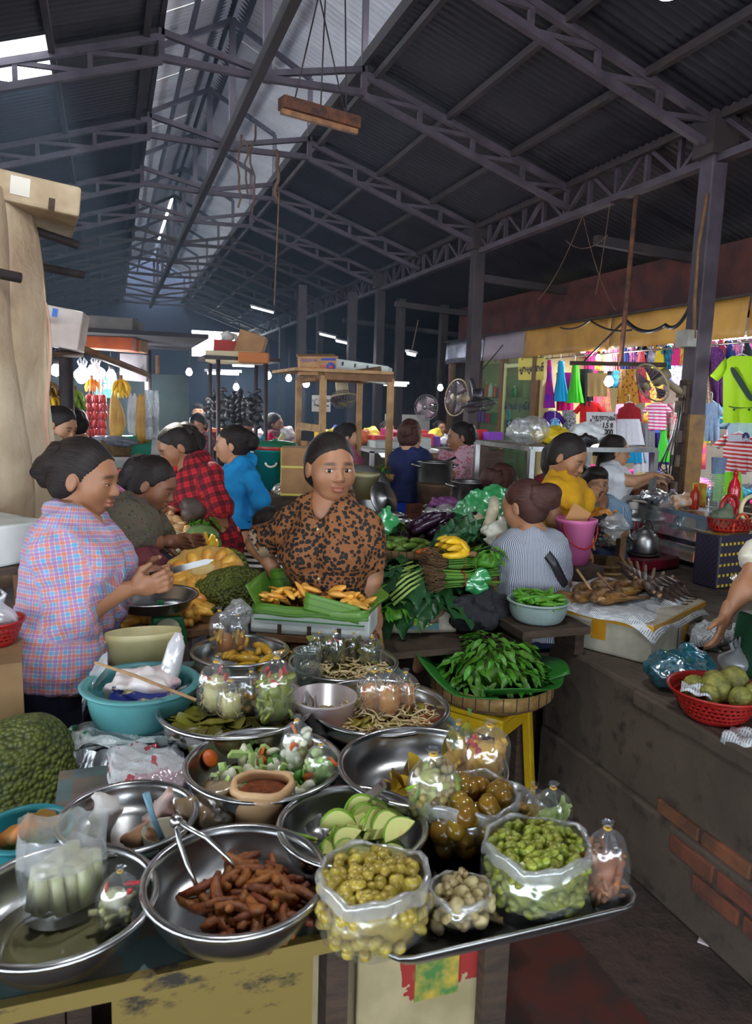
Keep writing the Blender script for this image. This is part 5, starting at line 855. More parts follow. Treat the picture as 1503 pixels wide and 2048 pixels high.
sc=PZ(1514,1345,PH);t=thing('spring_scale','dark green spring scale with yellow dial and steel pan by the custard apples','scale',(sc[0],sc[1],PH));mDG=M('dark green enamel',(22,76,48),(18,60,40),6,r=.45);MB().box((0,0,.115),(.17,.13,.23),taper=.86).build('scale_body',mDG,t,bevel=.012);MB().tube([(0,0,.22),(0,0,.29)],.012,8).build('post',mDG,t);MB().lathe([(0,.002),(.066,.002),(.068,0)],30).build('dial',M('yellow dial',(206,176,86),r=.4),t,(.02,-.064,.12),rot=(1.45,0,0));MB().lathe([(0,.285),(.06,.288),(.105,.315),(.118,.345),(.126,.35),(.112,.343),(.1,.318),(.058,.293),(0,.291)],36).build('pan',mSteelB,t)
# ---- stool, round winnowing basket of leafy greens
mYellowP=M('yellow plastic',(214,176,24),(196,156,18),5,r=.4);mBam=M('woven bamboo',(176,140,84),(140,104,58),26,r=.7,bump=.4,bs=70);mBamD=M('old dark bamboo',(126,98,58),(84,64,40),20,r=.75,bump=.4,bs=70)
s0=PD(972,1400,2.85);sx,sy,sh=s0[0],s0[1],s0[2];t=thing('plastic_stool','yellow plastic stool under the round basket of greens','stool',(sx,sy,0),.62)
MB().box((0,0,sh-.012),(.27,.27,.024)).build('seat',mYellowP,t,bevel=.012)
for dx in(-1,1):
 for dy in(-1,1):MB().bar((dx*.115,dy*.115,sh-.02),(dx*.15,dy*.15,0),.034,.034).build('leg',mYellowP,t,bevel=.006)
for k in range(4):
 a=k*math.pi/2;R=Rz(a)
 for z,w in((sh-.05,.25),(.12,.28)):q=R@np.array([0,-.122-(.022 if z<.2 else 0),z]);MB().box(q,(w,.014,.05 if z>.2 else.035),R).build('rail',mYellowP,t)
def winnow(label,c,r,h=.075,name='round_basket',mat=mBam):
 t=thing(name,label,'basket',c);MB().lathe([(0,.004),(r*.82,.004),(r*.96,.02),(r,h*.5),(r*1.0,h*.55),(r*.93,.03),(r*.8,0),(0,0)],48).build('woven_tray',mBamD,t);MB().lathe([(r*1.0,h*.42),(r*1.035,h*.42),(r*1.035,h),(r*1.0,h),(r*1.0,h*.42)],48).build('rim_band',mat,t)
 for i in range(30):a=i*2*math.pi/30;MB().box((r*1.037*math.cos(a),r*1.037*math.sin(a),h*.71),(.003,.003,h*.6),Rz(a)).build('rim_tie',mSteelD,t)
 return t
gb=np.array([sx+.03,sy+.02,sh+.002]);rG=118*2.85/F;winnow('round bamboo basket of leafy greens on the yellow stool',gb,rG,.085)
t=thing('banana_leaf_liner','folded banana leaves lining the basket of greens','leaf',gb)
for i,(a0,a1,ext)in enumerate(((2.5,4.3,.07),(4.1,5.9,.03),(5.7,7.2,.05),(.8,2.7,.03))):MB().grid(lambda u,v:((rG*(.55+.5*v)+ext*v*v)*math.cos(a0+(a1-a0)*u),(rG*(.55+.5*v)+ext*v*v)*math.sin(a0+(a1-a0)*u),.04+.07*v+(.07 if i==0 else.02)*v*v*math.sin(math.pi*min(1,u+.3))+.008*math.sin(u*7)),14,8).build('banana_leaf',mBanD,t,solid=.0025)
def gleaf(s,L=.075,w=.0135):
 random.seed(s);c=rr(.3,1.2);tw=rr(-.4,.4)
 def f(u,v):x=u*L;wd=w*(math.sin(math.pi*min(max(u*1.0,.03),.985))**.8);y=(v-.5)*2*wd;return(x,y*math.cos(tw*u),-c*u*u*L*.6+.35*abs(v-.5)*wd*2+.003*math.sin(u*14+v*3))
 return MB().grid(f,7,2).mesh('leaf')
GL=[gleaf(i)for i in range(8)];mGr=M('fresh green leaf',(92,150,44),(64,118,34),14,r=.42,rnd=.3);mKale=M('dark blue-green leaf',(48,96,50),(34,74,42),12,r=.38,rnd=.22)
def leaf_pile(label,c,rx,ry,h,n,ms,mat,sc=1.,name='leafy_greens',cat='greens',flat=.4):
 t=thing(name,label,cat,c);random.seed(int(n));V,Q=sdf([('e',(0,0,h*.30),(rx*.78,ry*.78,h*.5),None)],.02,.03,lambda X:wob(X,40,.006));obj('leaf_mass',smesh('m',V,Q),mat,t)['kind']='stuff'
 for i in range(n):
  a,q=rr(0,6.28),math.sqrt(rr(0,1));z=h*(1-q*q)**.7*rr(.75,1.05)+.012;o=obj('leaf',ms[i%len(ms)],mat,t,(rx*q*math.cos(a),ry*q*math.sin(a),z));o.rotation_euler=(rr(-flat,flat),rr(-.5,.3)+q*.35,a+rr(-.9,.9));o.scale=(sc*rr(.8,1.25),)*3
 return t
leaf_pile('heap of fresh green water spinach on banana leaf',gb+np.array([-.005,0,.06]),rG*.9,rG*.8,.17,300,GL,mGr,.78)
# ---- vegetable bench and its vegetables
vb=PD(825,1250,3.0);t=thing('vegetable_bench','dark wooden vegetable bench behind the spotted shirt','bench',(1.42,3.2,0));zf,zr_=.70,.90
for i in range(6):y=-.62+i*.23;w_=.62 if i<3 else 1.05;MB().box((-.525+w_/2,y,zf+(zr_-zf)*i/5),(w_,.222,.025)).build('plank',mWoodD,t)
for x,y,z in((-.48,-.6,zf),(.04,-.6,zf),(-.48,.5,zr_-.04),(.48,.5,zr_-.04)):
 if 1:MB().box((x,y,z/2-.01),(.06,.06,z-.02)).build('leg',mWoodD,t)
fa,fbx=PZ(768,1252,.76),PZ(888,1250,.76);t=thing('foam_box','white foam tray with a colourful letter sticker under the kale','box',((fa[0]+fbx[0])/2+.06,fa[1]+.16,.715),math.atan2(fbx[1]-fa[1],fbx[0]-fa[0]));foam_box(t,.32,.30,.09,mFoamD,.02,0)
stk=MB().box((.02,-.152,.045),(.125,.004,.055)).build('sticker',M('blue green sticker print',(60,110,170),(60,120,60),12,r=.4),t);text('M_V',.045,M('yellow sticker letters',(230,200,60),r=.4),t,(.02,-.156,.05),(math.pi/2,0,0),'sticker_letters',.001,.002)
kb=PD(808,1165,3.08)
def kale_leaf(s):
 random.seed(s);L=.15;
 def f(u,v):x=u*L;wd=.04*math.sin(math.pi*min(max(u,.05),.97))**.6;return(x,(v-.5)*2*wd,-.5*u*u*L+.012*math.sin(u*16+v*5)*abs(v-.5)*2+.2*abs(v-.5)*wd)
 b=MB().grid(f,10,4);return b.mesh('leaf')
KL=[kale_leaf(i)for i in range(5)];leaf_pile('bunch of dark kale leaves in the foam tray',kb+np.array([.02,.05,-.08]),.17,.17,.14,90,KL,mKale,1.05,'kale_bunch');t=thing('kale_stalks','pale green kale stems fanned over the foam tray','stems',kb+np.array([-.1,.0,0]))
for i in range(14):MB().tube([(0,.02*i-.14,-.05+.012*(i%4)),(.08,.02*i-.13,.005+.012*(i%4)),(.17,.016*i-.09,.03+.012*(i%4))],[.007,.006,.004],6).build('stem',M('pale green stem',(150,176,90),r=.4),t)
leaf_pile('small heap of round green leaves at the front of the foam tray',PD(800,1218,2.98)+np.array([0,0,-.03]),.12,.08,.06,40,GL,M('light round leaf',(110,170,50),(80,140,40),10,r=.4),.8,'green_leaves');crumple('paper_bag','brown crumpled paper bag in the foam tray',PD(862,1215,3.0)+np.array([0,0,-.05]),(.10,.08,.07),M('brown paper',(150,120,96),(120,94,72),10,r=.9),12)
# cucumbers in a basket
cb2=PD(808,1105,3.45);winnow('old bamboo basket of small cucumbers',cb2+np.array([0,0,-.05]),.155,.085,mat=mBamD);cuc=[MB().tube([(-.045+.015*i,.004*math.sin(i*.8+s),0)for i in range(7)],[.006,.013,.0155,.016,.0155,.013,.006],9).mesh('cucumber')for s in range(3)];mCucS=M('cucumber skin',(120,146,60),(84,112,44),16,r=.4,rnd=.2,stretch=(.2,1,1));cc=cb2
sp=[]
for i in range(46):a,q=rr(0,6.28),math.sqrt(rr(0,1))*.8;sp.append((cc+np.array([.145*q*math.cos(a),.145*q*math.sin(a),.0+.075*(i/46)*(1-.5*q)]),(rr(-.3,.3),rr(-.35,.35),rr(0,3.1)),rr(.9,1.2)))
scatter('cucumber',cuc,mCucS,sp,'small green cucumber in the old bamboo basket','cucumber','cucumbers in the basket');leaf_pile('bundle of long green beans behind the cucumbers',PD(782,1062,3.6),.07,.05,.04,30,GL,mKale,.7,'green_beans')
egg=[MB().tube([(-.09+.03*i,.014*math.sin(i*.6+s*.7),.004*i)for i in range(7)],[.012,.022,.026,.025,.021,.015,.007],10).mesh('aubergine')for s in range(3)];mEgg=M('dark purple aubergine',(58,28,52),(40,20,40),10,r=.2,rnd=.15)
ec=PD(870,1062,3.65);scatter('long_aubergine',egg,mEgg,[(ec+np.array([rr(-.1,.13),rr(-.12,.1),-.06+.13*(i/20)]),(rr(-.3,.3),rr(-.5,.2),rr(-.7,.9)),rr(.85,1.1))for i in range(20)],'long dark purple aubergine in the heap','aubergine','long aubergines')
mBok=M('pale cabbage stem',(200,206,160),(160,184,100),8,r=.4,rnd=.1);bk=PD(905,1090,3.3)
for i in range(4):
 c=bk+np.array([.055*i-.07,.05*(i%2),-.03+.015*i]);t=thing('chinese_cabbage','pale Chinese cabbage head on the vegetable bench','cabbage',c,group='Chinese cabbages');t.rotation_euler=(.1,-.25,.5+.2*i)
 for k in range(6):obj('leaf',KL[k%5],mBok if k<4 else mGr,t,(-.07,.0,.005*k)).rotation_euler=(k*1.05,-.1,0)
def banana_bunch(label,c,n,mat,sc=1.,rot=(0,0,0),group=None,name='banana_bunch',rows=1):
 t=thing(name,label,'bananas',c,rot=rot,group=group);b=[MB().tube([(0,0,0),(.012,0,-.02),(.03,0,-.05),(.034,0,-.085),(.026,0,-.112),(.02,0,-.12)],[.006,.012,.0155,.015,.009,.004],8).mesh('banana')for _ in range(1)]
 for r in range(rows):
  for i in range(n):o=obj('banana',b[0],mat,t,(0,0,-.045*r*sc));o.rotation_euler=(0,-.35-.1*(i%2),2*math.pi*i/n*(.55 if rows==1 else 1)+r*.3);o.scale=(sc,)*3
 MB().tube([(0,0,.03*sc),(0,0,-.045*(rows-1)*sc-.01)],.012*sc,6).build('stalk',mWoodM,t);return t
mBana=M('ripe yellow banana',(226,178,34),(190,136,30),20,r=.45,rnd=.1,thr=(.5,.75));mBanaG=M('green banana',(110,150,50),(140,160,50),10,r=.45,rnd=.12)
banana_bunch('small bunch of ripe bananas on the vegetable bench',PD(925,1098,3.1),7,mBana,.95,(1.35,.4,1.6));banana_bunch('second ripe banana bunch lying on the cabbages',PD(938,1108,3.08),6,mBana,1.,(1.5,-.2,.9))
rad=MB().tube([(-.11,0,0),(-.09,0,.004),(-.03,.004,.008),(.04,.006,.004),(.1,.01,0)],[.008,.022,.027,.022,.006],10).mesh('radish');mRadi=M('cream white radish',(224,212,186),(196,176,140),8,r=.45,rnd=.06)
rc=PD(952,1052,3.55);scatter('white_radish',rad,mRadi,[(rc+np.array([-.03+.03*i,-.05+.05*(i%3),-.03+.025*i]),(0,-.45+.1*(i%3),.3+.15*i),1.05)for i in range(6)],'long white radish leaning in the heap','radish','white radishes')
for i,(x,y,d,s,l)in enumerate(((992,1066,3.35,(.12,.11,.11),'white plastic-wrapped cabbage ball behind the grey blouse'),(880,1022,3.85,(.20,.12,.08),'white knotted plastic bag behind the aubergines'))):crumple('plastic_bag',l,PD(x,y,d)+np.array([0,0,-.06]),s,mFilmR if i else M('white wrapped cabbage',(222,220,206),(200,196,170),6,r=.4),i+3)
crumple('plastic_bag','big bright green plastic bag heaped behind the radishes',PD(972,1032,3.75)+np.array([0,0,-.12]),(.32,.26,.25),mFilmG,4,h=.011,amp=.008);crumple('plastic_bag','small green plastic bag tied by the cucumber basket',PD(768,1050,3.4)+np.array([0,0,-.06]),(.09,.08,.13),mFilmG,7);crumple('plastic_bag','clear green bag corner beside the chives',PD(950,1170,3.05)+np.array([0,0,-.04]),(.10,.06,.09),mFilmG,8)
scatter('carrot',MB().tube([(-.05,0,0),(-.03,0,0),(.02,0,0),(.06,0,0)],[.006,.016,.013,.004],8).mesh('carrot'),mCar,[(PD(852+8*i,1104-3*(i%2),3.25),(0,0,.4*i),1.)for i in range(5)],'orange carrot beside the cucumber basket','carrot','carrots by the cucumbers');scatter('onion',MB().ell((0,0,0),(.03,.03,.026),None,12,9).mesh('onion'),M('tan onion skin',(206,150,100),(180,120,80),10,r=.4),[(PD(1004+6*i,1078+4*i,3.3),rot3(),1.)for i in range(3)],'tan onion by the grey blouse','onion','onions by the grey blouse')
def bundle(label,c,L,r,rot,n=70):
 t=thing('chive_bundle',label,'chives',c,rot=rot);random.seed(n);b=MB();rt_=MB()
 for i in range(n):
  a,q=rr(0,6.28),math.sqrt(rr(0,1))*r;y,z=q*math.cos(a),q*math.sin(a)*.75;b.tube([(0,y,z),(L*.5,y*.8,z*.8),(L,y*1.5+rr(-.01,.01),z*1.6+rr(-.01,.01))],[.0035,.003,.0015],5)
  for k in range(3):rt_.tube([(0,y,z),(-.04,y*1.15+rr(-.012,.012),z*1.15+rr(-.012,.012)),(-.075,y*1.25+rr(-.02,.02),z*1.2+rr(-.02,.02))],[.002,.0016,.0008],4)
 b.build('stalks',M('chive green',(110,156,50),(80,130,40),8,r=.45),t)['kind']='stuff';rt_.build('roots',M('earthy roots',(120,92,62),(90,68,46),20,r=.9),t)['kind']='stuff';MB().tube([(L*.35,r*.86*math.cos(x),r*.66*math.sin(x))for x in np.linspace(0,6.28,14)],.003,5).build('rubber_band',mRedP,t);return t
bundle('thick bundle of garlic chives with brown roots',PD(882,1122,3.1),.24,.06,(.1,.05,.12));bundle('lower bundle of garlic chives tied with a red band',PD(884,1158,3.02),.24,.05,(0,.05,.05),60);leaf_pile('sprigs of fine green herb above the chives',PD(975,1112,3.15)+np.array([0,0,-.03]),.10,.08,.06,60,GL,mGr,.6,'herb_sprigs')
# stool for the seated woman, enamel basin of peas
gp=J_g=PD(1062,1250,3.2);t=thing('wooden_stool','dark wooden stool under the woman in grey stripes','stool',(iGry['base'][0],iGry['base'][1],0));zs=max(.3,PD(1062,1240,3.2)[2]-.12);MB().box((-.04,.03,zs-.02),(.26,.22,.04)).build('seat',mWoodD,t)
for x in(-1,1):
 for y in(-1,1):MB().bar((x*.12,y*.1,zs-.03),(x*.14,y*.12,0),.035).build('leg',mWoodD,t)
pb=PD(1080,1246,2.95);t=thing('side_bench','low dark plank bench beside the fish box','bench',(pb[0]+.02,pb[1]+.04,0));MB().box((0,0,pb[2]-.015),(.3,.26,.03)).build('plank',mWoodD,t)
for x,z0 in((-.11,0),(.125,.66)):MB().box((x,0,(pb[2]-.03+z0)/2),(.04,.2,pb[2]-.03-z0)).build('leg',mWoodD,t)
eb=np.array([pb[0]+.01,pb[1]+.04,pb[2]+.001]);mEnam=M('grey-green enamel',(150,166,160),(130,148,144),6,r=.35);tag(bowl_mesh(.118,.085,.6).build('enamel_basin',mEnam,None,eb),'grey enamel basin of green pea pods beside the fish box','basin')
scatter('pea_pod',MB().tube([(-.05,0,0),(-.025,.004,0),(.02,.004,0),(.05,0,0)],[.003,.009,.009,.003],6).mesh('pod'),M('green pod',(96,160,40),(74,132,34),10,r=.45,rnd=.2),[(eb+np.array([.085*math.sqrt(rr(0,1))*math.cos(a),.085*math.sqrt(rr(0,1))*math.sin(a),.07+.035*rr(0,1)]),(rr(-.3,.3),rr(-.3,.3),rr(0,3)),1.)for a in np.linspace(0,31,60)],'green pea pod in the enamel basin','pea pod','pea pods in the enamel basin')
# ---- drinks corner
wk=PZ(1200,1168,PH);t=thing('round_basket','tall-sided old bamboo basket behind the fish','basket',wk);rW=56*((wk-CAM)@fw)/F;MB().lathe([(0,0),(rW*.9,0),(rW*.98,.06),(rW,.12),(rW*1.04,.12),(rW*1.04,.135),(rW*.97,.135),(rW*.94,.06),(rW*.86,.01),(0,.01)],40).build('woven_side',mBamD,t)
for z in(.05,.085):MB().lathe([(rW*1.0,z),(rW*1.02,z),(rW*1.02,z+.012),(rW*1.,z+.012),(rW*1.,z)],40).build('hoop',mBam,t)
pk=PD(1146,1126,3.55);t=thing('bucket_stand','dark box stand under the pink bucket','stand',(pk[0],pk[1],0));MB().box((0,0,pk[2]/2-.001),(.2,.2,pk[2]-.002)).build('stand_body',mWoodD,t);t=thing('bucket','pink plastic bucket with a cardboard scoop','bucket',pk);mPk=M('pink plastic',(206,110,156),(186,90,140),5,r=.4);rP=40*((pk-CAM)@fw)/F;MB().lathe([(0,0),(rP*.7,0),(rP*.95,.19),(rP*1.03,.20),(rP*1.03,.215),(rP*.95,.215),(rP*.68,.01),(0,.01)],32).build('bucket_body',mPk,t);MB().tube([(rP*1.0*math.cos(x),-rP*.5*math.sin(x)-.03,.2-.12*math.sin(x))for x in np.linspace(0,3.14,9)],.004,5).build('handle',mRedP,t);MB().box((.0,.0,.21),(.11,.005,.12),Ry(.5)).build('cardboard_scoop',M('kraft card',(190,140,90),r=.8),t)
cX0,cX1,cY0,cY1,cZ=3.37,3.74,3.5,4.42,.99;t=thing('drinks_cabinet','aluminium-framed glass cabinet crowded with cups and bottles','cabinet',(0,0,0));mAl=M('polished aluminium tube',(200,200,204),r=.25,met=1)
for x in(cX0,cX1):
 for y in(cY0,cY1):MB().box((x,y,(PH+cZ)/2),(.035,.035,cZ-PH)).build('post',mAl,t)
for z in(cZ,PH+.16,PH+.03):
 for x in(cX0,cX1):MB().box((x,(cY0+cY1)/2,z),(.03,cY1-cY0,.03)).build('rail',mAl,t)
 for y in(cY0,cY1):MB().box(((cX0+cX1)/2,y,z),(cX1-cX0,.03,.03)).build('rail',mAl,t)
 MB().box(((cX0+cX1)/2,(cY0+cY1)/2,z),(cX1-cX0,cY1-cY0,.006)).build('shelf',mGl if z<cZ else mAl,t)
MB().box((cX0,(cY0+cY1)/2,(PH+cZ)/2),(.004,cY1-cY0,cZ-PH)).build('pane',mGl,t);MB().box(((cX0+cX1)/2,cY0,(PH+cZ)/2),(cX1-cX0,.004,cZ-PH)).build('pane',mGl,t)
def bottle(label,c,r,h,mat,cap,name='bottle',lab=None,group=None):
 t=thing(name,label,'bottle',c,group=group);MB().lathe([(0,0),(r*.9,0),(r,.008),(r,h*.6),(r*.85,h*.72),(r*.36,h*.84),(r*.33,h*.92),(0,h*.92)],20).build('bottle_body',mat,t);MB().lathe([(0,h),(r*.4,h),(r*.42,h*.9),(0,h*.9)],14).build('cap',cap,t)
 if lab:MB().lathe([(r*1.015,h*.2),(r*1.015,h*.5)],20).build('label',lab,t)
 return t
mWhiteP=M('white plastic',(226,226,226),r=.4);mPET=film('clear bottle plastic',(225,235,238),.3,.06,.3,6,.1)
zc=cZ+.018;cp=np.array([3.50,3.62,zc]);t=thing('cup_stack','tall stack of clear plastic cups with red and blue print on the cabinet','cups',cp)
for i in range(16):MB().lathe([(.036,0),(.044,.012+.0),(.046,.012),(.046,.016),(.04,.014)],20,(0,0,.0+i*.0145)).build('cup',mPET,t)
MB().lathe([(.037,.24),(.045,.34),(.047,.342)],20).build('cup',film('printed cup plastic',(120,150,190),.6,.1,.7,30,.1),t)
bottle('red soft drink bottle standing on the drinks cabinet',(3.55,3.53,zc),.037,.27,M('red bottle',(200,30,46),r=.15),mRedP,lab=M('red label',(190,20,40),(220,200,200),20,r=.3,thr=(.6,.7)));bottle('clear water bottle with blue label on the drinks cabinet',(3.64,3.62,zc),.038,.25,mPET,M('blue cap',(80,130,200),r=.4),lab=M('blue label',(50,110,200),r=.3));bottle('red chilli sauce bottle with orange cap beside the cup stack',(3.49,3.78,zc),.03,.16,M('chilli sauce',(180,50,20),r=.2),M('orange cap',(230,90,30),r=.4));bottle('small green-topped jar on the drinks cabinet',(3.47,3.90,zc),.035,.08,mPET,mGreen,'jar');bottle('small purple-lidded jar on the drinks cabinet',(3.52,4.02,zc),.04,.10,mPET,M('lilac lid',(170,130,200),r=.4),'jar')
crumple('plastic_bag','clear bag of orange shredded carrot on the drinks cabinet',(3.45,3.84,zc),(.16,.14,.09),M('orange shreds in film',(236,150,70),(226,214,200),30,r=.3),1);crumple('plastic_bag','silvery crumpled foil bags on the drinks cabinet',(3.45,4.12,zc),(.2,.16,.08),M('silver foil',(206,208,212),r=.25,met=.8),5);scatter('brown_egg',MB().ell((0,0,0),(.034,.034,.04),None,14,10).mesh('egg'),M('brown glazed fruit',(120,60,44),(150,90,60),10,r=.25),[((3.42+.06*(i%2),4.28+.05*i-.05,zc+.034),rot3(),1.)for i in range(3)],'glossy brown fruit on the cabinet corner','fruit','glossy brown fruit');t=tag(MB().box((0,0,.08),(.004,.09,.16)).build('menu_card',M('menu photo card',(226,200,80),(170,60,40),14,r=.3),None,(3.6,3.86,zc),rot=(0,-.1,.5)),'small upright menu card with food photo on the cabinet','card')
for i in range(8):bottle('empty clear bottle stored inside the glass cabinet',(3.48+.1*(i%3),3.6+.1*i,PH+.175),.035,.13,mPET,mWhiteP,group='clear bottles in the cabinet')
sv=PZ(1300,1140,PH);t=thing('gas_stove','low dark red gas stove under the kettle','stove',(sv[0],sv[1]+.08,PH),.25);mDR=M('dark red enamel',(110,18,40),(92,14,32),6,r=.3);MB().box((0,0,.045),(.36,.28,.07)).build('stove_body',mDR,t,bevel=.012);MB().lathe([(.07,.085),(.1,.085),(.1,.095),(.07,.095),(.07,.085)],24).build('burner_ring',mSteelD,t)
for x in(-.14,.14):MB().box((x,-.1,.006),(.03,.03,.012)).build('foot',mSteelD,t)
kt=(sv[0]+.0,sv[1]+.08,PH+.096);t=thing('kettle','aluminium kettle on the red gas stove','kettle',kt);MB().lathe([(0,0),(.085,0),(.09,.01),(.088,.085),(.07,.12),(.045,.135),(.045,.14),(.02,.148),(.012,.16),(0,.163)],32).build('kettle_body',mAlu,t);MB().tube([(-.07,0,.07),(-.11,0,.1),(-.125,0,.135)],[.018,.013,.010],8).build('spout',mAlu,t);MB().tube([(.06*math.cos(x),0,.12+.085*math.sin(x))for x in np.linspace(0,3.14,9)],.005,6).build('handle',mSteelD,t);MB().box((.03,-.055,.125),(.022,.006,.03)).build('lug',mAlu,t)
th=PZ(1268,1112,PH);t=thing('thermos_flask','red enamel vacuum flask with silver top','flask',(th[0]+.0,th[1]+.05,PH));MB().lathe([(0,0),(.07,0),(.072,.01),(.072,.23),(.07,.24)],28).build('flask_body',M('red flask enamel',(140,20,34),(120,16,30),8,r=.25),t);MB().lathe([(.072,.235),(.075,.24),(.06,.265),(.04,.28),(.036,.30),(.038,.31),(0,.312)],28).build('shoulder',mAlu,t);MB().lathe([(0,.36),(.03,.355),(.034,.32),(.03,.31)],14).build('paper_stopper',mPaper,t);MB().tube([(-.072,-.02,.2),(-.105,-.03,.17),(-.1,-.03,.09),(-.073,-.02,.06)],.006,6).build('handle',mAlu,t)
scatter('hurricane_glass',MB().lathe([(.034,0),(.036,.03),(.028,.09),(.016,.125),(.018,.13),(.034,.15),(.035,.151)],20).mesh('glass'),film('bottle glass',(215,230,215),.34,.04,.3,4,.05),[(PZ(1188+17*(i%5),1132-10*(i//5),PH)+np.array([0,0,.001]),(0,0,0),1.1)for i in range(8)],'upturned clear glass vase beside the red stove','glass','upturned clear glasses')
for i,(x,y,d,s,mt,l)in enumerate(((1225,1050,4.0,(.14,.12,.12),mFilmR,'crumpled white plastic bag behind the clear glasses'),(1195,1052,4.1,(.24,.16,.09),M('dark bag leather',(54,54,60),(40,40,46),8,r=.4),'dark grey handbag on the small table before the boy'),(1196,1032,4.25,(.2,.15,.06),M('fried orange noodles',(226,150,50),(190,110,30),40,r=.5,bump=.6,bs=60),'mound of orange fried snack before the boy'))):crumple('handbag' if i==1 else 'snack_mound' if i==2 else 'plastic_bag',l,PD(x,y,d)+np.array([0,0,-s[2]*.5]),s,mt,i+2,'bag' if i<2 else 'snack')
bottle('small brown sauce bottle with white cap before the boy',PD(1176,1045,4.15)+np.array([0,0,-.12]),.025,.15,M('brown sauce',(80,34,20),r=.2),mWhiteP,lab=M('pale bottle label',(214,200,180),r=.5));tb_=PD(1200,1085,4.15);t=thing('low_table','small wooden table before the boy in blue stripes','table',(tb_[0]+.05,tb_[1]+.32,0));zt_=tb_[2]+.03;MB().box((0,0,zt_-.015),(.5,.36,.03)).build('tabletop',mWoodM,t)
for x in(-.22,.22):
 for y in(-.15,.15):MB().box((x,y,zt_/2-.015),(.04,.04,zt_-.03)).build('leg',mWoodM,t)
bg_=PZ(1474,1176,PH);t=thing('woven_bag','large woven plastic shopper in dark purple, green and yellow','bag',(bg_[0],bg_[1]+.1,PH),.15);wv=NT('woven plastic strap');sv_=wv.sep(wv.co());ck=wv.N('TexChecker');ck.inputs['Scale'].default_value=60;wv.L(wv.co(),ck.inputs[0]);ck.inputs[1].default_value=(*lin((64,26,54)),1);ck.inputs[2].default_value=(*lin((30,60,66)),1);yl=wv.math('MULTIPLY',lines(wv,sv_[2],.058,.2,.13),lines(wv,sv_[0],.034,0,.26));wv.col(wv.mix(yl,ck.outputs[0],lin((206,176,40))));wv.set(.45);wv.bump(ck.outputs[1],.4,.01)
MB().box((0,0,.15),(.34,.16,.30),taper=1.02).build('woven_body',wv.m,t,bevel=.01)
for y in(-.06,.06):MB().tube([(.07*math.cos(x)+.02,y,.31+.1*math.sin(x))for x in np.linspace(0,3.14,9)],.006,6).build('handle',M('orange strap',(220,80,30),r=.5),t)
rbk=np.array([bg_[0]+.03,bg_[1]+.12,PH+.302]);t=thing('shopping_basket','red plastic shopping basket with ring handles on the woven bag','basket',rbk,.15);perforated([(.12,0),(.15,.02),(.155,.04),(.16,.06),(.165,.075),(.175,.08)],60,{1,2,3},step=2,sx=1.,sy=.6).build('basket_body',mRedP,t,solid=.003)
for dx,mt in((-.0,mRedP),(.06,M('cream ring plastic',(214,206,160),r=.4))):MB().tube([(dx+.07*math.cos(x),-.06+.08*(dx<.03),.13+.07*math.sin(x))for x in np.linspace(0,6.28,22)],.012,8).build('ring_handle',mt,t)
crumple('cloth','grey-green cloth in the red shopping basket',rbk+np.array([-.06,0,.02]),(.14,.1,.11),M('grey-green cloth',(110,120,96),(90,100,80),8,r=.9),3,'cloth');crumple('dish','red and blue enamel dishes behind the grilled fish',PZ(1335,1182,PH),(.2,.12,.05),M('red blue enamel',(190,60,50),(40,120,150),5,r=.3),2,'dish',amp=.001)
# ---- left produce table: jackfruit, potatoes, bananas
t=thing('fruit_table','rough wooden table of jackfruit and potatoes','table',(.38,3.5,0));zT=.82
for i in range(5):MB().box((-.24+.12*i,0,zT-.015),(.115,1.6,.03)).build('plank',mWoodM,t)
for x in(-.25,.25):
 for y in(-.72,.72):MB().box((x,y,zT/2-.015),(.05,.05,zT-.03)).build('leg',mWoodM,t)
def m_jack():
 tt=NT('spiky green jackfruit skin');v=tt.co();vo=tt.N('TexVoronoi');vo.inputs['Scale'].default_value=85;tt.L(v,vo.inputs[0]);tt.col(tt.mix(tt.math('MULTIPLY',vo.outputs[0],1.1),tt.ramp(tt.noise(v,7,3),[(.4,lin((128,140,40))),(.65,lin((104,110,34)))]),lin((44,54,22))));tt.set(.6);inv=tt.math('SUBTRACT',1.,vo.outputs[0]);tt.bump(inv,1.,.012);return tt.m
mJS=m_jack();mJF=M('jackfruit yellow fibres',(222,176,62),(196,150,90),22,r=.45,bump=.5,bs=40,stretch=(1,1,.3));mJC=M('pale jackfruit core',(224,200,140),(206,170,104),10,r=.5)
def jackfruit(label,c,r,rot,cut=None):
 """cut = (point, normal) in the fruit's own frame: everything beyond that plane is sliced away"""
 t=thing('jackfruit',label,'jackfruit',c,rot=rot);pr=lambda k:[('e',(0,0,0),tuple(x*k for x in r),None),('e',(r[0]*.3,0,0),(r[0]*.7*k,r[1]*.92*k,r[2]*.92*k),None)]
 V,Q=sdf(pr(1.),.011,.05,lambda X:wob(X,30,.004),[]if cut is None else[cut]);obj('skin',smesh('jackfruit',V,Q),mJS,t)
 if cut is not None:
  p,n=np.array(cut[0],float),nrm(cut[1]);V,Q=sdf(pr(.93),.009,.05,lambda X:wob(X,60,.003),[(p+n*.007,n)]);obj('flesh',smesh('flesh',V,Q),mJF,t);x=nrm(np.cross(n,(0,1,.2)));y=np.cross(n,x);R=np.stack([x,y,n],1);MB().ell(p+n*.006,(.05,.03,.012),R,14,8).build('core',mJC,t)
  for i in range(11):a=i*.571;MB().ell(p+n*.008+x*math.cos(a)*r[1]*.85+y*math.sin(a)*r[1]*.52,(.034,.022,.017),R@Rz(a),10,8).build('segment',mJack,t)
 return t
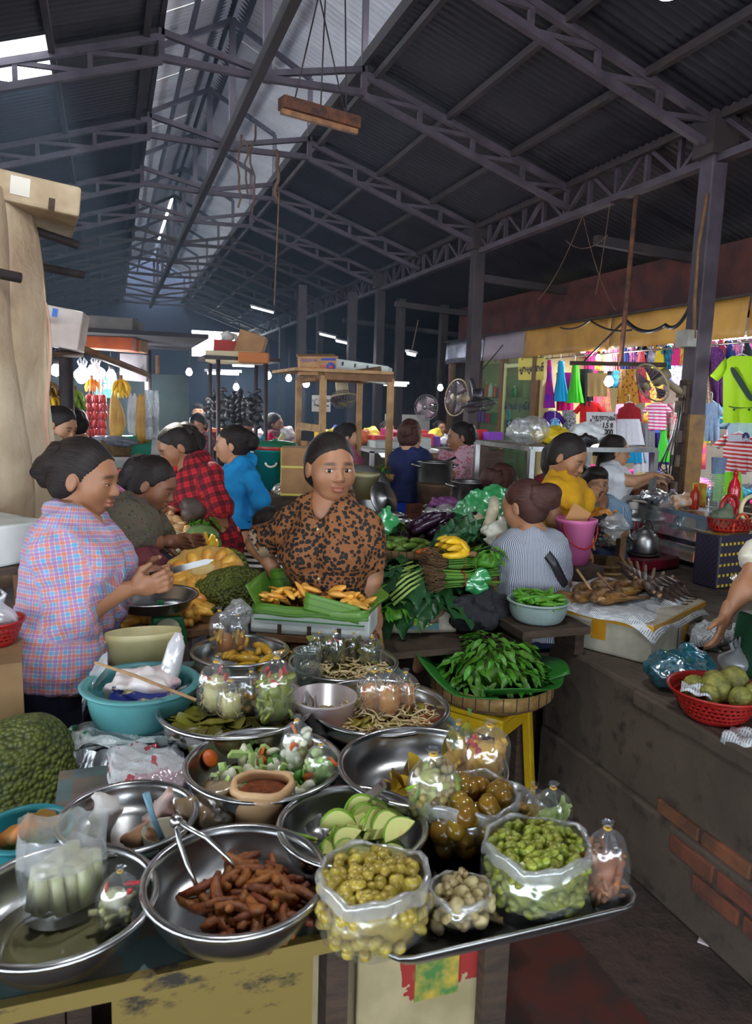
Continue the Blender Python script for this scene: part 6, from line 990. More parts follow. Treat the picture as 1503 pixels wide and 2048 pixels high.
jackfruit('whole spiky jackfruit lying behind the foam box',(PD(470,1198,2.85)[0],PD(470,1198,2.85)[1],zT+.075),(.17,.105,.09),(0,.05,-.35));jackfruit('half jackfruit with yellow cut face beside the knife',PD(405,1140,2.86)+np.array([0,0,-.01]),(.18,.125,.12),(0,.25,-.25),((0,0,.01),(-.45,-.75,.75)));jackfruit('smaller opened jackfruit half under the steel pan',(PD(355,1225,2.75)[0],PD(355,1225,2.75)[1],zT+.06),(.15,.10,.08),(0,0,.2),((0,0,.0),(-.1,-.5,.8)));jg=PD(28,1582,1.75);jackfruit('big whole jackfruit on a wooden stand beside the front table',jg,(.17,.125,.125),(0,-1.25,.3))
t=thing('wooden_stand','dark wooden stand under the big jackfruit','stand',(jg[0],jg[1],0));MB().box((0,0,(jg[2]-.14)/2),(.2,.2,jg[2]-.14)).build('stand_body',mWoodD,t)
scatter('jackfruit_strand',jk,mJack,[(PD(330,1240,2.62)+np.array([rr(-.16,.16),rr(-.07,.07),-.0+.03*rr(0,1)]),(rr(-.5,.5),rr(-.5,.5),rr(0,6)),1.05)for i in range(44)],'loose yellow jackfruit strand heaped behind the cream tub','jackfruit piece','loose jackfruit behind the tub');t=thing('fruit_shelf','low board holding loose jackfruit behind the cream tub','shelf',(*PD(330,1240,2.62)[:2],0));zq=PD(330,1240,2.62)[2]-.015;MB().box((0,0,zq-.01),(.4,.2,.02)).build('board',mWoodM,t);[MB().box((x,0,zq/2-.01),(.04,.14,zq-.02)).build('leg',mWoodM,t)for x in(-.17,.17)]
pot=[MB().ell((0,0,0),(.032+.004*i,.026,.024),None,12,9).mesh('potato')for i in range(3)];mPot=M('tan potato skin',(206,164,112),(178,134,86),12,r=.6,rnd=.12,bump=.15);pc_=PD(375,1078,3.75)
scatter('potato',pot,mPot,[(np.array([pc_[0]+(-.15+.3*((i*.618)%1)),pc_[1]-.12+.30*((i*.371)%1),zT+.11+.12*(1-abs(((i*.618)%1)-.4))*((i*.371)%1)**.5*(.6+.4*(i%3)/2)]),rot3(),rr(.85,1.2))for i in range(60)],'tan potato in the sunlit heap','potato','potatoes in the heap')
crumple('produce_sack','low sack mound under the potatoes',(pc_[0],pc_[1]+.03,zT),(.36,.36,.18),M('pale sacking',(190,180,160),r=.9),3,'sack');leaf_pile('bundle of dark green herbs behind the potatoes',PD(350,1042,3.95)+np.array([0,0,-.03]),.09,.08,.09,60,GL,mKale,.7,'herb_bundle');leaf_pile('feathery green dill bundle beside the gourd',PD(410,1050,3.7)+np.array([0,0,-.03]),.08,.06,.06,60,GL,mGr,.6,'herb_bundle');scatter('ginger_root',[MB().ell((0,0,0),(.035,.02,.018),None,9,7).ell((.03,.015,.005),(.02,.014,.014),None,8,6).ell((-.02,.02,.0),(.016,.014,.013),None,8,6).mesh('ginger')],M('pale ginger',(222,176,130),(190,140,100),14,r=.6),[(PD(318+9*i,1036+7*(i%3),3.8),rot3(),1.1)for i in range(7)],'pale knobbly ginger root behind the potatoes','ginger','ginger roots')
wm=PD(404,1072,3.6);tag(MB().ell((0,0,0),(.085,.06,.055),Rz(-.5),20,14).build('green_gourd',M('pale striped gourd',(130,160,100),(100,136,76),14,r=.4),None,wm),'pale green bitter gourd beside the potatoes','gourd');tag(MB().ell((0,0,0),(.08,.055,.05),Rz(-.7),20,14).build('green_gourd',M('dark striped gourd',(90,134,70),(70,110,56),14,r=.4),None,PD(412,1088,3.5)),'darker green gourd in front of the pale gourd','gourd')
banana_bunch('fan of ripe bananas in front of the gourds',PD(400,1118,3.35),8,mBana,1.,(2.6,.3,.3));scatter('orange_fruit',MB().ell((0,0,0),(.02,.02,.02),None,12,9).mesh('kumquat'),M('orange kumquat',(232,150,30),(210,120,24),8,r=.35),[(PD(448+10*(i%3)+3*i,1122+7*(i//3)+2*(i%2),3.15),rot3(),1.)for i in range(8)],'small orange fruit beside the jackfruit','orange fruit','small orange fruit');tag(MB().ell((0,0,0),(.06,.04,.035),Rz(.4),16,10).build('green_mango',M('green mango',(120,160,60),(90,136,46),8,r=.35),None,PD(425,1108,3.3)),'green mango behind the half jackfruit','mango');leaf_pile('loose green leaves around the small orange fruit',PD(460,1128,3.2)+np.array([0,0,-.04]),.11,.08,.04,30,GL,mGr,.6,'loose_leaves')
crumple('cloth','dark red folded cloth on the floral woman\'s lap',PD(275,1128,2.95)+np.array([0,0,-.05]),(.22,.16,.11),M('maroon cloth',(110,50,56),(84,36,44),10,r=.9,bump=.4),2,'cloth');crumple('plastic_bag','whitish knotted bag at the left end of the jackfruit box',PD(470,1225,2.5)+np.array([0,0,-.06]),(.09,.08,.09),mFilmR,5)
kn=PD(345,1148,2.32);t=thing('kitchen_knife','kitchen knife held in the checked woman\'s hand','knife',kn);MB().prism([(0,0),(.11,.035),(.13,.05),(.10,.05),(0,.022)],-.001,.001,lambda u,v,w:tuple(r0*u+np.array([0,0,v])+fw*w)).build('blade',mSteelB,t);MB().tube([np.zeros(3)+np.array([0,0,.01]),-r0*.07+np.array([0,0,-.005])],.009,7).build('handle',mWoodD,t)
t=thing('seat_box','wooden box seat under the floral woman','seat',(iFlo['base'][0]-.05,iFlo['base'][1],0));MB().box((0,0,.37),(.36,.34,.74)).build('box_body',mWoodD,t)
# ================================================================== shop row on the right
XS=5.5
mOchre=M('ochre painted tin',(190,142,66),(164,118,56),3,r=.5,bump=.1,bs=6);mMauve=M('mauve grey tin',(150,134,142),(130,116,126),2,r=.4);mSilv=M('silver sheet',(190,192,204),(160,160,176),3,r=.25,met=.7,bump=.2,bs=4);mRedW=M('dark red timber',(96,50,44),(66,38,38),4,r=.8)
aw=thing('awning_fascia','long ochre and silver tin fascia above the clothes shop','awning',(5.4,0,0))
for y0,y1,mt in((3.4,5.4,mOchre),(5.42,7.4,mOchre),(7.42,9.3,mOchre),(9.32,10.5,mMauve),(10.52,11.9,mSilv)):
 MB().grid(lambda u,v:(.012*math.sin(u*9+y0)+.02*v,y0+(y1-y0)*u,2.30+.37*v),20,4).build('tin_panel',mt,aw,solid=.006)
MB().box((.35,7.6,2.67),(.75,8.6,.02)).build('awning_top',mSteelD,aw)
for i in range(22):MB().tube([(-.012,3.6+i*.38,2.30),(-.02,3.6+i*.38,2.275),(-.005,3.6+i*.38,2.26)],.004,4).build('hook',mSteelD,aw)
sh=struct(thing('wall_shops','x','x'));del sh['label'],sh['category']
MB().box((5.85,7.6,2.98),(.06,9.4,.62)).build('timber_wall',mRedW,sh);MB().box((6.9,7.6,1.35),(.06,9.6,2.7)).build('shop_back_wall',M('pale shop wall',(196,196,180),(170,170,156),2,r=.9),sh);MB().box((6.2,3.3,1.35),(1.4,.05,2.7)).build('shop_side_wall',mRedW,sh);MB().box((6.2,8.95,1.35),(1.4,.05,2.7)).build('shop_side_wall',M('yellowish shop partition',(206,196,140),r=.8),sh);MB().box((6.2,11.9,1.35),(1.4,.06,2.7)).build('shop_side_wall',mRedW,sh)
def tube_lamp(label,c,L,rz,e,parent=None,col=(.92,.96,1),group=None):
 t=thing('fluorescent_lamp',label,'lamp',c,rz,group=group);MB().box((0,0,.03),(L+.06,.05,.03)).build('lamp_batten',mWhiteP,t)
 MB().tube([(-L/2,0,0),(L/2,0,0)],.014,8).build('lamp_tube',mTube,t)
 ld=bpy.data.lights.new('tube_light','AREA');ld.shape='RECTANGLE';ld.size=L;ld.size_y=.05;ld.energy=e;ld.color=col;lo=bpy.data.objects.new('tube_light',ld);COL.objects.link(lo);lo.parent=t;lo.location=(0,0,-.02);return t
mTube=M('glowing tube',(235,242,255),r=.5,em=9);mBulb=M('glowing bulb',(245,248,255),r=.4,em=22)
def bulb(label,c,e=14,cord=.5,group=None,r=.034):
 t=thing('light_bulb',label,'lamp',c,group=group);MB().lathe([(0,-r),(r*.7,-r*.7),(r,0),(r*.75,r*.7),(r*.4,r*1.3),(.0,r*1.35)],14).build('bulb_glass',mBulb,t);MB().lathe([(0,r*2.3),(r*.45,r*2.2),(r*.45,r*1.2),(0,r*1.2)],10).build('socket',mSteelD,t);MB().tube([(0,0,r*2.2),(0,0,r*2.2+cord)],.004,5).build('cord',mSteelD,t)
 ld=bpy.data.lights.new('bulb_light','POINT');ld.energy=e;ld.shadow_soft_size=r;ld.color=(.93,.97,1);lo=bpy.data.objects.new('bulb_light',ld);COL.objects.link(lo);lo.parent=t;lo.location=(0,0,-r*1.6);return t
for i,y in enumerate((4.6,6.2,7.8)):tube_lamp('fluorescent tube under the awning over the hanging clothes',(5.72,y,2.34),1.2,math.pi/2,34,group='tubes under the awning')
tube_lamp('fluorescent tube inside the glass cosmetics showcase',(6.2,10.1,2.42),1.2,math.pi/2,24,col=(1,.98,.8))
# ---- hanging clothes
mHang=M('white plastic hanger',(226,228,232),r=.4)
def garment(kind,box,mat,label,X=XS,hang=True,group=None,slv=None,name=None,thick=.025,seed=0):
 x0,y0,x1,y1=box;pt=lambda u,v,dx=0.:PX(x0+u*(x1-x0),y0+v*(y1-y0),X+dx);c=pt(.5,0);t=thing(name or{'tee':'tee_shirt','dress':'dress','tank':'tank_top','skirt':'skirt','flat':'cloth','shorts':'shorts'}[kind],label,'clothes',c,group=group)
 def lr(v):
  if kind=='tee':return(.2,.8)if v>.06 else(.2+.14*(1-v/.06),.8-.14*(1-v/.06))
  if kind=='tank':return((.3,.7)if v<.25 else(.18,.82)if v<.3 else(.14-.1*v,.86+.1*v))
  if kind=='dress':return((.34,.66)if v<.12 else(.30,.70)if v<.3 else(.30-.30*(v-.3)/.7,.70+.30*(v-.3)/.7))
  if kind=='skirt':return(.16-.16*v,.84+.16*v)
  if kind=='shorts':return(.1-.1*v,.9+.1*v)
  return(0,1)
 wv_=3 if kind in('tee','flat')else 5
 def sheet(sg):
  def f(u,v):a,b=lr(v);s=a+(b-a)*u;return pt(s,v,sg*thick*math.sin(math.pi*u)**.6+.016*math.sin(u*wv_*6.28+seed)*v)-c
  return f
 b=MB();b.grid(sheet(-1),14,12);b.grid(sheet(1),14,12);b.build('garment_body',mat,t)
 if kind=='tee':
  for s in(0,1):
   a=(lambda q:q)if s==0 else(lambda q:1-q)
   def f(u,v):e=np.array([.24-.24*u,.03+.27*u]);g_=np.array([.22-.10*u,.26+.12*u]);q=e*(1-v)+g_*v;return pt(a(q[0]),q[1],-.02*math.sin(math.pi*v))-c
   MB().grid(f,5,5).build('sleeve',slv or mat,t,solid=.01)
 if hang:
  h=pt(.5,-.02)-c;L=pt(.28,.06)-c;R=pt(.72,.06)-c;MB().tube([L,h+np.array([0,0,.01]),R],.006,5).build('hanger',mHang,t);hk=h+np.array([0,0,.02]);MB().tube([hk,hk+np.array([0,0,.05]),hk+np.array([0,.015,.07]),hk+np.array([0,.03,.055])],.004,5).build('hanger_hook',mHang,t)
 return t,pt,c
cl=lambda n,a,b=None,sc=14:M(n,a,b,sc,r=.85,bump=.15,bs=120)
tie=cl('tie dye cotton',(40,120,210),(150,220,230),16);zeb=cl('zebra print cotton',(40,40,46),(206,206,206),40);flo=m_dots('brown floral voile',(176,150,130),(120,60,70),60,.35);mflo=m_dots('mustard floral cotton',(190,134,40),(130,40,50),22,.3);seq=m_dots('purple sequin fabric',(70,20,84),(150,70,170),90,.3);pst=m_stripes('pink and white stripes',(226,80,150),(236,226,230),.035,'Object',2,.25);rst=m_stripes('red and white stripes',(206,50,56),(224,216,216),.034,'Object',2,.24);lace=cl('white lace',(226,226,234),(206,206,220),60)
G=[('dress',(1086,720,1110,816),cl('purple magenta dye',(110,40,190),(206,30,110),5),'narrow purple and magenta dress hung edge-on'),('dress',(1104,722,1138,803),cl('sky blue cotton',(20,160,210)),'sky blue strappy dress'),('flat',(1112,745,1146,822),cl('hot pink cotton',(220,20,120)),'hot pink dress behind the sky blue one',5.62),('dress',(1131,726,1168,806),cl('lime green cotton',(60,200,30),(90,190,60)),'lime green dress'),('flat',(1159,738,1186,812),cl('black cotton',(26,26,34)),'black leggings next to the lime dress',5.56),('flat',(1174,746,1214,793),cl('tan towelling',(206,170,110)),'tan cloth square hung beside the bulb',5.42),('tee',(1078,822,1130,892),cl('violet jersey',(90,30,150)),'violet tee behind the tie-dye top',5.56),('flat',(1070,836,1092,884),cl('cyan jersey',(20,160,200)),'cyan cloth at the end of the rail',5.6),('tank',(1089,838,1129,894),tie,'blue and white tie-dye tank top',5.45),('flat',(1124,820,1151,874),zeb,'zebra print cloth below the pink dress',5.58),('tee',(1146,803,1210,869),cl('scarlet jersey',(214,16,26)),'scarlet tee behind the price sign',5.56),('dress',(1196,745,1226,850),cl('pink yellow floral',(226,170,120),(220,90,130),18),'pink and yellow floral cloth beside the bulb',5.62),('skirt',(1232,738,1278,808),mflo,'mustard floral skirt'),('dress',(1262,702,1302,806),cl('pink red ruffles',(226,40,70),(240,120,130),22),'pink-red ruffled dress',5.56),('tank',(1230,806,1286,843),cl('maroon jersey',(150,14,30)),'maroon top with white print',5.46),('skirt',(1222,838,1289,890),lace,'white lace frilled skirt',5.44),('tee',(1283,806,1344,860),pst,'pink and white striped tee',5.46),('skirt',(1240,882,1290,926),cl('turquoise cotton',(20,150,206)),'turquoise skirt below the white lace',5.5),('flat',(1282,846,1309,896),cl('grey knit',(140,140,146)),'grey knitted cardigan',5.5),('flat',(1266,896,1297,952),cl('white leggings',(220,220,230)),'white leggings by the purple shorts',5.52),('flat',(1291,866,1320,942),cl('purple print',(90,50,170),(60,40,120),12),'purple printed trousers',5.56),('dress',(1310,848,1342,924),cl('neon green',(80,220,70)),'neon green top beside the sockets',5.5),('flat',(1330,806,1352,880),cl('floral white',(220,220,220),(200,80,90),24),'white floral cloth behind the sockets',5.58),('dress',(1388,700,1424,806),flo,'brown floral strappy dress right of the column'),('tee',(1404,694,1456,814),seq,'dark purple sequin top',5.56),('flat',(1377,800,1420,886),cl('pale yellow jersey',(230,222,90)),'pale yellow top with striped hem',5.56),('tee',(1398,804,1448,882),cl('denim chambray',(140,160,190),(120,140,176),20),'denim shirt behind the lime tee',5.5),('tee',(1434,838,1535,884),cl('grey blue jersey',(150,176,200)),'grey-blue polo below the lime tee',5.2),('shorts',(1424,936,1486,1002),cl('lime shorts cotton',(130,224,30)),'lime green shorts below the red striped tee',5.05),('flat',(1434,996,1480,1032),cl('white tie dye',(214,214,224),(150,150,180),10),'white tie-dye trousers below the lime shorts',5.1)]
for i,g_ in enumerate(G):garment(g_[0],g_[1],g_[2],g_[3]+' on the clothes rail',g_[4]if len(g_)>4 else XS,hang=g_[0]in('tee','tank','dress'),seed=i)
t,pt,c0=garment('tee',(1420,712,1545,846),cl('neon lime jersey',(176,224,20)),'neon lime tee with black skateboard print',5.0)
mInk=M('dark green print',(24,56,46),r=.8);b=MB()
def dec(poly,name,mat,dx=-.036):q=[pt(u,v,dx)-c0 for u,v in poly];q2=[x+np.array([-.002,0,0])for x in q];n=len(q);MB().add(q+q2,[tuple(range(n)),tuple(range(2*n-1,n-1,-1))]+[(i,(i+1)%n,(i+1)%n+n,i+n)for i in range(n)],False).build(name,mat,t)
sk=[]
for a in np.linspace(0,2*math.pi,20,endpoint=False):
 s,q=math.cos(a),math.sin(a);s=(abs(s)**.45)*math.copysign(1,s);sk.append((.5+.17*s+.035*q,.42+.25*s-.035*q))
dec(sk,'skateboard_print',mInk);dec([(.30,.745),(.40,.765),(.6,.77),(.72,.76),(.72,.775),(.4,.782),(.29,.76)],'board_side_print',mInk)
for u,v in((.38,.80),(.62,.80)):dec([(u+.02*math.cos(a),v+.018*math.sin(a))for a in np.linspace(0,6.28,10,endpoint=False)],'wheel_print',mInk)
tt_,pt2,c2=garment('tee',(1424,868,1530,944),rst,'red and white striped tee with number nine',4.98,slv=rst);t,pt,c0=tt_,pt2,c2
o9=text('9',.15,M('navy print',(26,36,90),r=.8),tt_,pt2(.62,.16,-.04)-c2,(math.pi/2,0,-math.pi/2),'number_print',.002,.004);dec([(.28,.02),(.72,.02),(.70,.2),(.30,.2)],'grey_yoke',cl('grey marl',(190,194,206)),-.034)
random.seed(11);pal=[(226,60,140),(236,236,240),(60,80,160),(206,40,50),(230,200,60),(120,60,170),(240,150,180),(40,160,190),(30,34,44),(236,120,60)]
for i in range(17):
 x=1168+i*17+(40 if i>11 else 0);garment('tank' if i%3 else 'tee',(x,696+rr(-4,6)-.05*(x-1168),x+26,740+rr(-4,8)-.03*(x-1168)),cl('small top cloth %d'%(i%10),pal[(i*3)%10],pal[(i*3+1)%10]if i%2 else None,20),['pink','white','navy','red','yellow','purple','rose','teal','black','orange'][(i*3)%10]+' small child top in the top row under the awning',5.66,group='small tops in the top row')
for i in range(22):
 y=5.0+i*.19;z=1.0+.45*(i%3);n_=(i*7)%10;t=thing('stock_garment',['pink','white','navy','red','yellow','purple','rose','teal','black','orange'][n_]+' garment on the inner rail at the back of the shop','clothes',(6.15,y,z),group='garments on the inner rail');MB().grid(lambda u,v:(.02*math.sin(u*12+i),(u-.5)*.24*(1+.3*(1-v)),v*.5),8,4).build('garment_body',cl('small top cloth %d'%n_,pal[n_]),t,solid=.02);MB().tube([(0,-.09,.5),(0,0,.54),(0,.09,.5)],.006,5).build('hanger',mHang,t)
tag(MB().tube([(6.15,4.6,1.56),(6.15,8.9,1.56)],.012,8).build('clothes_rail',mAl),'inner steel clothes rail at the back of the shop','rail');tag(MB().tube([(XS+.03,4.2,2.27),(XS+.03,8.95,2.27)],.010,8).build('clothes_rail',mAl),'front steel clothes rail under the awning','rail')
ct_=thing('shop_counter','low wooden counter heaped with folded clothes','counter',(5.65,6.3,0));MB().box((0,0,.4),(.7,3.0,.8)).build('counter_body',mWoodD,ct_)
for i in range(26):n_=(i*3+i//5)%10;crumple('folded_clothes',['pink','white','navy','red','yellow','purple','rose','teal','black','orange'][n_]+' crumpled garment in the heap on the shop counter',(5.42+.16*(i%3),5.0+.11*i,.80+.05*(i%2)),(.24,.26,.09),cl('small top cloth %d'%n_,pal[n_]),i,'clothes','garments heaped on the counter',h=.018,amp=.01)
# ---- price sign and welcome sign
def Xboard(name,label,box,X,mat,th=.012):
 x0,y0,x1,y1=box;q=[PX(x0,y0,X),PX(x1,y0,X),PX(x1,y1,X),PX(x0,y1,X)];c=sum(q)/4;t=thing(name,label,'sign',c);P4=[p-c for p in q];n=4;b=P4+[p+np.array([th,0,0])for p in P4];MB().add(b,[(0,1,2,3),(7,6,5,4)]+[(i,i+4,(i+1)%4+4,(i+1)%4)for i in range(4)],False).build('board',mat,t);return t,c
mSignW=M('white sign board',(226,226,230),r=.6);mSignY=M('yellow sign board',(226,206,96),r=.5);mInkB=M('black lettering',(24,24,30),r=.6);mInkN=M('navy lettering',(30,36,84),r=.5)
RX=(math.pi/2,0,-math.pi/2)
t,c=Xboard('price_sign','white discount price sign with a black arrow among the clothes',(1172,824,1229,873),5.4,mSignW)
for s,px,py,sz in(('បញ្ចុះតម្លៃ',1206,836,.075),('1= 1.5 $',1207,851,.085),('1= 6000',1206,864,.09)):text(s,sz,mInkB,t,PX(px,py,5.394)-c,RX,'sign_letters',.002,.002,sx=1.15)
q=lambda x,y:PX(x,y,5.394)-c;MB().bar(q(1181,838),q(1180,858),.022,.004,(1,0,0)).build('arrow_shaft',mInkB,t);a1,a2,a3=q(1177,857),q(1184,857),q(1180,864);MB().add([a1,a2,a3,a1-np.array([.003,0,0]),a2-np.array([.003,0,0]),a3-np.array([.003,0,0])],[(0,1,2),(5,4,3)],False).build('arrow_head',mInkB,t)
t,c=Xboard('welcome_sign','yellow welcome sign with navy script on the glass door',(1036,716,1087,760),5.44,mSignY);text('សូមស្វាគមន៍',.125,mInkN,t,PX(1061,738,5.432)-c,RX,'sign_letters',.002,.003,sx=1.05)
# glass showcase
gs=thing('glass_showcase','lit glass showcase of cosmetics left of the clothes shop','showcase',(0,0,0));mGl2=film('shop glass',(215,235,225),.12,.03,.15,3,.02)
for y in(9.05,9.95,11.75):MB().box((5.47,y,1.15),(.09,.09,2.3)).build('timber_post',M('varnished timber',(120,84,56),(96,66,44),8,r=.5),gs)
MB().box((5.47,10.4,1.15),(.008,2.7,2.2)).build('pane',mGl2,gs)
for z in(.55,.95,1.35,1.75):MB().box((5.75,10.85,z),(.45,1.7,.012)).build('glass_shelf',mGl2,gs)
MB().box((6.05,10.85,1.3),(.03,1.75,2.2)).build('back_panel',M('pale yellow panel',(214,214,160),r=.7),gs)
random.seed(5);k=0
bp_=[(60,170,200),(206,60,110),(230,230,220),(120,70,170),(226,200,80),(60,140,80),(226,120,60)]
for z in(.55,.95,1.35,1.75):
 for i in range(11):
  n_=random.randrange(7);hgt=rr(.13,.26)
  if rr(0,1)<.3:tag(MB().box((0,0,hgt*.4),(.1,rr(.08,.16),hgt*.8)).build('carton',M('cosmetic carton %d'%n_,bp_[n_],r=.5),None,(5.72+rr(-.1,.1),10.1+.15*i,z+.008)),['turquoise','magenta','white','violet','yellow','green','orange'][n_]+' cosmetics carton on a shelf of the glass showcase','carton','cosmetics cartons')
  else:bottle(['turquoise','magenta','white','violet','yellow','green','orange'][n_]+' cosmetics bottle on a shelf of the glass showcase',(5.68+rr(-.08,.1),10.1+.15*i,z+.008),rr(.025,.04),hgt,M('cosmetic carton %d'%n_,bp_[n_],r=.5),mWhiteP,'cosmetics_bottle',group='cosmetics bottles')
dg_=thing('glass_door','glass shop door with navy script beside the showcase','door',(5.47,9.5,0));MB().box((0,0,1.1),(.008,.82,1.9)).build('pane',mGl2,dg_)
for z,s in((1.62,'អ៊ុតសក់ ធ្វើសក់'),(1.4,'សូតត្រូវខាង!!'),(1.2,'ទទួលកាត់សក់ក្រចក')):text(s,.13 if z>1.3 else.07,mInkN,dg_,(-.008,0,z),RX,'door_letters',.001,.002)
for y in(-.42,.42):MB().box((0,y,1.12),(.05,.04,2.25)).build('door_stile',M('pale green frame',(196,200,150),r=.5),dg_)
MB().box((0,0,2.2),(.05,.8,.05)).build('door_head',MATS['pale green frame'],dg_);tag(MB().box((6.6,9.5,1.2),(.03,1.0,2.2)).build('inner_screen',M('green-grey interior panel',(110,124,110),(80,90,84),3,r=.8)),'green-grey panel inside the glass door','panel')
# ---- fans
mFanG=M('grey fan wire',(120,110,112),r=.4);mFanB=M('beige fan plastic',(176,160,126),(150,134,104),8,r=.45);mFanD=M('black fan plastic',(36,34,38),r=.4)
def fan(label,c,nv,r,wire,motor,arm=None,n=28,name='wall_fan'):
 t=thing(name,label,'fan',c);z=nrm(nv);x=nrm(np.cross(z,(0,0,1)if abs(z[2])<.9 else(1,0,0)));y=np.cross(z,x);P=lambda a,rr_,h:x*math.cos(a)*rr_+y*math.sin(a)*rr_+z*h;b=MB()
 for i in range(n):a=2*math.pi*i/n;b.tube([P(a,r*.16,.055),P(a,r*.6,.065),P(a,r,.0),P(a,r*.6,-.05),P(a,r*.2,-.05)],.0022,4)
 for rr_,h in((r,0),(r*.16,.055)):b.tube([P(a,rr_,h)for a in np.linspace(0,6.2832,26)],.006 if rr_==r else.004,5)
 b.build('cage',wire,t);MB().tube([P(a,r*1.0,0)for a in np.linspace(0,6.2832,26)],.008,6).build('rim',motor,t)
 for i in range(3):a0=i*2.094;MB().grid(lambda u,v:P(a0+(v-.5)*1.3*(.5+.5*u),r*(.15+.72*u),.02*(v-.5)),5,4).build('blade',M('smoky blade',(90,70,80),r=.35),t,solid=.003)
 MB().tube([z*-.04,z*-.16],[.055,.05],14).build('motor',motor,t);MB().tube([z*.05,z*.062],[.04,.03],12).build('badge',motor,t)
 if arm is not None:MB().tube([z*-.12,z*-.16+np.array([0,0,-.06]),np.array(arm)-np.array(c)],[.03,.028,.03],10).build('arm',motor,t)
 return t
f1=PD(1303,766,5.9);fan('beige fan fixed to the steel column, tilted at the clothes',f1,nrm(fd(-.72,.3,-.45)),.165,mFanG,mFanB,(GX-.08,5.0,PD(1350,790,6)[2]));fan('black fan on the pot column seen edge-on',PD(956,810,7.6),np.array([.1,-.15,-1.]),.18,mFanD,mFanD,(GX-.02,9.0,1.95));fan('round cage fan turned sideways behind the pot column',PD(912,795,8.6),nrm(fd(-.8,.5,.1)),.21,mFanG,mFanB);fan('small fan hung under the wooden stand roof',PD(686,797,6.2),nrm(fd(.15,.3,-1)),.125,mFanG,mFanB,PD(690,765,6.25));fan('far wall fan by the bright doorway',PD(852,815,10.),nrm(fd(-.4,.8,0)),.17,mFanG,mFanD)
# cables, sockets on the near column, rusty pole
t=thing('socket_board','column-mounted row of old sockets and switches with tangled cable','sockets',(GX-.10,4.99,0));MB().box((-.0,0,1.35),(.03,.09,1.05)).build('backing_board',mWoodD,t)
for z in(1.78,1.66,1.42,1.22,1.0):MB().box((-.03,0,z),(.04,.075,.095)).build('socket',M('grimy socket',(120,104,84),(80,66,54),14,r=.6),t)
MB().box((-.03,-.0,2.2),(.09,.14,.13)).build('meter_box',M('grey meter box',(170,166,156),(140,136,126),8,r=.5),t)
for i in range(5):MB().tube([(-.05,.03*i-.06,1.75-.1*i),(-.12-.03*i,.02*i-.1,1.35-.06*i),(-.07,.01*i,.95+.05*i)],.006,5).build('cable',mFanD,t)
tag(MB().tube([np.array([GX-.1,4.93,3.3]),np.array([GX-.14,4.93,2.9]),np.array([GX-.13,4.93,2.5]),np.array([GX-.1,4.93,2.2])],.014,6).build('cable',mWoodM),'brown electric cable running down the near column','cable')
def wire(label,pts,r=.012,mat=None,sag=.0,n=14):
 P=[np.array(p)for p in pts];out=[]
 for i in range(len(P)-1):
  for k in range(n):u=k/n;q=P[i]*(1-u)+P[i+1]*u;q[2]-=sag*4*u*(1-u);out.append(q)
 out.append(P[-1]);return tag(MB().tube(out,r,5).build('cable',mat or mFanD),label,'cable')
tp_=PX(1272,390,4.4);bt_=PX(1240,730,4.4);t=thing('rusty_pole','thin rusty iron pole hanging from the girder before the clothes','pole',(0,0,0));MB().tube([tp_,bt_],.022,8).build('pole_shaft',mRust,t);MB().bar(PX(1142,726,4.4),PX(1328,730,4.4),.04,.04).build('crossbar',mWoodD,t)
bulb('bright bulb hanging under the rusty pole among the clothes',PX(1217,764,4.4),26,.06,r=.045);bulb('bright bulb inside the clothes shop near the top row',PX(1196,716,5.45),16,.1)
wire('thick black cable looping from pole to column',[PX(1250,640,4.5),PX(1330,650,4.6),PX(1378,615,4.62)],.018,sag=.08);wire('black cable slanting down the awning to the rail',[PX(1250,640,4.9),PX(1165,725,5.3)],.012);wire('cable hanging from girder to column in a long curve',[PX(1262,660,4.6),PX(1180,640,5.0),PX(1120,655,5.1)],.01,sag=.05);wire('thin wire slanting across the silver awning',[PX(1005,690,5.35),PX(955,750,5.35)],.008)
# drip: cabinet of plates behind the reddish bun
t=thing('display_cabinet','aluminium display cabinet topped with plastic bags near the reddish bun','cabinet',(0,0,0));a,b_=PD(985,888,5.2),PD(1045,895,4.7);X0,X1,Y0,Y1,Z1=a[0],a[0]+.95,b_[1],b_[1]+.75,a[2]
for x in(X0,X1):
 for y in(Y0,Y1):MB().box((x,y,Z1/2),(.035,.035,Z1)).build('post',mAlu,t)
for z in(Z1,Z1-.32,Z1-.6):
 for x in(X0,X1):MB().box((x,(Y0+Y1)/2,z),(.03,Y1-Y0,.03)).build('rail',mAlu,t)
 for y in(Y0,Y1):MB().box(((X0+X1)/2,y,z),(X1-X0,.03,.03)).build('rail',mAlu,t)
 MB().box(((X0+X1)/2,(Y0+Y1)/2,z),(X1-X0,Y1-Y0,.008)).build('shelf',mGl if z<Z1 else mAlu,t)
for i,(dx,s,mt,l)in enumerate(((.15,(.3,.25,.18),mFilmR,'large clear bag on the display cabinet top'),(.32,(.28,.2,.12),M('yellow bag',(226,190,40),r=.4),'yellow plastic bag on the display cabinet top'),(.6,(.26,.22,.15),M('white bag',(226,226,226),r=.5),'white plastic bag on the display cabinet top'))):crumple('plastic_bag',l,(X0+dx,Y0+.3,Z1+.01),s,mt,i+4,h=.014)
crumple('handbag','black handbag hanging over the display cabinet edge',(X0+.42,Y0+.06,Z1+.01),(.2,.1,.08),mFanD,3,h=.012);
for i,(dx,l,c1)in enumerate(((.2,'red meat heap on the display cabinet shelf',(150,50,60)),(.5,'pale bread heap on the display cabinet shelf',(214,170,120)),(.75,'foil parcel on the display cabinet shelf',(200,200,206)))):crumple('food_heap',l,(X0+dx,Y0+.2,Z1-.315),(.24,.24,.12),M('food heap %d'%i,c1,r=.5),i,'food',h=.014)
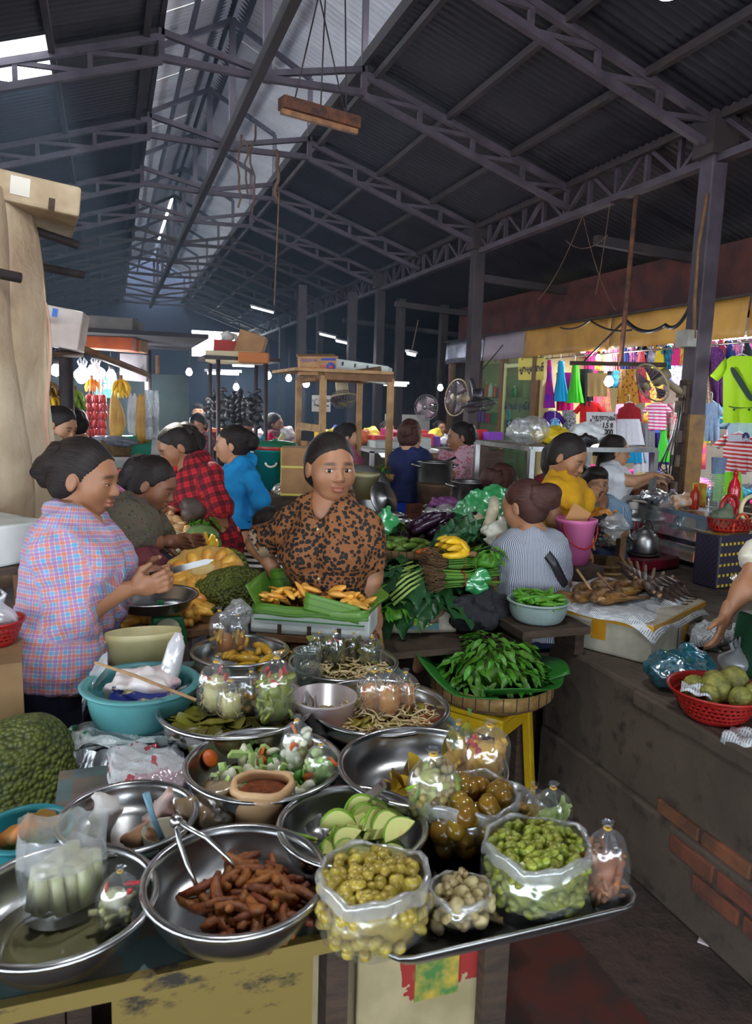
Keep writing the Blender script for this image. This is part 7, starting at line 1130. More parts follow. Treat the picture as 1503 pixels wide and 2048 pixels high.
# ================================================================== left stalls, centre stalls, far background
mCard=M('brown cardboard',(176,132,90),(150,110,74),6,r=.85);mCardR=M('red printed carton',(186,46,36),(160,36,30),5,r=.6);mTarp=NT('translucent beige tarpaulin');v=mTarp.co();mTarp.col(mTarp.ramp(mTarp.noise(v,2.2,5),[(.35,lin((206,188,160))),(.6,lin((176,152,124))),(.75,lin((150,120,100)))]));mTarp.set(.5);mTarp.bump(mTarp.noise(v,5,4),.6,.05)
mPole=M('dark iron pole',(60,50,50),(44,38,40),10,r=.6);mPoleW=M('weathered stick',(110,84,66),(84,64,52),12,r=.8,bump=.3)
# near left stall with tarpaulin curtain
tp=PD(82,430,2.75);bt=PD(84,1060,2.75);t=thing('tarpaulin','beige tarpaulin curtain hanging from the near left stall','tarpaulin',(0,0,0))
R_=PD(88,700,2.75);Lp=PD(-260,700,2.0);zt,zb_=2.30,.95
def tarp(u,v):
 x=R_[0]*(1-u)+Lp[0]*u;y=R_[1]*(1-u)+Lp[1]*u;z=zt-(zt-zb_)*v;sh_=.05*(1-v)**3;return(x-sh_*(1-u)+.035*math.sin(u*26+v*2)+.014*math.sin(v*9+u*5),y+.06*math.sin(u*31+v*1.5),z-.05*u*(1-v))
MB().grid(tarp,40,22).build('curtain',mTarp.m,t,solid=.003)
MB().grid(lambda u,v:(R_[0]-.03+.045*u+.01*math.sin(v*11),R_[1]+.04+.02*math.sin(v*9)-.02*u,2.02-(1.0)*v-.08*u),4,16).build('torn_flap',M('pinkish tarpaulin flap',(200,160,136),(176,130,110),4,r=.5),t,solid=.003)
sf=PD(60,395,2.7);ts=thing('market_stall','dark iron frame of the near left stall holding the tarpaulin','stall frame',(0,0,0));c1=PD(140,480,3.0)
for a,b in(((-.95,R_[1]-.35,2.31),tuple(PD(155,490,2.9))),((-.95,R_[1]+.25,2.18),tuple(PD(168,550,3.2))),((-.95,R_[1]-.55,2.05),tuple(PD(42,556,2.45)))):MB().tube([a,b],.017,8).build('pole',mPole,ts)
for x,y in((-.62,R_[1]-.2),(-.3,R_[1]+.35)):MB().tube([(x,y,0),(x,y,2.32)],.022,8).build('upright',mPole,ts)
fo=PD(62,395,2.72);fb2=thing('foam_box','weathered foam box lid lying on top of the near left stall','box',(fo[0]-.16,fo[1]-.02,fo[2]-.06),.42,rot=(.0,.10,.10));MB().box((0,0,.05),(.62,.42,.10)).build('foam_shell',M('sunburnt foam',(206,184,154),(170,146,116),6,r=.85,bump=.25,bs=60),fb2,bevel=.01);MB().box((.12,-.212,.055),(.06,.004,.06)).build('label_patch',M('pale label',(220,210,196),r=.8),fb2)
for x in(-.2,-.05,.22):MB().box((x,-.2115,.02),(.02,.006,.04)).build('slot',mWoodD,fb2)
fq=PD(10,1075,2.3);fb3=thing('foam_box','small white foam box on the stand under the tarpaulin','box',(fq[0]-.04,fq[1],fq[2]-.06),.7);MB().box((0,0,.06),(.2,.3,.12)).build('foam_shell',mFoam,fb3,bevel=.008);tsd=thing('wooden_stand','rough wooden stand under the tarpaulin carrying a foam box','stand',(fq[0]-.04,fq[1],0));zz_=fq[2]-.06
for x,y in((-.09,-.12),(.09,-.12),(-.09,.12),(.09,.12)):MB().bar((x,y,zz_-.01),(x*1.3,y,0),.035).build('leg',mWoodM,tsd)
MB().box((0,0,zz_-.012),(.26,.32,.022)).build('top_board',mWoodD,tsd)
cbx=PZ(5,1500,.45);t=thing('carton','tall brown cardboard carton beside the checked woman','carton',(PD(-10,1400,2.0)[0],PD(-10,1400,2.0)[1],0),.1);ztop=PD(10,1290,2.0)[2];MB().box((0,0,ztop/2),(.14,.3,ztop)).build('carton_body',M('dim cardboard',(150,118,80),(128,98,64),5,r=.85),t);rbs=PD(-8,1262,2.0);colander('red plastic colander with a clear bag on the tall carton',(rbs[0],rbs[1],ztop),.07,.07,50);carrier('clear carrier bag lying in the red colander',(rbs[0],rbs[1],ztop+.03),.1,.13,mFilmW,3)
rc_=PD(66,1430,2.15);t=thing('plastic_chair','dark red plastic chair with perforated back beside the checked woman','chair',(rc_[0]-.02,rc_[1],0),1.3);mDRed=M('dark red plastic',(110,26,30),(90,20,26),5,r=.4)
zs_=.44;MB().box((0,0,zs_),(.36,.36,.025)).build('seat',mDRed,t,bevel=.01)
for x in(-1,1):
 for y in(-1,1):MB().bar((x*.15,y*.15,zs_),(x*.18,y*.18,0),.035).build('leg',mDRed,t)
b=MB();nn=22;b.grid(lambda u,v:((u-.5)*.36*(1-.25*v*v),.17+.05*v+.03*(2*u-1)**2,zs_+.02+.34*v),nn,16);keep=[i for i in range(len(b.f))if not((i//16)%2==1 and(i%16)%2==1 and 2<i//16<20 and 2<i%16<14)];b.f=[b.f[i]for i in keep];b.sm=[b.sm[i]for i in keep];b.mi=[b.mi[i]for i in keep];b.build('backrest',mDRed,t,solid=.006)
tbn=PZ(40,1690,.72);tbn=PZ(55,1705,T);tag(bowl_mesh(.075,.05,.6,lip=.01).build('plastic_basin',M('turquoise plastic',(40,130,140),r=.4),None,(tbn[0],tbn[1],T)),'turquoise plastic basin with scraps at the table end','basin');crumple('vegetable_scraps','orange and green scraps in the turquoise basin',(tbn[0],tbn[1],T+.015),(.09,.08,.045),M('vegetable scraps',(196,110,40),(90,110,40),14,r=.6),3,'scraps')
# ---- left dried fish and banana stall
XL_,DL=0,5.6
ls=thing('market_stall','dark post-and-beam frame of the banana and dried fish stall','stall frame',(0,0,0));po=PD(132,740,4.9);MB().tube([(po[0],po[1],0),(po[0],po[1],2.1)],.045,8).build('post',mPole,ls);p2=PD(297,800,6.4);MB().tube([(p2[0],p2[1],0),(p2[0],p2[1],2.0)],.03,8).build('post',mPole,ls);MB().tube([PD(120,685,4.9),PD(300,752,6.4)],.022,8).build('beam',mPole,ls);MB().tube([PD(95,668,4.6),PD(292,748,5.6)],.022,8).build('bamboo_beam',mWoodM,ls);MB().tube([PD(60,708,4.4),PD(162,709,5.0)],.02,8).build('stick',mPoleW,ls);MB().tube([PD(60,638,4.4),PD(122,640,4.8)],.02,8).build('stick',mPoleW,ls)
p3=PD(316,830,7.2);MB().tube([(p3[0],p3[1],0),(p3[0],p3[1],2.0)],.022,8).build('post',mWoodM,ls);MB().box(((po[0]+p2[0])/2,(po[1]+p2[1])/2+.3,2.05),(1.3,1.6,.03)).build('roof_board',mDark,ls)
wbx=PD(122,655,4.75);t=thing('carton','white carton with blue tape on the left stall roof','carton',(wbx[0]-.06,wbx[1],wbx[2]-.12),-.1,rot=(0,.16,-.1));MB().box((0,0,.12),(.36,.3,.24)).build('carton_body',M('white carton board',(220,206,196),(196,176,166),5,r=.7),t,bevel=.008);MB().box((.02,-.152,.2),(.03,.004,.05)).build('blue_tape',M('blue tape',(50,110,200),r=.4),t)
for i,(x,y,d,s,mt,l)in enumerate(((215,686,5.6,(.42,.3,.10),M('orange carton print',(220,100,30),(190,80,24),6,r=.6),'orange printed carton on the left stall roof'),(255,690,5.8,(.26,.25,.10),mCard,'brown carton beside the orange one on the stall roof'),(200,672,5.9,(.5,.35,.05),mFoamD,'thin foam tray on the orange carton'),(212,655,6.0,(.5,.4,.14),M('grey stall tarpaulin',(120,110,104),(90,84,80),4,r=.8),'grey tarpaulin roof bundle behind the cartons'),(268,735,6.2,(.22,.06,.22),M('grey cloth drape',(110,104,108),(90,84,88),4,r=.8),'grey cloth draped on the stall corner post'))):c=PD(x,y,d);o=tag(MB().box((0,0,0),s).build('carton' if i<2 else 'foam_tray' if i==2 else 'tarpaulin',mt,None,c,bevel=.006,rot=(0,.03,-.25)),l,'carton' if i<2 else 'box' if i==2 else 'cloth')
mBanH=[mBana,mBanaG]
for i,(x,y,d,n,mt,l)in enumerate(((98,772,5.0,8,M('brown-yellow banana',(150,110,40),(110,80,34),10,r=.5),'hanging stem of overripe brown bananas'),(104,800,5.0,8,mBana,'hanging yellow bananas below the overripe stem'),(150,790,5.2,9,mBanaG,'hanging stem of green bananas behind the post'),(242,768,5.6,8,mBana,'yellow bananas hanging by the left stall bulb'),(183,768,5.8,6,mBana,'small yellow banana bunch above the sausages'))):banana_bunch(l,PD(x,y-10,d),n,mt,.95,(0,0,i),None,'hanging_bananas',2 if i<4 else 1)
mSaus=M('red dried sausage',(186,60,60),(150,40,44),12,r=.4,rnd=.1);lk=MB().tube([(0,0,.034),(.004,0,.02),(.007,0,0),(.004,0,-.02),(0,0,-.034)],[.005,.013,.014,.013,.005],8).mesh('link')
for i in range(5):
 c=PD(178+7*i,790,5.7+.04*(i%2));t=thing('sausage_string','string of red dried sausages hanging at the left stall','sausages',c,group='red sausage strings');MB().tube([(0,0,.12),(0,0,-.02)],.003,4).build('twine',mRedP,t)
 for k in range(6):
  for s in(-1,1):o=obj('link',lk,mSaus,t,(s*.012,.004*s,-.03-.064*k));o.rotation_euler=(0,.2*s,rr(0,3))
mDry=M('golden dried fish',(206,156,66),(180,126,50),10,r=.5);mDryG=M('silver dried fish',(190,190,190),(150,150,150),10,r=.35)
df=MB().tube([(0,0,.16),(.0,0,.12),(.01,0,.05),(.012,0,-.05),(.004,0,-.12),(0,0,-.15)],[.006,.02,.038,.045,.03,.012],10).mesh('dried')
for i,(x,y,mt,s,l)in enumerate(((229,835,mDry,1.25,'large golden dried fish hanging by itself'),(238,840,mDry,.8,'small golden dried fish beside the large one'),(262,830,mDryG,1.,'silver dried fish hanging beside the golden pair'),(270,832,mDryG,1.05,'second silver dried fish hanging by the newspaper'),(281,840,mDry,1.2,'golden dried fish hanging next to the silver ones'),(290,838,mDry,1.2,'golden dried fish hanging next to the newspaper'))):c=PD(x,y,5.6);o=obj('dried_fish',df,mt,None,c);o.data=df if mt==mDry else(bpy.data.meshes.get('drieds')or df.copy());o.scale=(s,s*.5,s);tag(o,l,'dried fish');o.material_slots[0].link='OBJECT';o.material_slots[0].material=mt
o=news('newspaper hanging at the end of the dried fish',PD(304,830,5.5),.1,.36,0,.0,3);o.rotation_euler=(math.pi/2,0,.3)
for i,(x,y,l)in enumerate(((165,745,'white carrier bag hung behind the left stall post'),(192,742,'white carrier bag hung above the sausages'))):carrier(l,PD(x,y,5.9)+np.array([0,0,-.08]),.14,.2,mFilmW,i)
tb1=PD(235,930,5.3);t=thing('stall_table','fish stall table crowded with crates and baskets','table',(tb1[0],tb1[1],0));zt1=PD(235,945,5.2)[2];MB().box((0,0,zt1-.02),(1.0,1.1,.04)).build('tabletop',mWoodD,t);[MB().box((x,y,zt1/2-.02),(.06,.06,zt1-.04)).build('leg',mWoodD,t)for x in(-.45,.45)for y in(-.5,.5)]
for i,(x,y,d,s,mt,nm,l)in enumerate(((232,895,5.5,(.2,.2,.12),mBamD,'bamboo_tub','round bamboo tub of dried fish on the stall table'),(268,890,5.7,(.2,.18,.14),M('teal crate',(30,150,120),r=.5),'plastic_crate','teal plastic crate on the fish stall table'),(296,892,5.8,(.2,.18,.13),mWhiteP,'plastic_crate','white plastic crate beside the teal crate'),(246,958,4.6,(.12,.1,.12),M('red biscuit box',(200,40,50),r=.5),'biscuit_box','red biscuit box behind the floral woman'),(262,952,4.7,(.14,.12,.08),M('green packet',(110,170,70),r=.5),'packet','green packet beside the red biscuit box'),(280,940,4.8,(.12,.1,.12),M('cyan box',(60,170,190),r=.5),'packet','cyan box beside the green packet'),(252,925,5.0,(.26,.2,.05),mFoam,'foam_tray','foam tray on the fish stall table'),(325,932,4.9,(.18,.16,.10),M('purple tub',(130,30,140),r=.4),'plastic_tub','purple plastic tub near the red checked woman'),(150,935,4.6,(.3,.2,.12),mFoamD,'foam_box','dirty foam box below the cream blouse woman'))):c=PD(x,y,d);tag(MB().box((0,0,0),s,None,1.08).build(nm,mt,None,c,bevel=.008,rot=(0,0,.3*i)),l,'crate' if 'crate' in nm else 'box')
dsk=MB().ell((0,0,0),(.05,.016,.008),None,9,6).mesh('small_fish')
for k,(x,y,d)in enumerate(((288,918,5.2),(312,922,5.3))):c=PD(x,y,d);winnow(['flat basket of brown dried fish on the stall table','second flat basket of brown dried fish beside the first'][k],c+np.array([0,0,-.05]),.15,.06,mat=mBamD);scatter('small_dried_fish',dsk,M('brown small fish',(120,90,66),(90,66,50),12,r=.5,rnd=.15),[(c+np.array([.11*math.cos(a)*q,.11*math.sin(a)*q,.0+.02*rr(0,1)]),(rr(-.3,.3),rr(-.3,.3),rr(0,6)),1.)for a,q in[(rr(0,6.28),rr(0,1))for _ in range(26)]],'small brown dried fish in a flat basket','dried fish','small dried fish in the flat baskets')
sq=MB().ell((0,0,0),(.04,.02,.014),None,9,6).mesh('squid');scatter('purple_shallot',sq,M('purple shallot skin',(170,110,140),(120,60,90),12,r=.45,rnd=.15),[(PD(252+rr(-12,22),975+rr(-8,8),4.5),rot3(),1.)for _ in range(22)],'purple-white shallot behind the floral woman','shallot','purple shallots');t=thing('carton','flat brown carton under the purple shallots','carton',PD(262,990,4.5)+np.array([0,0,-.05]));MB().box((0,0,0),(.3,.22,.08)).build('carton_body',mCard,t)
t=thing('stall_table','low table under the packets behind the floral woman','table',(*PD(262,985,4.6)[:2],0));zt2=PD(262,1000,4.6)[2];MB().box((0,0,zt2-.03),(.7,.5,.03)).build('tabletop',mWoodD,t);[MB().box((x,y,zt2/2-.03),(.05,.05,zt2-.06)).build('leg',mWoodD,t)for x in(-.3,.3)for y in(-.2,.2)]
ffs=MB().tube([(-.12,0,0),(-.09,0,0),(0,0,.004),(.09,0,0),(.12,0,0)],[.01,.025,.035,.02,.008],10).mesh('bigfish');scatter('fresh_fish',ffs,M('grey fresh fish',(130,136,146),(96,100,112),12,r=.25),[(PD(215+14*i,882+3*(i%2),5.4),(0,.15,-.5+.2*i),1.)for i in range(3)],'grey fresh fish laid across the bamboo tub','fish','fresh fish on the tub')
for x,y,d,l in((184,743,6.0,'bright bulb hanging over the sausages'),(222,752,6.0,'twin bright bulb hanging lower over the sausages'),(238,778,5.9,'bright bulb hanging by the yellow bananas'),(112,742,5.6,'bulb behind the overripe bananas'),(275,745,6.3,'small bulb at the end of the dried fish stall'),(378,745,9.,'lone bulb in the dark far left hall'),(612,768,8.5,'bulb under the wooden stand roof'),(577,757,9.5,'bulb behind the wooden stand'),(472,775,9.5,'bulb behind the black rack'),(880,776,10.5,'bulb by the far right doorway'),(536,752,8.8,'bulb beside the black rack\'s corner')):bulb(l,PD(x,y,d),10,.35,r=.04)
t=thing('wall_board','dark board screen behind the left stall','screen',PD(235,800,7.)+np.array([0,0,-.4]));MB().box((0,0,0),(1.3,.04,1.3)).build('board',M('dark green slats',(50,64,62),(40,50,50),4,r=.8),t);bx_=PD(215,775,6.6);t=thing('carton','teal carton with white capital letters in the left stall','carton',bx_,-.2);MB().box((0,0,0),(.2,.12,.18)).build('carton_body',M('teal carton print',(40,130,130),r=.5),t);text('GE',.1,mWhiteP,t,(0,-.062,.02),(math.pi/2,0,0),'carton_letters',.001,.002)
# ---- black rack with cartons
rk=thing('black_rack','tall black iron rack draped with black bags','rack',(0,0,0));pts=[PD(420,722,6.6),PD(436,725,6.1),PD(512,732,6.6),PD(532,735,6.2)];zr=1.93
for p in pts:MB().tube([(p[0],p[1],0),(p[0],p[1],zr)],.018,8).build('upright',mPole,rk)
cxy=sum(pts)/4;MB().box((cxy[0],cxy[1],zr+.012),(.62,.55,.03)).build('top_frame',mPole,rk)
for z in(1.62,1.0):MB().tube([(pts[0][0],pts[0][1],z),(pts[2][0],pts[2][1],z)],.012,6).build('crossbar',mPole,rk)
for i in range(9):u=i/8;q=pts[0]*(1-u)+pts[2]*u;V,Q=sdf([('e',(0,0,-.09),(.05,.03,.1+.03*(i%3)),None)],.014,.02,lambda X:wob(X,60,.012,i));obj('black_bag',smesh('bag',V,Q),mFanD,rk,(q[0],q[1],1.62))
for i,(x,y,d,s,mt,l,r_)in enumerate(((470,716,6.3,(.44,.4,.09),M('cream foam lid',(214,196,160),r=.8),'cream foam tray under the red carton on the black rack',0),(462,698,6.3,(.26,.26,.12),mCardR,'red printed carton on the black rack',.05),(502,692,6.3,(.22,.3,.2),mCard,'tilted brown carton on the black rack',.28),(508,716,6.1,(.24,.2,.08),M('orange brown carton',(190,110,50),r=.7),'small orange-brown carton under the tilted one',0))):tag(MB().box((0,0,0),s).build('foam_tray' if i==0 else 'carton',mt,None,PD(x,y,d),bevel=.005,rot=(0,r_,-.25)),l,'carton')
for i,(x,y)in enumerate(((455,680),(482,686))):crumple('paper_scrap',['crumpled paper on the red carton','torn paper between the red and brown cartons'][i],PD(x,y,6.3)+np.array([0,0,-.02]),(.12,.1,.08),mPaper,i,'paper',h=.01)
# ---- wooden stand with carton and foam box on top
ws=thing('wooden_stand','pale wooden stall frame with cobwebs in the middle of the hall','stall frame',(0,0,0));wp=[(PD(597,765,5.6)),(PD(646,760,5.1)),(PD(719,775,5.9)),(PD(781,768,5.3))];zw=1.79
for p in wp:MB().box((p[0],p[1],zw/2),(.04,.04,zw)).build('post',mWoodL,ws)
for a,b in((0,1),(1,3),(3,2),(2,0)):MB().bar((wp[a][0],wp[a][1],zw),(wp[b][0],wp[b][1],zw),.045,.05).build('top_rail',mWoodM,ws)
a,b=wp[0],wp[1];MB().bar((a[0],a[1],1.43),(b[0],b[1],1.43),.03,.05).build('slat_rail',mWoodL,ws)
cw=sum(wp)/4;MB().box((cw[0]-.1,cw[1],zw+.035),(.7,.75,.02)).build('top_board',mWoodL,ws);MB().tube([PD(600,762,5.2),PD(762,738,5.2)],.02,6).build('stick',mWoodM,ws)
cq=PD(633,733,5.25);t=thing('carton','brown carton with red and blue print on the wooden stand','carton',cq,-.18,rot=(0,-.04,-.18));MB().box((0,0,0),(.25,.28,.125)).build('carton_body',mCard,t);MB().box((0,-.01,.072),(.27,.3,.01),Rx(.12)).build('flap',mCard,t)
text('สะอาด โต๊ะ',.05,M('red carton ink',(190,60,50),r=.7),t,(-.03,-.142,-.025),(math.pi/2,0,0),'carton_letters',.001,.001);text('คุณภาพ',.035,M('blue carton ink',(60,70,150),r=.7),t,(-.06,-.142,.035),(math.pi/2,0,0),'carton_letters',.001);MB().lathe([(0,.002),(.03,.002),(.032,0)],20).build('round_emblem',MATS['blue carton ink'],t,(.085,-.141,-.01),rot=(math.pi/2,0,0));MB().lathe([(0,.003),(.012,.003),(.013,0)],12).build('emblem_centre',MATS['red carton ink'],t,(.085,-.142,-.01),rot=(math.pi/2,0,0));MB().box((.07,-.1405,.045),(.1,.002,.022)).build('blue_strip',MATS['blue carton ink'],t)
fq2=PD(722,744,5.5);t=thing('foam_box','long white foam box with slots on the wooden stand','box',fq2,-.45,rot=(.0,.12,-.45));MB().box((0,0,0),(.42,.3,.13)).build('foam_shell',mFoam,t,bevel=.008);[MB().box((-.12+.09*i,-.151,.035),(.014,.004,.026)).build('slot',mFanD,t)for i in range(4)]
t,c=None,None
ps_=PD(642,807,6.0);t=thing('paper_sign','white paper notice pinned on the wooden stand','sign',ps_,-.25);MB().box((0,0,0),(.15,.004,.13)).build('sheet',mPaper,t);text('សូមអរគុណ',.035,mInkB,t,(0,-.004,.025),(math.pi/2,0,0),'notice_letters',.0005,.001);text('Thank You',.028,mInkB,t,(0,-.004,-.015),(math.pi/2,0,0),'notice_letters',.0005,.001)
# ---- bin, strapped carton, goods under the stand
bn=PD(549,968,5.5);t=thing('waste_bin','large teal plastic bin with green lid and red rim','bin',(bn[0],bn[1],bn[2]-.03));mTl=M('teal bin plastic',(10,124,130),(8,106,112),4,r=.4);MB().lathe([(0,0),(.13,0),(.155,.27),(.165,.27),(.165,.285)],32).build('bin_body',mTl,t);MB().lathe([(.166,.285),(.17,.29),(.166,.31)],32).build('red_rim',mRedP,t);MB().lathe([(.166,.31),(.155,.335),(.10,.345),(.02,.347),(.02,.36),(0,.36)],32).build('lid',M('green lid',(30,110,80),r=.4),t);MB().tube([(-.06+.04*math.cos(a),-.155,.2-.03*math.sin(a))for a in np.linspace(0,3.14,8)],.008,6).build('handle',mWhiteP,t)
ct=PD(603,998,5.15);t=thing('carton','tall cardboard carton with yellow straps beside the teal bin','carton',(ct[0]+.03,ct[1]+.1,ct[2]-.05),-.3);MB().box((0,0,.2),(.28,.24,.40)).build('carton_body',mCard,t);MB().box((-.142,0,.2),(.004,.24,.40)).build('yellow_side',M('yellow carton print',(226,206,40),(200,80,40),14,r=.6,thr=(.58,.66)),t);[MB().box((0,0,z),(.286,.246,.014)).build('strap',M('yellow strap',(220,200,90),r=.4),t)for z in(.27,.08)]
sb_=thing('low_platform','low boarded platform under the bin and cartons','platform',(bn[0]+.15,bn[1]-.05,0));zl_=bn[2]-.035;MB().box((0,0,zl_/2),(.9,.8,zl_)).build('platform_body',mWoodD,sb_)
crumple('plastic_bag','small white knotted bag against the teal bin',PD(560,985,5.2)+np.array([0,0,-.05]),(.1,.08,.12),mFilmR,6)
for i,(x,y,c1,l)in enumerate(((507,895,(214,214,220),'white cloth bag hung behind the bin'),(522,890,(60,170,200),'blue and white striped bag hung behind the bin'),(537,888,(226,30,90),'hot pink bag hung behind the bin'),(560,892,(206,200,150),'pale yellow bag hung behind the bin'))):crumple('carrier_bag',l,PD(x,y,6.4)+np.array([0,0,-.12]),(.09,.07,.2),M('hung bag %d'%i,c1,r=.5),i,h=.011)
for i,(x,y,d,s,mt,nm,l)in enumerate(((506,930,6.2,(.25,.2,.12),mCardR,'crate','red crate stack beside the teal bin'),(512,955,6.0,(.24,.2,.10),mCardR,'crate','lower red crate beside the teal bin'),(495,905,6.8,(.3,.25,.12),M('yellow box',(200,170,40),r=.6),'carton','yellow box behind the blue shirt'),(612,900,6.4,(.2,.18,.14),mCard,'carton','open brown carton behind the wooden stand'),(440,880,8.,(.3,.25,.12),M('red tablecloth',(180,40,50),r=.7),'carton','red covered box in the far left stalls'))):tag(MB().box((0,0,0),s).build(nm,mt,None,PD(x,y,d),bevel=.006,rot=(0,.05*i,.2*i)),l,'box')
# glass food counter, foam stacks, basket
gc=PD(768,962,5.9);t=thing('food_counter','white-framed glass food counter behind the wooden stand','counter',(gc[0]+.15,gc[1]+.1,0));zc0,zc1=.7,PD(768,900,5.9)[2]
for x in(-.3,.3):
 for y in(-.22,.22):MB().box((x,y,zc1/2),(.03,.03,zc1)).build('post',mWhiteP,t)
for z in(zc0,zc1):MB().box((0,0,z),(.63,.47,.025)).build('shelf',mWhiteP,t)
MB().box((0,-.22,(zc0+zc1)/2),(.6,.004,zc1-zc0)).build('pane',mGl2,t)
for i,(dx,s,l)in enumerate(((-.15,(.2,.2,.06),'stack of white foam plates on the food counter'),(.1,(.24,.2,.09),'stack of white foam boxes on the food counter'))):tag(MB().box((0,0,s[2]/2),s).build('foam_stack',mFoam,None,(gc[0]+.15+dx,gc[1]+.05,zc1+.014),bevel=.01),l,'plates')
leaf_pile('green herbs inside the glass food counter',(gc[0]+.1,gc[1]+.05,zc0+.015),.16,.14,.06,30,GL,mGr,.8,'herbs');bq=PD(785,950,5.3);winnow('round basket of green herbs beside the navy blouse',bq+np.array([0,0,-.05]),.15,.07);leaf_pile('green herbs heaped in the round basket beside the navy blouse',bq+np.array([0,0,-.02]),.12,.11,.08,50,GL,mKale,.8,'herbs')
# ---- pots and stoves
def pot(label,c,r,h,lid=False,name='cooking_pot'):
 t=thing(name,label,'pot',c);MB().lathe([(0,0),(r*.96,0),(r,.01),(r,h),(r*1.05,h+.004),(r*1.04,h+.01),(r*.97,h+.004),(r*.97,.01),(0,.008)],40).build('pot_body',mAlu,t)
 for s in(-1,1):MB().tube([(s*r,-.04,h*.82),(s*(r+.035),-.03,h*.9),(s*(r+.035),.03,h*.9),(s*r,.04,h*.82)],.008,6).build('handle',mAlu,t)
 return t
q1=PD(868,965,4.95);pot('large aluminium pot on the clay stove, ladle inside',(q1[0],q1[1],q1[2]),.115,.13);t=thing('ladle','black-handled ladle standing in the large pot','ladle',(q1[0],q1[1],q1[2]+.1));MB().tube([(0,0,-.05),(.05,-.02,.03),(.13,-.04,.07)],[.006,.007,.01],6).build('handle',mFanD,t);MB().ell((0,0,-.06),(.03,.03,.015),None,10,6).build('scoop',mSteelB,t)
t=thing('clay_stove','bucket-shaped clay stove under the large pot','stove',(q1[0],q1[1],0));hz1=q1[2]-.002;MB().lathe([(0,hz1-.24),(.09,hz1-.24),(.115,hz1-.02),(.12,hz1),(.095,hz1),(.08,hz1-.05),(0,hz1-.06)],28).build('clay_body',M('soot-stained clay',(120,94,72),(84,66,54),9,r=.9,bump=.3),t);MB().box((0,0,(hz1-.24)/2),(.34,.3,hz1-.24)).build('brick_plinth',mWoodM,t);MB().box((-.03,-.115,hz1-.17),(.07,.03,.06)).build('fire_mouth',mFanD,t)
scatter('loose_brick',MB().box((0,0,0),(.11,.06,.05)).mesh('b'),mBrick,[((q1[0]-.17,q1[1]-.1,hz1-.2+.052*i),(0,0,.2*i),1.)for i in range(2)],'loose red brick beside the clay stove','brick','loose bricks by the stove')
q2=PD(940,1005,4.5);pot('second aluminium pot with loop handles before the floral blouse',(q2[0],q2[1],q2[2]),.115,.12);t=thing('pot_stand','dark stand under the second aluminium pot','stand',(q2[0],q2[1],0));MB().box((0,0,q2[2]/2-.001),(.3,.3,q2[2]-.002)).build('stand_body',mWoodD,t)
ld_=PD(725,985,5.0);tag(MB().lathe([(0,.03),(.06,.025),(.14,.01),(.19,0),(.195,-.004),(.14,.006),(0,.026)],40).build('wok_cover',mAlu,None,ld_,rot=(1.2,.15,-.3)),'large aluminium lid propped behind the spotted shirt','cover');tag(MB().lathe([(0,.03),(.02,.03),(.022,.02),(.08,.01),(.105,0),(.108,-.004),(0,.012)],36).build('wok_cover',mAlu,None,PD(768,998,4.4),rot=(1.15,-.2,.55)),'smaller ribbed lid standing in a steel bowl','cover')
for i,(x,y,d,r,h,l)in enumerate(((772,1028,4.2,.11,.07,'steel mixing bowl under the standing lid'),(890,1012,4.3,.12,.05,'shallow steel dish of purple cabbage'),(800,1040,4.0,.07,.05,'small steel bowl beside the aubergines'))):tag(bowl_mesh(r,h,.5).build('steel_bowl',mSteelB,None,PD(x,y,d)+np.array([0,0,-h])),l,'bowl')
crumple('purple_cabbage','chopped purple cabbage in the shallow steel dish',PD(890,1004,4.3)+np.array([0,0,-.05]),(.18,.14,.07),M('purple cabbage',(130,60,130),(170,110,160),16,r=.5),3,'cabbage');pl_=PD(730,965,4.7);t=thing('plastic_bucket','cream plastic bucket behind the spotted shirt','bucket',pl_+np.array([0,0,-.1]));MB().lathe([(0,0),(.075,0),(.085,.14),(.09,.14),(.09,.16),(.08,.16)],28).build('bucket_body',mCrm,t);red_=PD(1093,1000,3.95);t=thing('plastic_bucket','red bucket with cream lid between the grey and mustard women','bucket',red_+np.array([0,0,-.08]));MB().lathe([(0,0),(.06,0),(.068,.13),(.07,.13)],24).build('bucket_body',mRedP,t);MB().lathe([(.075,.13),(.076,.15),(.05,.155),(0,.156)],24).build('lid',mCrm,t)
mt_=thing('cook_bench','dark bench under the lids, bowls and buckets','bench',(*PD(800,1040,4.45)[:2],0));zm=PD(800,1062,4.3)[2];MB().box((0,0,zm-.03),(.95,.6,.04)).build('plank',mWoodD,mt_);[MB().box((x,y,zm/2-.03),(.05,.05,zm-.06)).build('leg',mWoodD,mt_)for x in(-.42,.42)for y in(-.25,.25)]
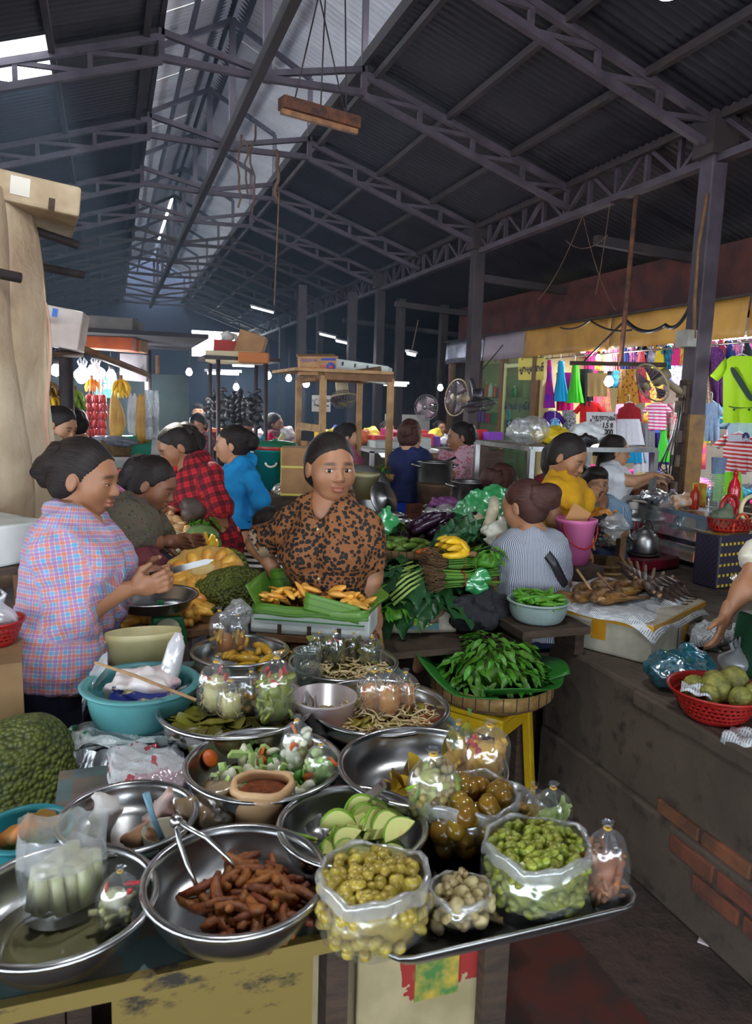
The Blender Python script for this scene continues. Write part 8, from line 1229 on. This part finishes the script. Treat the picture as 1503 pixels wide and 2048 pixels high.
# ---- far stalls: tables, goods and lamps in the depth of the hall
random.seed(21)
far=[(330,880,8.2),(420,890,8.6),(500,880,9.0),(600,880,8.8),(680,888,8.2),(760,884,9.2),(850,890,8.6),(900,884,9.6)]
for i,(x,y,d)in enumerate(far):
 c=PD(x,y,d);t=thing('far_stall_table','dim far stall table beyond the aisle','table',(c[0],c[1],0),group='dim far stall tables');MB().box((0,0,c[2]-.03),(1.2,.8,.04)).build('tabletop',mWoodD,t);MB().box((0,-.36,(c[2]-.06)/2),(1.15,.03,c[2]-.07)).build('front_board',mWoodD,t)
 for k in range(9):
  n_=random.randrange(10);s=(rr(.1,.24),rr(.1,.2),rr(.07,.2));q=(c[0]-.55+.14*k,c[1]+rr(-.25,.25),c[2]-.008)
  if k%3==0:crumple('goods_bag',['pink','white','navy','red','yellow','purple','rose','teal','black','orange'][n_]+' bag of goods on a dim far stall table',q,s,M('far goods %d'%n_,pal[n_],r=.5),k+i,'goods','bags on the far tables',h=.02)
  else:tag(MB().box((0,0,s[2]/2),s).build('goods_box',M('far goods %d'%n_,pal[n_],r=.5),None,q,rot=(0,0,rr(-.4,.4))),['pink','white','navy','red','yellow','purple','rose','teal','black','orange'][n_]+' box of goods on a dim far stall table','goods','boxes on the far tables')
for i,(x,y,d)in enumerate(((700,870,10.),(640,868,11.),(880,866,11.),(460,868,10.5),(775,868,9.8))):person(['shopper in green at the far stalls behind the food counter','dim shopper behind the wooden stand posts','dim shopper near the bright far doorway','dim shopper behind the black rack','dark-haired shopper behind the navy blouse'][i],Jp(d,head=(x,y-10),nb=(x,y+6),shL=(x+12,y+12),shR=(x-12,y+12),pel=(x,y+60),face=fd(.5*(-1)**i,.8,0)),top=[cloth('dull green cloth',(40,90,70)),mPinkT,mWhiteT,mPlaidD,mBoySh][i],bottom=mNavyT,build=.85,bres=.024,hres=.011,eyes=False,hair='short' if i%2 else 'bun')
for i,(x,y,d,L,rz)in enumerate(((446,747,8.5,.35,-.3),(488,731,8.2,.25,-.3),(822,709,9.,.3,.9),(690,686,13.,.8,.9),(655,672,14.,.7,.9),(525,620,15.,.9,.9),(790,770,9.5,.3,0))):tube_lamp(['tube lamp under the black rack','bright tube above the black rack shelf','lone tube lamp hung on a wire in the right aisle','farther tube standing in for a sky gap near the girder','middle tube standing in for a sky gap near the girder','tube standing in for a sky gap under the far roof','short tube by the wooden stand corner'][i],PD(x,y,d),L,rz,10)  # the three farthest tubes are added in place of sky gaps in the roof
for x,y0,y1,d in((822,640,706,9.),(548,380,610,5.)):wire('thin hanging wire above the lone tube lamp' if x>800 else 'long cobwebbed string hanging down from the ridge',[PD(x+(14 if x>800 else 10),y0,d),PD(x,y1,d)],.006,mPoleW)
for i,x in enumerate((600,700,795,880)):p=PD(x,800,12+i*.6);tag(MB().box((0,0,1.7),(.13,.13,3.4)).build('far_post',mSteelD,None,(p[0],p[1],0)),['slim','plain','thick','last'][i]+' dark steel post in the far right aisle','post')
o=tag(MB().box((0,0,0),(.9,.05,1.4)).build('doorway_daylight_panel',M('near-white painted daylight',(236,232,224),r=.9),None,(*PD(815,810,15.)[:2],.7),rot=(0,0,-.3)),'pale panel painted as daylight at the far right doorway','panel')  # solid panel, its near-white colour stands in for daylight through a doorway
# ---- hanging batten lamp and cobwebs under the ridge
hl_=PD(640,228,4.6);t=thing('hanging_batten','rusty unlit batten lamp hanging on cords from the ridge','lamp',hl_);a,b=PD(562,205,4.6)-hl_,PD(714,248,4.9)-hl_;MB().bar(a,b,.09,.07).build('housing',mRust,t);MB().bar(a+np.array([0,0,-.05]),b+np.array([0,0,-.05]),.03,.03).build('dead_tube',M('dusty tube',(170,120,80),(110,76,60),14,r=.6),t)
for u,(x,y,d)in((.15,(635,0,4.6)),(.5,(650,0,4.7)),(.85,(690,0,4.8)),(.85,(640,0,4.6))):MB().tube([a*(1-u)+b*u,PD(x,y,d)-hl_],.005,5).build('cord',mPole,t)
for i,(x,y0,y1,d)in enumerate(((478,270,415,5.6),(492,280,390,5.6),(505,250,430,5.6),(555,300,405,5.4))):
 random.seed(i);wire(['dusty cobweb strand ending in a dead bulb','looped dusty cobweb strand','longest dusty cobweb strand','triangular dusty cobweb hanging by the string'][i],[PD(x+rr(-6,6),y0+(y1-y0)*k/7,d)for k in range(8)],.008 if i<3 else.014,mPoleW,n=3)
for i,(x0,y0,x1,y1)in enumerate(((1165,430,1075,600),(1165,430,1230,620),(1220,400,1190,590),(1130,480,1215,470))):wire(['cobweb wire slanting left under the girder','cobweb wire slanting right under the girder','steep cobweb wire under the girder','sagging cobweb wire under the girder'][i],[PX(x0,y0,4.4),PX(x1,y1,4.4)],.004,mPoleW,.1)
# ---- personal belongings: strap bags, hairband, bracelet, belt pouch
def strap(label,pts,w,mat,name='bag_strap'):
 return None
base=np.array([*iRed['base']]);t=thing('shoulder_bag','brown shoulder bag with strap worn by the woman in red check','bag',(0,0,0));P=[iRed['nb']+iRed['upv']*.02+iRed['fv']*.03-iRed['rv']*.06,iRed['at'](.8,-.05,.135),iRed['at'](.45,-.03,.125),iRed['at'](.2,.0,.14)]
MB().grid(lambda u,v:(lambda i,k:P[i]*(1-k)+P[i+1]*k)(min(int(u*3),2),u*3-min(int(u*3),2))+iRed['rv']*(v-.5)*.035,18,2).build('strap',M('brown strap leather',(96,66,56),r=.6),t,solid=.006);c=PD(392,1022,3.72);V,Q=sdf([('e',c,(.075,.045,.06),None),('c',c+np.array([-.04,0,.035]),c+np.array([.04,0,.035]),.03,.03)],.01,.03,lambda X:wob(X,50,.003));obj('bag_body',smesh('bag',V,Q),M('dark brown bag leather',(84,66,56),(60,48,42),20,r=.5,bump=.3),t)
t=thing('crossbody_strap','black crossbody strap and pouch on the woman in grey stripes','bag',(0,0,0));g=iGry;P=[g['nb']-g['rv']*.05+g['fv']*.05,g['nb']-g['fv']*.075+g['rv']*.01+g['upv']*-.01,g['at'](.72,.07,-.115),g['at'](.45,.125,-.07),g['at'](.25,.15,-.0)]
MB().grid(lambda u,v:(lambda i,k:P[i]*(1-k)+P[i+1]*k)(min(int(u*4),3),u*4-min(int(u*4),3))+g['upv']*(v-.5)*.035+g['rv']*(v-.5)*.02,24,2).build('strap',mFanD,t,solid=.008)
crumple('black_pouch','slack black cloth bag on the lap of the woman in grey stripes',PD(955,1225,3.05)+np.array([0,0,-.08]),(.26,.2,.16),cloth('black bag cloth',(36,34,40)),4,'bag')
wl=PD(556,1152,2.78);tag(MB().tube([wl+.034*(math.cos(a)*nrm(fd(.75,.0,.66))+math.sin(a)*nrm(fd(0,1,0)))for a in np.linspace(0,6.28,18)],.003,5).build('bracelet',M('gold',(214,170,80),r=.25,met=1)),'thin gold bracelet on the wrist of the spotted-shirt woman','bracelet')
# white hairband
# buttons on the spotted shirt
for k in(.86,.70,.54,.38):MB().ell(iLeo['at'](k,.0,.118)-iLeo['base'],(.0045,.003,.0045),None,8,6).build('button',mCrm,pLeo)
ap=iBlu;MB().grid(lambda u,v:ap['at'](.12,(u-.5)*.24,.145-.16*(2*u-1)**2*.5)-ap['base']-np.array([0,0,.55*v]),8,8).build('apron',cloth('black apron cloth',(40,36,42)),pBlu,solid=.004)
# two bulbs hung over the front table, above the frame
bulb('bulb hung over the front display table',(.15,1.35,2.75),42,1.3,r=.04);bulb('bulb hung over the platform of grilled fish',(1.5,1.9,2.8),26,1.3,r=.04)
